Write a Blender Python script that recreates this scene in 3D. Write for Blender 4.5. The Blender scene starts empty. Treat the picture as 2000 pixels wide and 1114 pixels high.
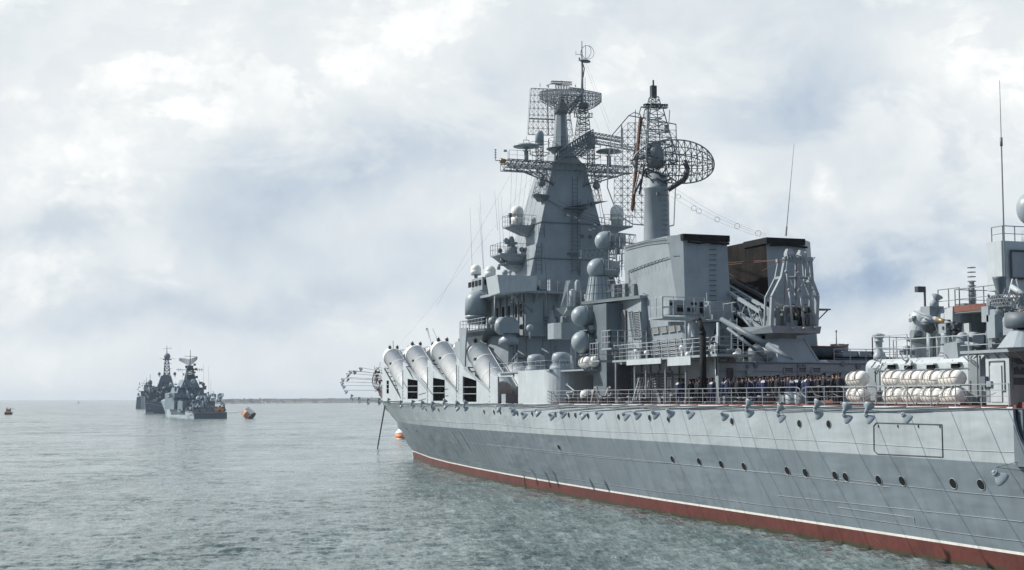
import bpy, math, random
import numpy as np
from math import sin, cos, pi, radians, sqrt, atan2
from mathutils import Vector as V, Matrix
random.seed(7)
SC = bpy.context.scene
COL = SC.collection

# ---------------------------------------------------------------- camera
FPX, YAW, PIT, CH = 2778.0, radians(19.8), math.atan(224/2778.0), 7.8
CX = 52.3                                    # the cruiser's centre line; it lies parallel to +Y
cd = bpy.data.cameras.new('camera'); cam = bpy.data.objects.new('camera', cd); COL.objects.link(cam)
cam.location = (0, 0, CH); cam.rotation_euler = (pi/2 + PIT, 0, -YAW)
cd.sensor_width = 36.0; cd.lens = 36.0*FPX/2000.0; cd.clip_start = 0.5; cd.clip_end = 60000
SC.camera = cam
SC.view_settings.view_transform = 'Standard'; SC.view_settings.look = 'None'
SC.view_settings.gamma = 1; SC.view_settings.exposure = 0.15
cF = V((sin(YAW)*cos(PIT), cos(YAW)*cos(PIT), sin(PIT))); cR = V((cos(YAW), -sin(YAW), 0)); cU = cR.cross(cF)
def ray(u, v): return cF + cR*((u-1000)/FPX) + cU*((557-v)/FPX)
def P(u, v, t=0.0):                          # point seen at (u,v) that lies t metres to port of the centre line
    d = ray(u, v); s = (CX-t)/d.x; return V((d.x*s, d.y*s, CH+d.z*s))
def PY(u, v, Y):
    d = ray(u, v); s = Y/d.y; return V((d.x*s, Y, CH+d.z*s))
def PZ(u, v, z=0.0):
    d = ray(u, v); s = (z-CH)/d.z; return V((d.x*s, d.y*s, z))
def PD(u, v, D):                             # at depth D
    d = ray(u, v); return V((d.x*D, d.y*D, CH+d.z*D))
def depth(p): return (p - V((0,0,CH))).dot(cF)
def ppm(p): return FPX/depth(p)

# ---------------------------------------------------------------- sun and sky
SUN = V((-1.0, 0.62, 0.92)).normalized()
ld = bpy.data.lights.new('sun', 'SUN'); ld.energy = 4.6; ld.angle = radians(0.7); ld.color = (1.0, 0.955, 0.89)
lo = bpy.data.objects.new('sun', ld); COL.objects.link(lo); lo.rotation_euler = SUN.to_track_quat('Z', 'Y').to_euler()
W = bpy.data.worlds.new('World'); SC.world = W; W.use_nodes = True
nt = W.node_tree; nt.nodes.clear(); N = nt.nodes; L = nt.links
class NG:                                    # small helper for node graphs
    def __init__(s, tree): s.t = tree; s.n = tree.nodes; s.l = tree.links
    def new(s, typ, **kw):
        n = s.n.new(typ)
        for k, v in kw.items(): setattr(n, k, v)
        return n
    def put(s, sock, v):
        if isinstance(v, bpy.types.NodeSocket): s.l.new(v, sock)
        elif v is not None: sock.default_value = v
    def m(s, op, a, b=None, c=None, clamp=False):
        n = s.new('ShaderNodeMath', operation=op); n.use_clamp = clamp
        s.put(n.inputs[0], a); s.put(n.inputs[1], b); s.put(n.inputs[2], c); return n.outputs[0]
    def noise(s, vec, scale, detail=4, rough=.55, dist=0.0, lac=2.0):
        n = s.new('ShaderNodeTexNoise'); s.put(n.inputs['Vector'], vec)
        n.inputs['Scale'].default_value = scale; n.inputs['Detail'].default_value = detail
        n.inputs['Roughness'].default_value = rough; n.inputs['Distortion'].default_value = dist
        n.inputs['Lacunarity'].default_value = lac
        return n.outputs['Fac']
    def mix(s, f, a, b, blend='MIX'):
        n = s.new('ShaderNodeMix', data_type='RGBA', blend_type=blend)
        s.put(n.inputs[0], f)
        for i, v in ((6, a), (7, b)):
            s.put(n.inputs[i], v if isinstance(v, bpy.types.NodeSocket) else (*v, 1.0) if len(v) == 3 else v)
        return n.outputs[2]
    def ramp(s, f, stops, interp='LINEAR'):
        n = s.new('ShaderNodeValToRGB'); s.put(n.inputs[0], f); r = n.color_ramp; r.interpolation = interp
        while len(r.elements) < len(stops): r.elements.new(0.5)
        for e, (p, c) in zip(r.elements, stops): e.position = p; e.color = (*c, 1) if len(c) == 3 else c
        return n.outputs[0]
    def mapr(s, f, a, b, c=0.0, d=1.0, smooth=True):
        n = s.new('ShaderNodeMapRange', interpolation_type='SMOOTHSTEP' if smooth else 'LINEAR'); n.clamp = True
        s.put(n.inputs[0], f)
        for i, v in zip((1, 2, 3, 4), (a, b, c, d)): n.inputs[i].default_value = v
        return n.outputs[0]
g = NG(nt); DARK_BACK = .47
sky = g.new('ShaderNodeTexSky', sky_type='NISHITA'); sky.sun_disc = False
sky.sun_elevation = math.asin(SUN.z); sky.sun_rotation = atan2(SUN.x, SUN.y); sky.air_density = 1.2; sky.dust_density = 2.0
bg1 = g.new('ShaderNodeBackground'); L.new(sky.outputs[0], bg1.inputs[0]); bg1.inputs[1].default_value = 0.10
tc = g.new('ShaderNodeTexCoord'); dirv = tc.outputs['Generated']
sx = g.new('ShaderNodeSeparateXYZ'); L.new(dirv, sx.inputs[0])
az0 = g.m('MULTIPLY', g.m('ARCTAN2', sx.outputs[0], sx.outputs[1]), 180/pi)       # compass bearing and height, degrees
el0 = g.m('MULTIPLY', g.m('ARCSINE', sx.outputs[2]), 180/pi)
w1 = g.m('SUBTRACT', g.noise(dirv, 9, 5, .6), .5); mp = g.new('ShaderNodeMapping'); L.new(dirv, mp.inputs[0]); mp.inputs['Location'].default_value = (3.1, 7.7, 1.3)
w2 = g.m('SUBTRACT', g.noise(mp.outputs[0], 9, 5, .6), .5)
az = g.m('MULTIPLY_ADD', w1, 7.0, az0); el = g.m('MULTIPLY_ADD', w2, 4.5, el0)
def blob(px, py, rx, ry, amp, rot=0.0):      # a cloud bank by the bearing/height at which it stands in the sky
    d = ray(px, py).normalized(); a = math.degrees(atan2(d.x, d.y)); e = math.degrees(math.asin(d.z))
    k = 57.3/FPX; da = g.m('SUBTRACT', az, a); de = g.m('SUBTRACT', el, e); c, s_ = cos(rot), sin(rot)
    p = g.m('MULTIPLY', g.m('ADD', g.m('MULTIPLY', da, c), g.m('MULTIPLY', de, s_)), 1/(rx*k))
    q = g.m('MULTIPLY', g.m('SUBTRACT', g.m('MULTIPLY', de, c), g.m('MULTIPLY', da, s_)), 1/(ry*k))
    r2 = g.m('ADD', g.m('MULTIPLY', p, p), g.m('MULTIPLY', q, q))
    return g.m('MULTIPLY', g.m('EXPONENT', g.m('MULTIPLY', r2, -1.0)), amp)
tot = g.m('MULTIPLY_ADD', g.m('SUBTRACT', g.noise(dirv, 5, 6, .6), .5), .36, .54)
fine = g.m('SUBTRACT', g.noise(dirv, 16, 8, .58), .5)
tot = g.m('MULTIPLY_ADD', fine, .44, tot)
mp3 = g.new('ShaderNodeMapping'); L.new(dirv, mp3.inputs[0]); mp3.inputs['Location'].default_value = (5.3, 1.1, 2.2); mp3.inputs['Scale'].default_value = (1, 1, 1.7)
deck2 = g.noise(mp3.outputs[0], 7.5, 10, .58, .4)
tot = g.m('ADD', tot, g.m('MULTIPLY', g.m('SUBTRACT', g.mapr(deck2, .46, .60), .45), .20))
lumpy = g.m('SUBTRACT', g.m('ABSOLUTE', g.m('SUBTRACT', g.noise(mp.outputs[0], 24, 6, .6), .5)), .09)
for b in [
    (420, 60, 520, 200, .17, 0), (150, 300, 300, 130, .15, .35), (190, 320, 120, 55, .12, .2), (720, 130, 300, 120, .16, .3), (250, 210, 120, 30, -.12, .4), (540, 60, 60, 90, -.08, .2), (400, 240, 90, 40, .16, .3),
    (760, 300, 330, 110, -.15, .35), (560, 330, 190, 80, -.16, .3), (120, 430, 220, 60, -.16, .1), (80, 500, 110, 22, .20, 0), (130, 575, 70, 26, .10, 0),
    (820, 420, 260, 60, .12, .2), (480, 590, 360, 40, -.12, 0), (300, 690, 600, 60, .10, 0), (900, 650, 300, 50, .08, 0),
    (1250, 130, 420, 130, .10, 0), (1560, 220, 260, 160, -.16, 0), (1760, 470, 360, 120, -.14, 0), (1800, 540, 380, 60, -.09, 0), (1480, 560, 200, 80, -.10, 0),
    (1880, 100, 240, 110, .22, 0), (1930, 190, 130, 70, .12, 0), (1617, 360, 34, 24, .34, 0), (1710, 395, 90, 22, .14, .1), (1820, 690, 300, 50, -.06, 0), (1200, 320, 200, 150, .08, 0), (1000, 90, 160, 110, -.10, .2), (200, 590, 260, 30, -.10, 0), (700, 470, 260, 40, -.08, 0), (1050, 560, 260, 40, -.05, 0), (1700, 640, 300, 45, .06, 0)]:
    tot = g.m('ADD', tot, blob(*b))
# cauliflower tops on the bright banks only
tot = g.m('MULTIPLY_ADD', g.m('MULTIPLY', lumpy, g.mapr(tot, .55, .85)), 1.25, tot)
cum = g.m('MULTIPLY', g.mapr(g.noise(mp3.outputs[0], 11, 12, .56, .25), .49, .535, -.4, .6), g.mapr(tot, .50, .78))
tot = g.m('MULTIPLY_ADD', cum, .19, tot)
# sky behind the camera, out of view, darkened to deepen the shade
dn = g.new('ShaderNodeVectorMath', operation='DOT_PRODUCT'); L.new(dirv, dn.inputs[0]); dn.inputs[1].default_value = (sin(YAW), cos(YAW), 0)
tot = g.m('SUBTRACT', tot, g.m('MULTIPLY', g.mapr(dn.outputs['Value'], .55, -.35), DARK_BACK))
# lighter air just over the horizon
tot = g.m('ADD', tot, g.m('MULTIPLY', g.mapr(el0, 0, 5, 1, 0), .06))
ccol = g.ramp(tot, [(0.0, (.16, .22, .31)), (0.14, (.36, .46, .60)), (0.28, (.52, .595, .675)), (0.48, (.66, .715, .755)), (0.66, (.77, .805, .82)), (0.84, (.865, .885, .89)), (1.0, (.965, .97, .965))])
bg2 = g.new('ShaderNodeBackground'); L.new(ccol, bg2.inputs[0]); bg2.inputs[1].default_value = 1.0
cover = g.mapr(tot, -.2, .35, .82, 1.0)
ms = g.new('ShaderNodeMixShader'); L.new(cover, ms.inputs[0]); L.new(bg1.outputs[0], ms.inputs[1]); L.new(bg2.outputs[0], ms.inputs[2])
wo = g.new('ShaderNodeOutputWorld'); L.new(ms.outputs[0], wo.inputs[0])

# ---------------------------------------------------------------- materials
MAT = {}
def mat(name, col, rough=.5, metal=0.0, var=.10, vscale=.6, bump=0.0, bscale=3.0, streak=0.0, rust=0.0, spec=.5):
    m = bpy.data.materials.new(name); m.use_nodes = True; t = m.node_tree; q = NG(t); b = t.nodes['Principled BSDF']
    o = q.new('ShaderNodeTexCoord').outputs['Object']
    n1 = q.noise(o, vscale, 5, .6)
    f = q.mapr(n1, .3, .7, 1-var, 1+var)
    if streak:                               # runs of weather down the plating
        mp = q.new('ShaderNodeMapping'); q.l.new(o, mp.inputs[0]); mp.inputs['Scale'].default_value = (2.2, 2.2, .18)
        f = q.m('MULTIPLY', f, q.mapr(q.noise(mp.outputs[0], 1.6, 4, .6), .35, .7, 1+streak*.4, 1-streak))
    c = q.mix(1.0, col, (1, 1, 1), 'MULTIPLY')
    cm = q.new('ShaderNodeCombineColor'); [q.l.new(f, cm.inputs[i]) for i in range(3)]
    c = q.mix(1.0, col, cm.outputs[0], 'MULTIPLY')
    if rust:
        r = q.mapr(q.noise(o, 2.3, 8, .7), .62, .72, 0, rust)
        c = q.mix(r, c, (.16, .07, .035))
    q.l.new(c, b.inputs['Base Color']); b.inputs['Metallic'].default_value = metal
    q.l.new(q.mapr(q.noise(o, 4, 4), .3, .7, max(0, rough-.08), min(1, rough+.1)), b.inputs['Roughness'])
    b.inputs['Specular IOR Level'].default_value = spec
    if bump:
        bn = q.new('ShaderNodeBump'); bn.inputs['Strength'].default_value = bump; bn.inputs['Distance'].default_value = .08
        q.l.new(q.noise(o, bscale, 3, .5), bn.inputs['Height']); q.l.new(bn.outputs[0], b.inputs['Normal'])
    MAT[name] = m; return m
mat('paint', (.262, .302, .328), .5, var=.09, bump=.35, bscale=.9, streak=.05, rust=.06)
mat('paint_pale', (.43, .475, .495), .5, var=.07, bump=.35, bscale=1.2, streak=.06, rust=.08)
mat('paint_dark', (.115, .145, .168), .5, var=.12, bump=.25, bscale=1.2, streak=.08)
mat('tube_paint', (.80, .80, .78), .42, var=.05, vscale=.8, streak=.07, rust=.12, bump=.2, bscale=1.5)
mat('radome', (.27, .318, .348), .45, var=.06, vscale=.9, streak=.05, bump=.1)
mat('white', (.76, .75, .71), .45, var=.06, streak=.12, rust=.12)
mat('lattice', (.17, .195, .21), .5, var=.18)
mat('lattice_pale', (.34, .37, .39), .5, var=.14)
mat('rail_paint', (.24, .27, .29), .5, var=.2)
mat('lattice_mid', (.25, .275, .29), .5, var=.15)
mat('steel_dark', (.045, .052, .058), .5, var=.2)
mat('black', (.009, .010, .011), .7, var=.2, spec=.2)
mat('soot', (.016, .0145, .0138), .85, var=.4, vscale=.9, streak=.4, spec=.12)
mat('redbrown', (.13, .058, .042), .7, var=.25, rust=.4)
mat('deck_red', (.165, .062, .045), .7, var=.25, vscale=.9, rust=.3)
mat('shade_black', (.004, .0045, .005), .95, var=.1, spec=0.0)  # near-black colour standing for deep shade inside openings
mat('rope', (.42, .37, .29), .8, var=.15)
mat('orange', (.72, .22, .05), .55, var=.12, rust=.15)
mat('navy', (.019, .029, .085), .8, var=.35, vscale=6)
mat('blackcloth', (.012, .014, .022), .8, var=.3, vscale=6)
mat('skin', (.42, .25, .18), .55, var=.08)
mat('hairdark', (.025, .018, .013), .6)
mat('linen', (.46, .49, .53), .7, var=.08)
mat('brass', (.30, .21, .11), .4, metal=.6)
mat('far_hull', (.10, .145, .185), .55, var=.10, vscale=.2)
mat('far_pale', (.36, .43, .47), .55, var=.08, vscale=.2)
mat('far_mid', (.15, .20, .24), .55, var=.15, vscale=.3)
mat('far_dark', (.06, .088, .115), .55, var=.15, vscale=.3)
mat('concrete', (.50, .48, .45), .85, var=.22, vscale=.08)
mat('rock', (.62, .55, .47), .9, var=.3, vscale=.25)
mat('grille', (.21, .21, .20), .6, metal=.0, var=.2, vscale=9)

# ---------------------------------------------------------------- mesh building
class MB:
    def __init__(s): s.v = []; s.f = []; s.sm = []; s.mi = []; s.m = 0; s.st = []
    def add(s, vs, fs, smooth=False):
        o = len(s.v); s.st.append(o); s.v += [tuple(p) for p in vs]; s.f += [tuple(i+o for i in f) for f in fs]
        s.sm += [smooth]*len(fs); s.mi += [s.m]*len(fs); return s
    def hexa(s, p):                          # 8 points: 0-3 bottom ring, 4-7 top ring
        return s.add(p, [(3, 2, 1, 0), (4, 5, 6, 7), (0, 1, 5, 4), (1, 2, 6, 5), (2, 3, 7, 6), (3, 0, 4, 7)])
    def box(s, x0, x1, y0, y1, z0, z1):
        x0, x1 = sorted((x0, x1)); y0, y1 = sorted((y0, y1)); z0, z1 = sorted((z0, z1))
        return s.hexa([(x0, y0, z0), (x1, y0, z0), (x1, y1, z0), (x0, y1, z0), (x0, y0, z1), (x1, y0, z1), (x1, y1, z1), (x0, y1, z1)])
    def cbox(s, c, sx, sy, sz, M=None):
        pts = [V((a*sx/2, b*sy/2, d*sz/2)) for d in (-1, 1) for a, b in ((-1, -1), (1, -1), (1, 1), (-1, 1))]
        return s.hexa([V(c) + (M @ p if M else p) for p in pts])
    def prism(s, bot, top):
        n = len(bot); return s.add(list(bot)+list(top), [tuple(range(n-1, -1, -1)), tuple(range(n, 2*n))] + [(i, (i+1) % n, n+(i+1) % n, n+i) for i in range(n)])
    def frame(s, ax):
        ax = ax.normalized(); r = V((0, 0, 1)) if abs(ax.z) < .9 else V((1, 0, 0)); a = ax.cross(r).normalized(); return a, a.cross(ax).normalized()
    def bar(s, p, q, r, n=4, r2=None, smooth=None):
        p, q = V(p), V(q)
        if (q-p).length < 1e-6: return s
        a, b = s.frame(q-p); r2 = r if r2 is None else r2
        vs = [c + (a*cos(2*pi*(i+.5)/n) + b*sin(2*pi*(i+.5)/n))*rr for c, rr in ((p, r), (q, r2)) for i in range(n)]
        fs = [(i, (i+1) % n, n+(i+1) % n, n+i) for i in range(n)]
        s.add(vs, fs, n > 6 if smooth is None else smooth); o = len(s.v)-2*n
        s.f += [tuple(o+i for i in range(n-1, -1, -1)), tuple(o+n+i for i in range(n))]; s.sm += [False]*2; s.mi += [s.m]*2; return s
    def tube(s, pts, r, n=6):
        for a, b in zip(pts, pts[1:]): s.bar(a, b, r, n)
        return s
    def lathe(s, c, ax, prof, n=20, smooth=True, a0=0):   # prof: (distance along axis, radius)
        c, ax = V(c), V(ax).normalized(); a, b = s.frame(ax); vs, fs = [], []
        for h, r in prof:
            for i in range(n):
                th = 2*pi*i/n + a0; vs.append(c + ax*h + (a*cos(th)+b*sin(th))*r)
        for k in range(len(prof)-1):
            for i in range(n): fs.append((k*n+i, k*n+(i+1) % n, (k+1)*n+(i+1) % n, (k+1)*n+i))
        s.add(vs, fs, smooth); o = len(s.v)-len(vs)
        if prof[0][1] > 1e-4: s.f.append(tuple(o+i for i in range(n-1, -1, -1))); s.sm.append(False); s.mi.append(s.m)
        if prof[-1][1] > 1e-4: s.f.append(tuple(o+len(vs)-n+i for i in range(n))); s.sm.append(False); s.mi.append(s.m)
        return s
    def ball(s, c, r, n=20, m=12, sc=(1, 1, 1)):
        vs = [V(c)+V((0, 0, -r*sc[2]))]; fs = []
        for k in range(1, m):
            ph = -pi/2 + pi*k/m
            for i in range(n): th = 2*pi*i/n; vs.append(V(c)+V((r*cos(ph)*cos(th)*sc[0], r*cos(ph)*sin(th)*sc[1], r*sin(ph)*sc[2])))
        vs.append(V(c)+V((0, 0, r*sc[2]))); T = len(vs)-1
        for i in range(n):
            fs.append((0, 1+(i+1) % n, 1+i)); fs.append((T, T-n+i, T-n+(i+1) % n))
            for k in range(m-2): o = 1+k*n; fs.append((o+i, o+(i+1) % n, o+n+(i+1) % n, o+n+i))
        return s.add(vs, fs, True)
    def dome(s, c, r, h, k=8, n=22):         # cylinder with a hemispherical top
        return s.lathe(c, (0, 0, 1), [(0, r)] + [(h-r*1.0 + r*sin(pi/2*i/k), r*cos(pi/2*i/k)) for i in range(k)] + [(h, 0.0005)], n)
    def ring(s, c, ax, r, w, n=24, sec=4, arc=1.0, a0=0):
        c, ax = V(c), V(ax).normalized(); a, b = s.frame(ax)
        pts = [c + (a*cos(2*pi*arc*i/n+a0)+b*sin(2*pi*arc*i/n+a0))*r for i in range(n+1)]
        return s.tube(pts, w, sec)
    def surf(s, F, na, nb, smooth=True, thick=None):
        vs = [F(i/na, j/nb) for j in range(nb+1) for i in range(na+1)]; k = na+1
        return s.add(vs, [(j*k+i, j*k+i+1, (j+1)*k+i+1, (j+1)*k+i) for j in range(nb) for i in range(na)], smooth)
    def lat(s, F, na, nb, r, diag=1, mask=None, redge=None):
        G = [[V(F(i/na, j/nb)) for j in range(nb+1)] for i in range(na+1)]
        for i in range(na+1):
            for j in range(nb+1):
                e = redge if redge and (i in (0, na)) else r
                if j < nb: s.bar(G[i][j], G[i][j+1], e, 4)
                e = redge if redge and (j in (0, nb)) else r
                if i < na: s.bar(G[i][j], G[i+1][j], e, 4)
                if diag and i < na and j < nb:
                    s.bar(G[i][j], G[i+1][j+1], r*.75, 3)
                    if diag > 1: s.bar(G[i+1][j], G[i][j+1], r*.75, 3)
        return s
    def truss(s, A, B, wv, hv, n, r, rd=None):   # box truss from A to B, half-width vectors wv, hv
        A, B, wv, hv = V(A), V(B), V(wv), V(hv); rd = rd or r*.65
        C = [(1, 1), (1, -1), (-1, -1), (-1, 1)]; pt = lambda k, t: A.lerp(B, t) + wv*C[k][0] + hv*C[k][1]
        for k in range(4): s.bar(pt(k, 0), pt(k, 1), r, 4)
        for i in range(n+1):
            for k in range(4):
                s.bar(pt(k, i/n), pt((k+1) % 4, i/n), rd, 3)
                if i < n: s.bar(pt(k, i/n), pt((k+1) % 4, (i+1)/n), rd, 3)
        return s
    def tower(s, c0, c1, w0, w1, n, r, rd=None, sides=4):   # tapering lattice mast
        rd = rd or r*.65; pt = lambda k, t: V(c0).lerp(V(c1), t) + V((cos(2*pi*(k+.5)/sides), sin(2*pi*(k+.5)/sides), 0))*((w0*(1-t)+w1*t)*.7)
        for k in range(sides): s.bar(pt(k, 0), pt(k, 1), r, 4)
        for i in range(n+1):
            for k in range(sides):
                s.bar(pt(k, i/n), pt((k+1) % sides, i/n), rd, 3)
                if i < n: s.bar(pt(k, i/n), pt((k+1) % sides, (i+1)/n), rd, 3)
        return s
    def rail(s, pts, h=1.0, sp=1.4, wires=3, r=.028, rw=.017):
        pts = [V(p) for p in pts]
        for a, b in zip(pts, pts[1:]):
            n = max(1, round((b-a).length/sp))
            for i in range(n+1): p = a.lerp(b, i/n); s.bar(p, p+V((0, 0, h)), r, 4)
            for k in range(wires):
                z = V((0, 0, h*(k+1)/wires)); s.bar(a+z, b+z, r if k == wires-1 else rw, 4)
        return s
    def ladder(s, p, q, side, w=.4, step=.32, r=.025):
        p, q, sd = V(p), V(q), V(side).normalized()*(w/2)
        s.bar(p-sd, q-sd, r, 4); s.bar(p+sd, q+sd, r, 4); n = max(2, int((q-p).length/step))
        for i in range(1, n): c = p.lerp(q, i/n); s.bar(c-sd, c+sd, r*.8, 3)
        return s
    def pieces(s):                           # groups of shapes that stand well apart from one another
        n = len(s.st)
        if n < 2 or n > 900: return [s]
        co = np.array(s.v); e = s.st[1:]+[len(s.v)]; lo = np.array([co[a:b_].min(0) for a, b_ in zip(s.st, e)]); hi = np.array([co[a:b_].max(0) for a, b_ in zip(s.st, e)])
        big = (hi-lo).max(1); gap = np.sqrt((np.maximum(0, np.maximum(lo[:, None]-hi[None], lo[None]-hi[:, None]))**2).sum(-1)); near = gap <= np.maximum(.02, .48*np.maximum(big[:, None], big[None]))
        lab = -np.ones(n, int); k = 0
        for i in range(n):
            if lab[i] < 0:
                q_ = [i]; lab[i] = k
                while q_:
                    for x in np.nonzero(near[q_.pop()] & (lab < 0))[0]: lab[x] = k; q_.append(int(x))
                k += 1
        if k < 2 or k > 60: return [s]
        vp = np.repeat(lab, np.diff(s.st+[len(s.v)])); idx = np.zeros(len(s.v), int); out = [MB() for _ in range(k)]
        for i, p in enumerate(vp): idx[i] = len(out[p].v); out[p].v.append(s.v[i])
        for f, sm_, mi_ in zip(s.f, s.sm, s.mi): o = out[vp[f[0]]]; o.f.append(tuple(int(idx[i]) for i in f)); o.sm.append(sm_); o.mi.append(mi_)
        return sorted(out, key=lambda o: -len(o.v))
    def build(s, name, m, parent=None, org=None, split=True):
        if parent is not None and split:
            ps = s.pieces()
            if len(ps) > 1: return [x.build(name, m, parent, org, False) for x in ps][0]
        me = bpy.data.meshes.new(name); o = V(org) if org is not None else (V(parent['_o']) if parent is not None and '_o' in parent else V((0, 0, 0)))
        me.from_pydata([(a-o.x, b-o.y, c-o.z) for a, b, c in s.v], [], s.f)
        for k in (m if isinstance(m, (list, tuple)) else [m]): me.materials.append(MAT[k])
        me.polygons.foreach_set('use_smooth', s.sm); me.polygons.foreach_set('material_index', s.mi); me.update()
        ob = bpy.data.objects.new(name, me); COL.objects.link(ob)
        if parent is not None:
            ob.parent = parent
            if '_o' in parent: ob['_o'] = parent['_o']
        else: ob.location = o
        return ob
def tag(o, label=None, cat=None, group=None, kind=None):
    for k, v in (('label', label), ('category', cat), ('group', group), ('kind', kind)):
        if v: o[k] = v
    return o
def thing(name, label, cat, loc, group=None):
    o = bpy.data.objects.new(name, None); o.location = loc; o.empty_display_size = .3; COL.objects.link(o); o['_o'] = tuple(loc); return tag(o, label, cat, group)
def copy_tree(o, parent=None):
    c = o.copy(); COL.objects.link(c)
    if parent: c.parent = parent
    for ch in list(o.children): copy_tree(ch, c)
    return c
# ---------------------------------------------------------------- water: one sheet of real waves out to the horizon
def wave_sheet():
    Hc = CH
    px = np.concatenate([[1600], np.arange(540, 0.5, -0.6)])           # rows, in half-size pixels below the horizon
    fr = 1422.0
    rr = np.concatenate([[6, 15, 26], Hc*fr/px[1:], [16000, 24000, 40000]]); rr = np.unique(rr[rr < 41000]); nr = len(rr)
    a1 = np.linspace(YAW-radians(26), YAW+radians(26), 1500); a0 = np.linspace(YAW-pi, YAW-radians(26.5), 90); a2 = np.linspace(YAW+radians(26.5), YAW+pi, 90)
    aa = np.concatenate([a0, a1, a2]); na = len(aa)
    R_, A_ = np.meshgrid(rr, aa, indexing='ij'); X = R_*np.sin(A_); Y = R_*np.cos(A_); Z = np.zeros_like(X)
    dr = np.gradient(rr)[:, None]
    rng = np.random.RandomState(4)
    for k in range(110):
        lam = math.exp(rng.uniform(math.log(.35), math.log(3.2))); th = radians(205) + rng.normal(0, .7)
        sl = .036*(lam/1.2)**(-.2); amp = sl*lam/(2*pi); kx, ky = 2*pi/lam*sin(th), 2*pi/lam*cos(th)
        att = np.clip((lam/dr - 1.3)/1.6, 0.0, 1)                        # a wave shorter than the mesh spacing is left to the ripple bump
        ph = kx*X + ky*Y + rng.uniform(0, 6.28); s_ = np.sin(ph)
        Z += amp*att*(s_ + .25*np.cos(2*ph))
    patch = .62 + .5*(np.sin(X*.021+1.3)*np.sin(Y*.017+.4) + .6*np.sin(X*.05-Y*.03))*.6
    Z *= np.clip(patch, .35, 1.25)
    far = np.clip((R_-2500)/2500, 0, 1); Z = Z*(1-far)
    co = np.stack([X, Y, Z], -1).reshape(-1, 3)
    i = np.arange(nr-1)[:, None]*na; j = np.arange(na-1)[None, :]
    q = np.stack([i+j, i+na+j, i+na+j+1, i+j+1], -1).reshape(-1, 4)
    w = (np.arange(nr-1)*na); q2 = np.stack([w+na-1, w+2*na-1, w+na, w], -1); q = np.concatenate([q, q2])
    me = bpy.data.meshes.new('sea'); me.vertices.add(len(co)); me.vertices.foreach_set('co', co.ravel())
    me.loops.add(q.size); me.loops.foreach_set('vertex_index', q.ravel().astype(np.int32))
    me.polygons.add(len(q)); me.polygons.foreach_set('loop_start', np.arange(len(q), dtype=np.int32)*4)
    me.polygons.foreach_set('use_smooth', np.ones(len(q), dtype=bool)); me.update(calc_edges=True); me.validate()
    return me
sm = bpy.data.materials.new('sea_water'); sm.use_nodes = True; q = NG(sm.node_tree); b = sm.node_tree.nodes['Principled BSDF']
geo = q.new('ShaderNodeNewGeometry').outputs['Position']
b.inputs['IOR'].default_value = 1.333; 
def rows_(sx_, sy_, det):                    # crests and wind rows drawn out along the wind
    mp = q.new('ShaderNodeMapping'); mp.vector_type = 'TEXTURE'; q.l.new(geo, mp.inputs[0]); mp.inputs['Rotation'].default_value = (0, 0, -radians(14)); mp.inputs['Scale'].default_value = (1/sx_, 1/sy_, 1)
    return q.noise(mp.outputs[0], 1.0, det, .68)
r1, r2, r3 = rows_(4.6, 1.0, 4), rows_(1.3, .17, 5), rows_(.14, .02, 4)
chop = q.m('ADD', q.m('ADD', q.m('MULTIPLY', r1, .40), q.m('MULTIPLY', r2, .35)), q.m('MULTIPLY', q.noise(geo, .06, 6, .7), .25))
q.l.new(q.mapr(chop, .41, .59, .04, .30, False), b.inputs['Roughness'])
fleck = q.mapr(q.m('ADD', q.m('ADD', q.m('MULTIPLY', r1, .40), q.m('MULTIPLY', r2, .38)), q.m('MULTIPLY', r3, .22)), .40, .62)
wcol = q.mix(fleck, (.044, .076, .077), (.215, .265, .266))
q.l.new(wcol, b.inputs['Base Color'])
def slopes(scale, detail, amp, stretch=(1, 1, 1)):      # ripples: random slopes straight onto the normal, so they hold at any distance
    mp = q.new('ShaderNodeMapping'); q.l.new(geo, mp.inputs[0]); mp.inputs['Rotation'].default_value = (0, 0, radians(-25)); mp.inputs['Scale'].default_value = stretch
    n = q.new('ShaderNodeTexNoise'); n.inputs['Scale'].default_value = scale; n.inputs['Detail'].default_value = detail; n.inputs['Roughness'].default_value = .62; q.l.new(mp.outputs[0], n.inputs['Vector'])
    v = q.new('ShaderNodeVectorMath', operation='SUBTRACT'); q.l.new(n.outputs['Color'], v.inputs[0]); v.inputs[1].default_value = (.5, .5, .5)
    w = q.new('ShaderNodeVectorMath', operation='MULTIPLY'); q.l.new(v.outputs[0], w.inputs[0]); w.inputs[1].default_value = (amp, amp, 0); return w.outputs[0]
def vadd(a_, b_): v = q.new('ShaderNodeVectorMath', operation='ADD'); q.l.new(a_, v.inputs[0]); q.l.new(b_, v.inputs[1]); return v.outputs[0]
gust = q.mapr(q.noise(geo, .018, 5, .6), .36, .64, .55, 1.25)
rip = vadd(vadd(slopes(3.6, 3, 1.25, (.7, 1, 1)), slopes(.75, 3, 1.25, (.6, 1, 1))), slopes(.10, 4, .75, (.5, 1, 1)))
rs_ = q.new('ShaderNodeVectorMath', operation='SCALE'); q.l.new(rip, rs_.inputs[0]); q.l.new(gust, rs_.inputs['Scale'])
nrm = q.new('ShaderNodeVectorMath', operation='NORMALIZE'); q.l.new(vadd(q.new('ShaderNodeNewGeometry').outputs['Normal'], rs_.outputs[0]), nrm.inputs[0]); q.l.new(nrm.outputs[0], b.inputs['Normal'])
MAT['sea'] = sm
sea = bpy.data.objects.new('sea', wave_sheet()); sea.data.materials.append(sm); COL.objects.link(sea); tag(sea, 'choppy grey green harbour water', 'sea', kind='structure')

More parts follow.
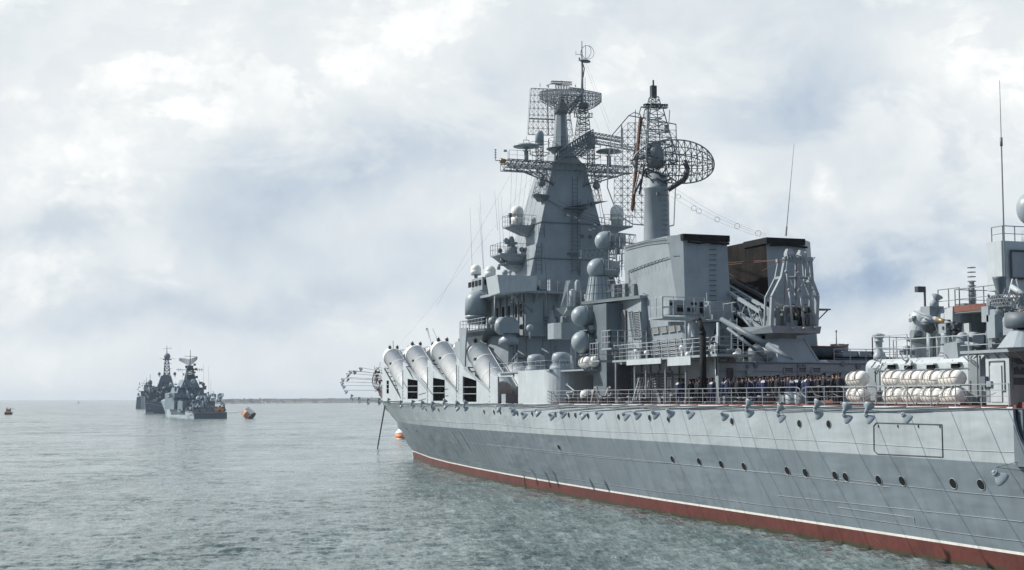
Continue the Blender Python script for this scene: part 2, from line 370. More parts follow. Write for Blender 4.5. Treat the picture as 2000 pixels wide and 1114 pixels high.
# ---------------------------------------------------------------- the cruiser: hull
SHIP = thing('warship', 'large grey guided missile cruiser with slanted missile tubes along its side, filling the right half', 'warship', (CX, 110, 0))
DZ = 7.4
def lerp_t(tab, y):
    if y <= tab[0][0]: return tab[0][1]
    for (a, p), (b_, q_) in zip(tab, tab[1:]):
        if y <= b_:
            t = (y-a)/(b_-a); return p + (q_-p)*t
    return tab[-1][1]
WLb = [(18, 6.6), (35, 8.3), (52, 9.3), (88, 9.3), (100, 9.05), (112, 8.65), (124, 8.0), (136, 7.1), (150, 5.7), (163, 3.9), (174, 1.9), (181, .6), (184.6, .04)]
KNb = [(18, 8.6), (35, 9.9), (52, 10.4), (108, 10.4), (124, 10.0), (137, 9.35), (150, 8.3), (163, 6.6), (176, 4.2), (186, 1.7), (191, .5), (193.6, .04)]
DKb = [(18, 8.9), (35, 10.1), (52, 10.55), (112, 10.55), (128, 10.3), (142, 9.8), (155, 8.9), (167, 7.5), (179, 5.5), (190, 3.2), (198, 1.3), (203, .05)]
def sheer(y): return DZ + 1.8*max(0, (y-168)/35.0)**1.6
def hb(y, z):                                # half breadth of the hull
    w, k, d = lerp_t(WLb, y), lerp_t(KNb, y), lerp_t(DKb, y)
    if z <= 1: return max(.02, w - (1-z)*.16*min(1, w))
    if z <= 5: return w + (k-w)*(z-1)/4
    return k + (d-k)*(z-5)/(sheer(y)-5)
def hull_hit(u, v):
    t = 10.0
    for _ in range(12): p = P(u, v, t); t = hb(p.y, p.z)
    return P(u, v, t)
YB = 51.3                                    # the hull steps down a deck here
ys = [18, 26, 35, 44, YB-.2] + [YB + i*2.2 for i in range(69)] + [202.2, 203.0]
zrel = [-2.5, -1, 0, .4, .90, .902, 1.03, 1.032, 2, 3, 4, 4.98, 5.0, 5.6, 6.5, 1e9]
def hull_pt(y, z, sgn):
    zz = min(z, sheer(y) if y > YB-.1 else 5.0) if z > 900 or z > 5 else z
    # the raked stem: each level ends at its own station
    end = np.interp(zz, [-2.5, 0, 1, 2.7, 5, 7.4, 9.2], [181.5, 184, 184.6, 186.8, 193.6, 199.8, 203.0])
    if y > end: return (CX, end, zz)
    return (CX - sgn*hb(y, zz), y, zz)
hm = MB()
for sgn in (1, -1):
    vs = [hull_pt(y, z, sgn) for y in ys for z in zrel]; nz = len(zrel)
    for i in range(len(ys)-1):
        for k in range(nz-1):
            a, b_, c, d = i*nz+k, (i+1)*nz+k, (i+1)*nz+k+1, i*nz+k+1
            f = (a, b_, c, d) if sgn < 0 else (d, c, b_, a)
            P4 = [V(vs[q_]) for q_ in f]
            if len({tuple(round(x, 4) for x in p) for p in P4}) < 3: continue
            hm.m = 1 if k < 4 else (0 if k > 6 else 2)
            hm.add(P4, [(0, 1, 2, 3)], False)
hm.m = 0
hm.add([hull_pt(18, z, s_) for s_ in (1, -1) for z in (-2.5, 5)], [(0, 1, 3, 2)])
# hull paint: plating seams, dents and runs
hp = bpy.data.materials.new('hull_paint'); hp.use_nodes = True; q = NG(hp.node_tree); b = hp.node_tree.nodes['Principled BSDF']
geo = q.new('ShaderNodeNewGeometry').outputs['Position']; sp = q.new('ShaderNodeSeparateXYZ'); q.l.new(geo, sp.inputs[0])
def seam(coord, period, off, wdt):
    fr = q.m('FRACT', q.m('DIVIDE', q.m('ADD', coord, off), period)); d = q.m('ABSOLUTE', q.m('SUBTRACT', fr, .5))
    return q.mapr(d, .5-wdt/period, .5, 0, 1)
wob = q.m('MULTIPLY', q.m('SUBTRACT', q.noise(geo, .05, 2), .5), .5)
hs = seam(q.m('ADD', sp.outputs[2], wob), 2.02, .5, .035); vsn = q.m('MULTIPLY', seam(sp.outputs[1], 5.6, 1.0, .03), .6); sea_ = q.m('MAXIMUM', hs, vsn)
stm = q.new('ShaderNodeMapping'); q.l.new(geo, stm.inputs[0]); stm.inputs['Scale'].default_value = (.5, .9, .16)
strk = q.mapr(q.noise(stm.outputs[0], 1.5, 5, .65), .38, .75, 1.04, .88)
low = q.mapr(sp.outputs[2], 1.0, 3.2, 1, 0)
scf = q.new('ShaderNodeMapping'); q.l.new(geo, scf.inputs[0]); scf.inputs['Scale'].default_value = (.6, .6, .45)
scuff = q.m('MULTIPLY', q.mapr(q.noise(scf.outputs[0], 1.7, 7, .72), .57, .66, 0, .75), low)
cm = q.new('ShaderNodeCombineColor'); [q.l.new(q.m('MULTIPLY', strk, q.mapr(q.noise(geo, .22, 4), .3, .7, .93, 1.06)), cm.inputs[i]) for i in range(3)]
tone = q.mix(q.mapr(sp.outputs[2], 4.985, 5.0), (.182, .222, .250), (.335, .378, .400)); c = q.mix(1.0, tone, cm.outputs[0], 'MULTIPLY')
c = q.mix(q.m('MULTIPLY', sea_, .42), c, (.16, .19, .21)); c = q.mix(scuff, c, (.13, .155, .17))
c = q.mix(q.m('MULTIPLY', q.mapr(q.noise(stm.outputs[0], 3.4, 8, .72), .66, .74, 0, .55), q.mapr(q.noise(geo, .25, 3), .5, .62)), c, (.20, .11, .07))
q.l.new(c, b.inputs['Base Color']); b.inputs['Roughness'].default_value = .42
bn = q.new('ShaderNodeBump'); bn.inputs['Strength'].default_value = .8; bn.inputs['Distance'].default_value = .12
dm = q.new('ShaderNodeMapping'); q.l.new(geo, dm.inputs[0]); dm.inputs['Scale'].default_value = (.5, .35, .9)
fr_ = q.m('MULTIPLY', q.m('SINE', q.m('MULTIPLY', sp.outputs[1], 2*pi/1.4)), q.mapr(q.noise(geo, .12, 3), .45, .65, 0, .10))
hh = q.m('ADD', q.m('ADD', fr_, q.m('MULTIPLY', q.m('MULTIPLY', q.noise(dm.outputs[0], .8, 2, .45), q.mapr(q.noise(geo, .09, 2), .42, .62, .4, 1.5)), 1.3)), q.m('MULTIPLY', hs, .25)); q.l.new(hh, bn.inputs['Height']); q.l.new(bn.outputs[0], b.inputs['Normal'])
MAT['hull'] = hp
rp = mat('antifouling', (.105, .026, .020), .55, var=.2, vscale=.5, streak=.08)
q = NG(rp.node_tree); bs = rp.node_tree.nodes['Principled BSDF']; src = bs.inputs['Base Color'].links[0].from_socket; gp_ = q.new('ShaderNodeNewGeometry').outputs['Position']; sz_ = q.new('ShaderNodeSeparateXYZ'); q.l.new(gp_, sz_.inputs[0])
weed = q.mapr(q.m('ADD', sz_.outputs[2], q.m('MULTIPLY', q.noise(gp_, .8, 5, .7), .5)), .30, .55, .85, 0); q.l.new(q.mix(weed, src, (.028, .045, .018)), bs.inputs['Base Color'])
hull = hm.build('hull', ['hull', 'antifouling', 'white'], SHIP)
dk = MB()                                    # main deck with its waterway
row = [y for y in ys if y > YB-.1]
for y0, y1 in zip(row, row[1:]):
    a, b_ = lerp_t(DKb, y0)-.12, lerp_t(DKb, y1)-.12
    if a < .05 or b_ < .05: continue
    dk.add([(CX-a, y0, sheer(y0)-.03), (CX+a, y0, sheer(y0)-.03), (CX+b_, y1, sheer(y1)-.03), (CX-b_, y1, sheer(y1)-.03)], [(0, 1, 2, 3)])
dk.box(CX-10.4, CX+10.4, 18, YB, 4.85, 4.95)
dk.build('deck', 'deck_red', SHIP)
ed = MB()                                    # gunwale bar and the rubbing strip
for sgn in (1, -1):
    pts = [V((CX-sgn*(lerp_t(DKb, y)+.015), y, sheer(y)+.02)) for y in row]
    ed.tube(pts, .055, 5)
ed.build('gunwale', 'paint_pale', SHIP)
aw = MB(); aw.box(CX-10.3, CX+10.3, YB-.3, YB, 4.95, 7.36)
aw.m = 0
pts = []
for i in range(9):
    th = pi/2*i/8; pts.append((YB-2.6*(1-cos(th)), 7.42-2.5*sin(th)))
bot = [(CX-10.55, YB, 4.9)] + [(CX-10.56, y, z) for y, z in pts]; top = [(CX-10.44, YB, 4.9)] + [(CX-10.44, y, z) for y, z in pts]
aw.prism(bot, top); aw.build('deck_break', 'paint_dark', SHIP)
# portholes
UP = [(780+.31*x, 780+.31*y) for x, y in [(170, 68), (248, 68), (535, 80), (597, 82), (637, 82), (745, 90), (838, 92), (985, 97), (1068, 100), (1110, 102), (1190, 105), (1382, 112), (1578, 118), (1696, 126)]] + [(1430, 823.5), (1561.6, 828), (1619, 829)]
LOW = [(780+.31*x, 780+.31*y) for x, y in [(1007, 303), (1722, 380), (1890, 393), (45, 187), (108, 200)]] + [(1380+.318*x, 760+.318*y) for x, y in [(92, 463), (232, 477), (498, 503), (609, 516), (792, 533), (856, 541), (1059, 560), (1203, 566), (1516, 581), (1687, 588)]]
for k, (u, v) in enumerate(UP + LOW):
    c = hull_hit(u, v); dy = hb(c.y+.5, c.z)-hb(c.y-.5, c.z); dz = (hb(c.y, c.z+.2)-hb(c.y, c.z-.2))/.4
    n = V((-1.0, -dy, -dz)).normalized()
    m = MB(); r = .25 if v > 850 else .21
    m.lathe(c, n, [(-.02, r), (.012, r)], 18); o = m.build('porthole', 'black', SHIP)
    f = MB(); f.ring(c+n*.012, n, r+.012, .022, 18, 5); f.build('rim', 'paint', o)
# shell door outlined on the side near the stern, edge lines and the degaussing runs
sd = MB(); C4 = [hull_hit(*p) for p in ((1707, 827), (1840, 829.5), (1842, 893), (1709, 887))]; off = V((-.02, 0, 0))
def hullline(pts, r, n=14):
    out = []
    for (u0, v0), (u1, v1) in zip(pts, pts[1:]):
        for i in range(n): out.append(hull_hit(u0+(u1-u0)*i/n, v0+(v1-v0)*i/n)+off)
    out.append(hull_hit(*pts[-1])+off); return out
sd.tube(hullline([(1712, 826), (1840, 829.5), (1842, 893), (1714, 887), (1707.5, 880), (1707, 832), (1712, 826)], .02), .024, 4)
for u in (1716, 1754, 1794, 1836): p = hull_hit(u, 830)+off; sd.bar(p, p-V((0, 0, .14)), .03, 4)
sd.build('shell_door', 'steel_dark', SHIP)
ln = MB()
ln.tube(hullline([(1638, 991), (1785, 1011)], 1), .013, 4); ln.tube(hullline([(1520, 968), (1650, 982), (1998, 1019)], 1), .011, 4); ln.tube(hullline([(950, 868), (1400, 914), (1520, 926), (1740, 952)], 1), .010, 4)
ln.tube(hullline([(1785, 1011), (1787, 1022)], 1), .016, 4)
ln.build('rubbing_strip', 'paint_pale', SHIP)
# ---------------------------------------------------------------- the cruiser: superstructure
def part(name, mb, m='paint', parent=None): return mb.build(name, m, parent or SHIP)
Z = lambda z: V((0, 0, z)); YV = lambda y: V((0, y, 0)); XV = lambda x: V((x, 0, 0))
def tapered(cb, ct, tb, tt, rb, rt, Lb, Lt):     # block by its aft port corner (bottom, top), right edges and lengths
    b0, t0 = P(*cb, tb), P(*ct, tt); b1 = PY(rb, cb[1], b0.y); b1.z = b0.z; t1 = PY(rt, ct[1], t0.y); t1.z = t0.z
    return [b0, b1, b1+YV(Lb), b0+YV(Lb), t0, t1, t1+YV(Lt), t0+YV(Lt)]
def block(mb, u, vt, vb, t, t2, L, zb=None):     # upright block: aft port corner at u, from t to t2, L metres long
    c = P(u, vb, t); z0 = c.z if zb is None else zb; z1 = P(u, vt, t).z
    mb.box(CX-t, CX-t2, c.y, c.y+L, z0, z1); return c.y, z0, z1
def louvre(parent, C, n, name='louvre'):         # C: four corners (tl, tr, br, bl) on a wall; slats over a dark back
    tl, tr, br, bl = [V(c) for c in C]; nn = (tr-tl).cross(bl-tl).normalized()
    if nn.y > 0 or nn.x > .3: nn = -nn
    if nn.dot(V((-.5, -1, 0))) < 0: nn = -nn
    m = MB(); e = nn*.03; m.add([tl+e, tr+e, br+e, bl+e], [(0, 1, 2, 3)]); o = part(name, m, 'steel_dark', parent)
    s = MB()
    for i in range(n):
        a = (i+.15)/n; b_ = (i+.44)/n
        p0, p1, q0, q1 = tl.lerp(bl, a), tr.lerp(br, a), tl.lerp(bl, b_), tr.lerp(br, b_)
        s.hexa([p0+nn*.035, p1+nn*.035, p1+nn*.05, p0+nn*.05, q0+nn*.045, q1+nn*.045, q1+nn*.075, q0+nn*.075])
    for a, b_ in ((tl, tr), (tr, br), (br, bl), (bl, tl)): s.bar(a+nn*.06, b_+nn*.06, .05, 4)
    part('slat_set', s, 'paint', o); return o
def on_plane(u, v, p0, n):
    d = ray(u, v); o = V((0, 0, CH)); s = (V(p0)-o).dot(n)/d.dot(n); return o+d*s
def door(u0, v0, u1, v1, Y, m='paint_pale', name='door'):
    a, b_ = PY(u0, v0, Y), PY(u1, v1, Y); d = MB(); d.box(a.x, b_.x, Y-.10, Y-.02, b_.z, a.z); o = part(name, d, m); h = MB(); h.bar((b_.x-.1, Y-.14, (a.z+b_.z)/2-.1), (b_.x-.1, Y-.14, (a.z+b_.z)/2+.1), .03); part('handle', h, 'steel_dark', o); return o

# -- low dark casing that carries everything between the missiles and the funnels
cs = MB(); cs.box(CX-6.6, CX+6.6, 113, 152, DZ, 10.0); cs.box(CX-6.0, CX+6.0, 104.5, 113, DZ, 10.1); part('casing', cs, 'paint_dark')

# -- missile bays: side plating with door openings and the sloping tubes
C1 = lambda x, y: (640+.2873*x, 600+.2873*y)
def plate(mb, pts, t, th=.14):                   # polygon given by photo points on the side plane, thickness inboard
    A = []
    for x, y in pts:
        u, v = C1(x, y); p = P(u, v, t); tt = t
        for _ in range(4): tt = min(t, lerp_t(DKb, p.y)-.1); p = P(u, v, tt)
        A.append(p)
    B = [p+XV(th) for p in A]
    mb.prism([V(p) for p in A], B)
bays = [  # xl, top y, post right x, post right y, slant end x/y, opening (l, r, top), bottom
    (372, 392, 392, 405, 508, 548, (400, 416, 500), 588, 640),
    (511, 372, 545, 405, 676, 562, (543, 612, 488), 625, 652),
    (679, 358, 716, 398, 873, 562, (716, 796, 480), 638, 658),
    (876, 335, 928, 412, 1098, 562, (918, 1012, 470), 645, 662)]
for k, (xl, yt, xp, yp, xs, ysl, (ol, orr, ot), ob, bot) in enumerate(bays):
    w = MB(); sl = lambda x: yp + (ysl-yp)*(x-xp)/(xs-xp)
    ot_l = max(ot, sl(ol)+18); ot_r = max(ot, sl(orr)+14)
    T = 10.2
    plate(w, [(xl, yt), (min(xp, ol), yp if ol > xp else yt+(yp-yt)*(ol-xl)/(xp-xl)), (ol, sl(ol) if ol > xp else yt+(yp-yt)*(ol-xl)/(xp-xl)), (ol, bot), (xl, bot)] if ol > xp+1 else [(xl, yt), (ol, yt+(yp-yt)*(ol-xl)/max(1, xp-xl)), (ol, bot), (xl, bot)], T)
    top_l = sl(ol) if ol > xp else (yt+(yp-yt)*(ol-xl)/max(1, xp-xl))
    mid = [(ol, top_l)] + ([(xp, yp)] if ol < xp-1 else []) + [(orr, sl(orr)), (orr, ot_r), (ol, ot_l)]
    plate(w, mid, T)
    plate(w, [(orr, sl(orr)), (xs, ysl), (xs, bot), (orr, bot)], T)
    plate(w, [(ol, ob), (orr, ob), (orr, bot), (ol, bot)], T)
    wo_ = part('missile_bay_wall', w, 'paint_pale'); dkp = MB(); plate(dkp, [(ol-2, ot_l-4), (orr+2, ot_r-4), (orr+2, ob+4), (ol-2, ob+4)], T-.3, .05); part('bay_shade_panel', dkp, 'shade_black', wo_); brl = MB(); [brl.bar(P(*C1(ol, ot_r+(ob-ot_r)*f), T), P(*C1(orr, ot_r+(ob-ot_r)*f), T), .04, 4) for f in (.3, .62)]; part('guard_bar', brl, 'lattice_pale', wo_)  # near-black panel behind each opening paints in the shade of the bay
    gi = MB(); e0, e1 = P(*C1(xp, yp+6), T+.0), P(*C1(xs, ysl+4), T); gi.bar(e0, e1, .07, 5)
    a0 = P(*C1(xs+2, ysl-6), T); a1 = P(*C1(xs+2, yt+40), T); gi.bar(a0, a1, .05, 5)
    for i in range(9):                           # rivet-like studs down the post
        z_ = P(*C1(xs+4, yt+40+(bot-yt-60)*i/8), T); gi.cbox(z_, .08, .12, .10)
    part('stiffener', gi, 'paint', wo_)
# after the last bay: post, dark opening, guard rail
w = MB(); plate(w, [(1098, 470), (1156, 470), (1156, 662), (1098, 662)], 10.2); plate(w, [(1156, 452), (1260, 440), (1260, 474), (1156, 474)], 10.2); part('missile_bay_wall', w, 'paint_pale')
w = MB(); plate(w, [(893, 150), (945, 142), (936, 250), (932, 405), (900, 370)], 10.2); part('blast_shield', w, 'paint')
tubes = [((434, 326), (577, 572)), ((587, 306), (742, 560)), ((764, 283), (950, 560)), ((1014, 290), (1175, 566))]
TR = 1.15
for k, (f_, r_) in enumerate(tubes):
    tk = (7.0, 7.8, 8.4, 8.7)[k]
    for t in (tk, tk-2.4):
        a, b_ = P(*C1(*f_), tk), P(*C1(*r_), tk); a = a + XV(tk-t); b_ = b_ + XV(tk-t)
        ax = (a-b_).normalized(); Lh = (a-b_).length; b_ = b_ - ax*.35; Lh += .35
        m = MB(); m.lathe(b_, ax, [(0, TR*.93), (.12, TR), (Lh-.95, TR), (Lh-.94, TR+.05), (Lh-.74, TR+.05), (Lh-.73, TR), (Lh-.25, TR*.985), (Lh-.05, TR*.86), (Lh+.08, TR*.55), (Lh+.13, .001)], 30)
        for f in (.3, .62): m.lathe(b_+ax*(Lh*f), ax, [(0, TR), (.001, TR+.022), (.09, TR+.022), (.091, TR)], 30)
        o = part('missile_tube', m, 'tube_paint')
        h = MB(); up = (V((0, 0, 1))-ax*ax.z).normalized(); sd_ = ax.cross(up).normalized()
        if sd_.x > 0: sd_ = -sd_
        for q_ in (-.55, .62):
            c = a + up*TR*.86 - sd_*q_*.8 - ax*.35; h.cbox(c+up*.16, .28, .34, .34); h.bar(c, c+up*.5, .05)
        c = b_+ax*(Lh*.66)+(sd_*.86+up*.42)*TR; h.cbox(c+sd_*.08, .22, .35, .22)
        part('hinge', h, 'steel_dark', o)
        if t == tk:
            lr = MB(); dn = (sd_*.55-up*.85).normalized(); c0 = b_+dn*(TR+.28)+ax*.9; c1 = b_+dn*(TR+.28)+ax*(Lh-1.4)
            lr.bar(c0+sd_*.3, c1+sd_*.3, .09, 4); lr.bar(c0-sd_*.45, c1-sd_*.45, .09, 4)
            for i in range(8): c = c0.lerp(c1, i/7); lr.bar(c+sd_*.3, c-sd_*.45, .07, 4)
            part('launch_rail', lr, 'steel_dark', o)
            tr = MB(); c = b_+ax*(Lh*.52)+up*(TR+.09)+sd_*-.35; tr.tube([b_+ax*1.2+up*(TR+.07)-sd_*.42, b_+ax*(Lh-1.0)+up*(TR+.07)-sd_*.42], .05, 5)
            tr.tube([b_+ax*1.2+up*(TR*.86+.07)-sd_*.75, b_+ax*(Lh-1.0)+up*(TR*.86+.07)-sd_*.75], .035, 5); part('cable_run', tr, 'paint', o)
for k, u_ in enumerate((789, 843, 899)):         # light walkway rails showing between the tubes
    m = MB(); p = P(u_, 699 - k*5, 6.8); m.rail([p, p+V((0, 2.6, 0)), p+V((2.2, 2.6, 0))], 1.0, .9); m.bar(p-Z(2.2), p, .05); part('walkway_rail', m, 'lattice_pale')
m = MB()
for x0, y0, x1, y1 in ((672, 150, 705, 248), (714, 148, 750, 235), (680, 152, 690, 200)): m.bar(P(*C1(x1, y1), 7), P(*C1(x0, y0), 7), .06, 6)
m.ring(P(*C1(675, 150), 7), (0, 1, 0), .1, .05, 10); part('aerial_arm', m, 'paint_pale')
m = MB(); m.bar(P(*C1(447, 282), 8), P(*C1(444, 230), 8), .035); part('flag_pin', m, 'steel_dark')

# -- bow: rails, pink weathered breakwater, gear
m = MB(); p0 = P(742, 772, 3.5); m.prism([(CX-6.4, 168, 7.5), (CX+6.4, 168, 7.5), (CX+.5, 176, 7.7), (CX-.5, 176, 7.7)], [(CX-6.2, 167.6, 9.3), (CX+6.2, 167.6, 9.3), (CX+.5, 175, 9.6), (CX-.5, 175, 9.6)]); part('breakwater_plate', m, 'redbrown')
for sgn in (1, -1):
    m = MB(); yy = [160, 168, 174, 180, 186, 191, 195.5, 199.5, 202.6]
    m.rail([(CX-sgn*(max(.05, lerp_t(DKb, y)-.25)), y, sheer(y)) for y in yy], 1.15, 1.5, 3); part('bow_rail', m, 'lattice_pale')
m = MB()
m.lathe((CX-1.5, 183, 8.0), (0, 0, 1), [(0, .7), (.5, .55), (.9, .75), (1.2, .75)], 16); m.lathe((CX+1.5, 183, 8.0), (0, 0, 1), [(0, .7), (.5, .55), (.9, .75), (1.2, .75)], 16); part('capstan', m, 'redbrown')
gun = MB(); gun.prism([(CX-1.8, 170.5, 9.6), (CX+1.8, 170.5, 9.6), (CX+1.6, 174.6, 9.6), (CX-1.6, 174.6, 9.6)], [(CX-1.3, 171, 11.6), (CX+1.3, 171, 11.6), (CX+1.0, 173.6, 11.3), (CX-1.0, 173.6, 11.3)])
gun.lathe((CX, 172.5, 9.2), (0, 0, 1), [(0, 1.9), (.45, 1.9)], 24); go_ = part('bow_gun', gun, 'paint_dark')
m = MB(); [m.bar((CX+s_*.45, 174, 10.6), (CX+s_*.45, 179, 11.0), .11, 8) for s_ in (-1, 1)]; part('barrel', m, 'paint', go_)
# rack of gear and the rusty netting that stands on the stemhead, lamp booms fan out from it
m = MB(); R0 = []
for x, y in ((345, 412), (332, 424), (322, 440), (312, 462), (306, 480), (303, 498), (304, 520), (312, 540), (322, 556)): R0.append(P(*C1(x, y), 1.0))
m.tube(R0, .07, 5)
for p in R0: m.bar(p, p+V((1.0, -1.0, -.2)), .04); m.bar(p, V((p.x+.6, p.y-2, 8.6)), .03)
for i in range(26): a = P(*C1(random.uniform(315, 372), random.uniform(400, 560)), random.uniform(.5, 3)); m.bar(a, a+V((random.uniform(-.3, .3), random.uniform(-.5, .5), random.uniform(-1.2, 1.2))), .035); 
part('boom_rack', m, 'lattice')
m = MB()
for i in range(16):
    a = P(*C1(random.uniform(320, 366), random.uniform(440, 575)), random.uniform(.5, 2.5)); m.cbox(a, random.uniform(.12, .35), random.uniform(.15, .4), random.uniform(.15, .4))
    if i % 2: m.bar(a, a+V((random.uniform(-.3, .3), .2, random.uniform(-.9, .9))), .04)
part('deck_gear', m, ('redbrown'))

# -- port forward radome platform, fire control director
fy = P(931, 618, 6.6)
pz = P(950, 641, 9.2).z; m = MB(); m.prism([(CX-9.2, 127.2, pz-.22), (CX-7.0, 127.0, pz-.22), (CX-5, 129, pz-.22), (CX-5, 135, pz-.22), (CX-9.2, 135, pz-.22)], [(CX-9.3, 127.2, pz), (CX-7.0, 127.0, pz), (CX-5, 129, pz), (CX-5, 135, pz), (CX-9.3, 135, pz)])
m.prism([(CX-8.4, 131, pz-1.3), (CX-6, 129.5, pz-1.3), (CX-5.5, 134.5, pz-1.3), (CX-8.4, 134.5, pz-1.3)], [(CX-9.0, 128, pz-.22), (CX-6.8, 127.6, pz-.22), (CX-5.2, 134.8, pz-.22), (CX-9.0, 134.8, pz-.22)]); m.box(CX-8, CX-5.5, 130.5, 134, 9.5, pz-1.3); pl = part('radome_platform', m, 'paint_dark')
m = MB(); m.rail([(CX-5.2, 135, pz), (CX-9.2, 135, pz), (CX-9.2, 127.3, pz), (CX-7.0, 127.1, pz)], 1.05, 1.0, 3, .035, .024); part('platform_rail', m, 'lattice_pale', pl)
m = MB(); c = P(931, 616, 7.6); r = 23/ppm(c); m.lathe(c-Z(.9), (0, 0, 1), [(0, r*.8), (.55, r*.8), (.56, r*.98), (.9, r*.98)], 26); m.dome(c, r, 49/ppm(c), 9, 30); part('radome', m, 'radome')
m = MB(); c = P(962, 627, 7.6); m.ball(c, .42); m.bar(c-Z(1.0), c, .2, 10); part('small_director', m, 'paint')
m = MB(); c = P(994, 640, 7.3); k = 1/ppm(c); M_ = Matrix.Rotation(radians(-18), 3, 'Z')
body = [(-.95, -.55), (.95, -.55), (.95, .35), (.55, .9), (-.45, .95), (-.95, .4)]
bot = [c + M_ @ V((x, -.8, z)) for x, z in body]; top = [c + M_ @ V((x, .9, z)) for x, z in body]; m.prism(bot, top)
m.lathe(c + M_ @ V((-.15, -.1, .1)), M_ @ V((-1, .55, .1)), [(0, .85), (.8, .85), (1.0, .7), (1.08, .001)], 22)
m.lathe(c-Z(1.2), (0, 0, 1), [(-.4, 1.0), (.1, .95), (.35, .65), (.7, .6)], 22); fd = part('fire_control_radar', m, 'radome')
m = MB(); m.bar(c + M_ @ V((1.2, -.5, .05)), c + M_ @ V((1.2, .3, .05)), .24, 12); m.bar(c + M_ @ V((.9, -.1, .05)), c + M_ @ V((1.3, -.1, .05)), .12, 8); part('optical_head', m, 'steel_dark', fd)
m = MB(); c = P(1035, 641, 6.9); m.ball(c, .34, 16, 10); m.bar(c-Z(1.0), c, .09, 8); part('small_radome', m, 'radome')

# -- lower forward deckhouse and bridge block
m = MB(); a = P(990, 735, 7.2); zt = P(990, 657, 7.2).z
m.prism([(CX-7.2, a.y, DZ), (CX+7.2, a.y, DZ), (CX+7.2, a.y+14, DZ), (CX-8.8, a.y+14, DZ), (CX-8.8, a.y+3.2, DZ)], [(CX-7.0, a.y, zt), (CX+7.0, a.y, zt), (CX+7.0, a.y+14, zt), (CX-7.9, a.y+14, zt), (CX-7.9, a.y+2.4, zt)])
fdh = part('forward_deckhouse', m, 'paint'); Yd = a.y
m = MB(); m.tube([(CX-7.9, Yd+8, zt+.05), (CX-7.9, Yd+2.4, zt+.05), (CX-7.1, Yd-.05, zt+.05), (CX+6, Yd-.05, zt+.05)], .09, 5)
for u in (1003, 1028, 1060): q_ = PY(u, 690, Yd); m.bar((q_.x, Yd-.05, zt), (q_.x, Yd-.05, DZ+2.5), .03)
m.cbox(PY(999, 674, Yd)-YV(.06), .35, .12, .3); part('coaming', m, 'paint_dark', fdh)
m = MB(); a = P(1026, 657, 5.6); zb2 = P(1026, 574, 5.6).z; m.box(CX-5.6, CX+5.6, a.y, a.y+10.5, zt, zb2); br_ = part('bridge_block', m, 'paint'); Yb = a.y
m = MB()                                         # tall windows and doors down the port side
for i, y in enumerate((.9, 2.3, 4.2, 6.0, 7.8)): m.box(CX-5.66, CX-5.58, Yb+y, Yb+y+.5, zb2-2.1, zb2-.9)
part('window', m, 'black', br_)
m = MB()
for y in (.3, 1.7, 3.2, 5.0, 7.0): m.bar((CX-5.68, Yb+y, zt), (CX-5.68, Yb+y, zb2), .06, 5)
m.ladder((CX-5.75, Yb+3.6, zt), (CX-5.75, Yb+3.6, zb2), (0, 1, 0)); part('pipe_run', m, 'paint_dark', br_)
m = MB(); q_ = PY(1072, 664, Yb); m.box(q_.x-.5, q_.x+.5, Yb-.45, Yb-.0, zt, zt+1.0); m.lathe((q_.x, Yb-.7, zt), (0, 0, 1), [(0, .42), (1.6, .42), (1.7, .3), (2.2, .2), (2.5, .2)], 14)
part('vent_post', m, 'paint')
m = MB(); q_ = P(1082, 662, 7.0); q2 = P(1082, 631, 7.0); lk = [(-7.0, 1.5), (-7.0, .1), (-6.55, -.6), (-4.9, -.6), (-4.9, 1.5)]; m.prism([(CX+x, q_.y+y, q_.z) for x, y in lk], [(CX+x, q_.y+y, q2.z) for x, y in lk])
m.bar((CX-5.2, q_.y, 10), (CX-5.2, q_.y, q_.z), .25, 8); rl = part('ready_locker', m, 'paint')
m = MB(); m.cbox((CX-6, q_.y, q2.z+.3), .6, .5, .5); m.bar((CX-6, q_.y-.5, q2.z+.45), (CX-6, q_.y+.6, q2.z+.55), .1, 8); part('sight', m, 'lattice', rl)
# bridge top platform, wing, rails
m = MB(); m.box(CX-7.6, CX+7.6, Yb-1.3, Yb+11, zb2, zb2+.25)
for i in range(7): x = CX-7+i*2.3; m.prism([(x-.06, Yb-.05, zb2-.9), (x+.06, Yb-.05, zb2-.9), (x+.06, Yb-.04, zb2-.9), (x-.06, Yb-.04, zb2-.9)], [(x-.06, Yb-1.2, zb2), (x+.06, Yb-1.2, zb2), (x+.06, Yb-.04, zb2), (x-.06, Yb-.04, zb2)])
bp = part('bridge_platform', m, 'paint'); zp = zb2+.25
m = MB(); m.rail([(CX+7.4, Yb-1.2, zp), (CX-7.4, Yb-1.2, zp), (CX-7.4, Yb+1, zp)], 1.05, .9, 3, .03, .02)
for u in (1042, 1062, 1098, 1120): q_ = PY(u, 550, Yb-1.15); m.box(q_.x-.35, q_.x+.35, Yb-1.16, Yb-1.13, zp+.1, zp+.95)
part('platform_rail', m, 'paint', bp)
m = MB(); q_ = PY(1087, 560, Yb-.4); m.box(q_.x-.8, q_.x+.7, Yb-.8, Yb, zp, zp+1.15); q_ = PY(1130, 556, Yb-.6); m.box(q_.x-1.3, q_.x+1.0, Yb-.9, Yb, zp, zp+.8); part('deck_locker', m, 'paint')
m = MB(); c = P(973, 572, 9.4); ct_ = P(973, 537, 9.4); yf = P(951, 572, 9.4).y
m.prism([(CX-9.2, c.y+.1, c.z), (CX-5.6, c.y+.1, c.z+.3), (CX-5.6, yf, c.z+.3), (CX-9.2, yf, c.z-.1)], [(CX-9.5, c.y, ct_.z), (CX-5.6, c.y, ct_.z), (CX-5.6, yf, ct_.z), (CX-9.5, yf, ct_.z)]); bw = part('bridge_wing', m, 'paint_pale')
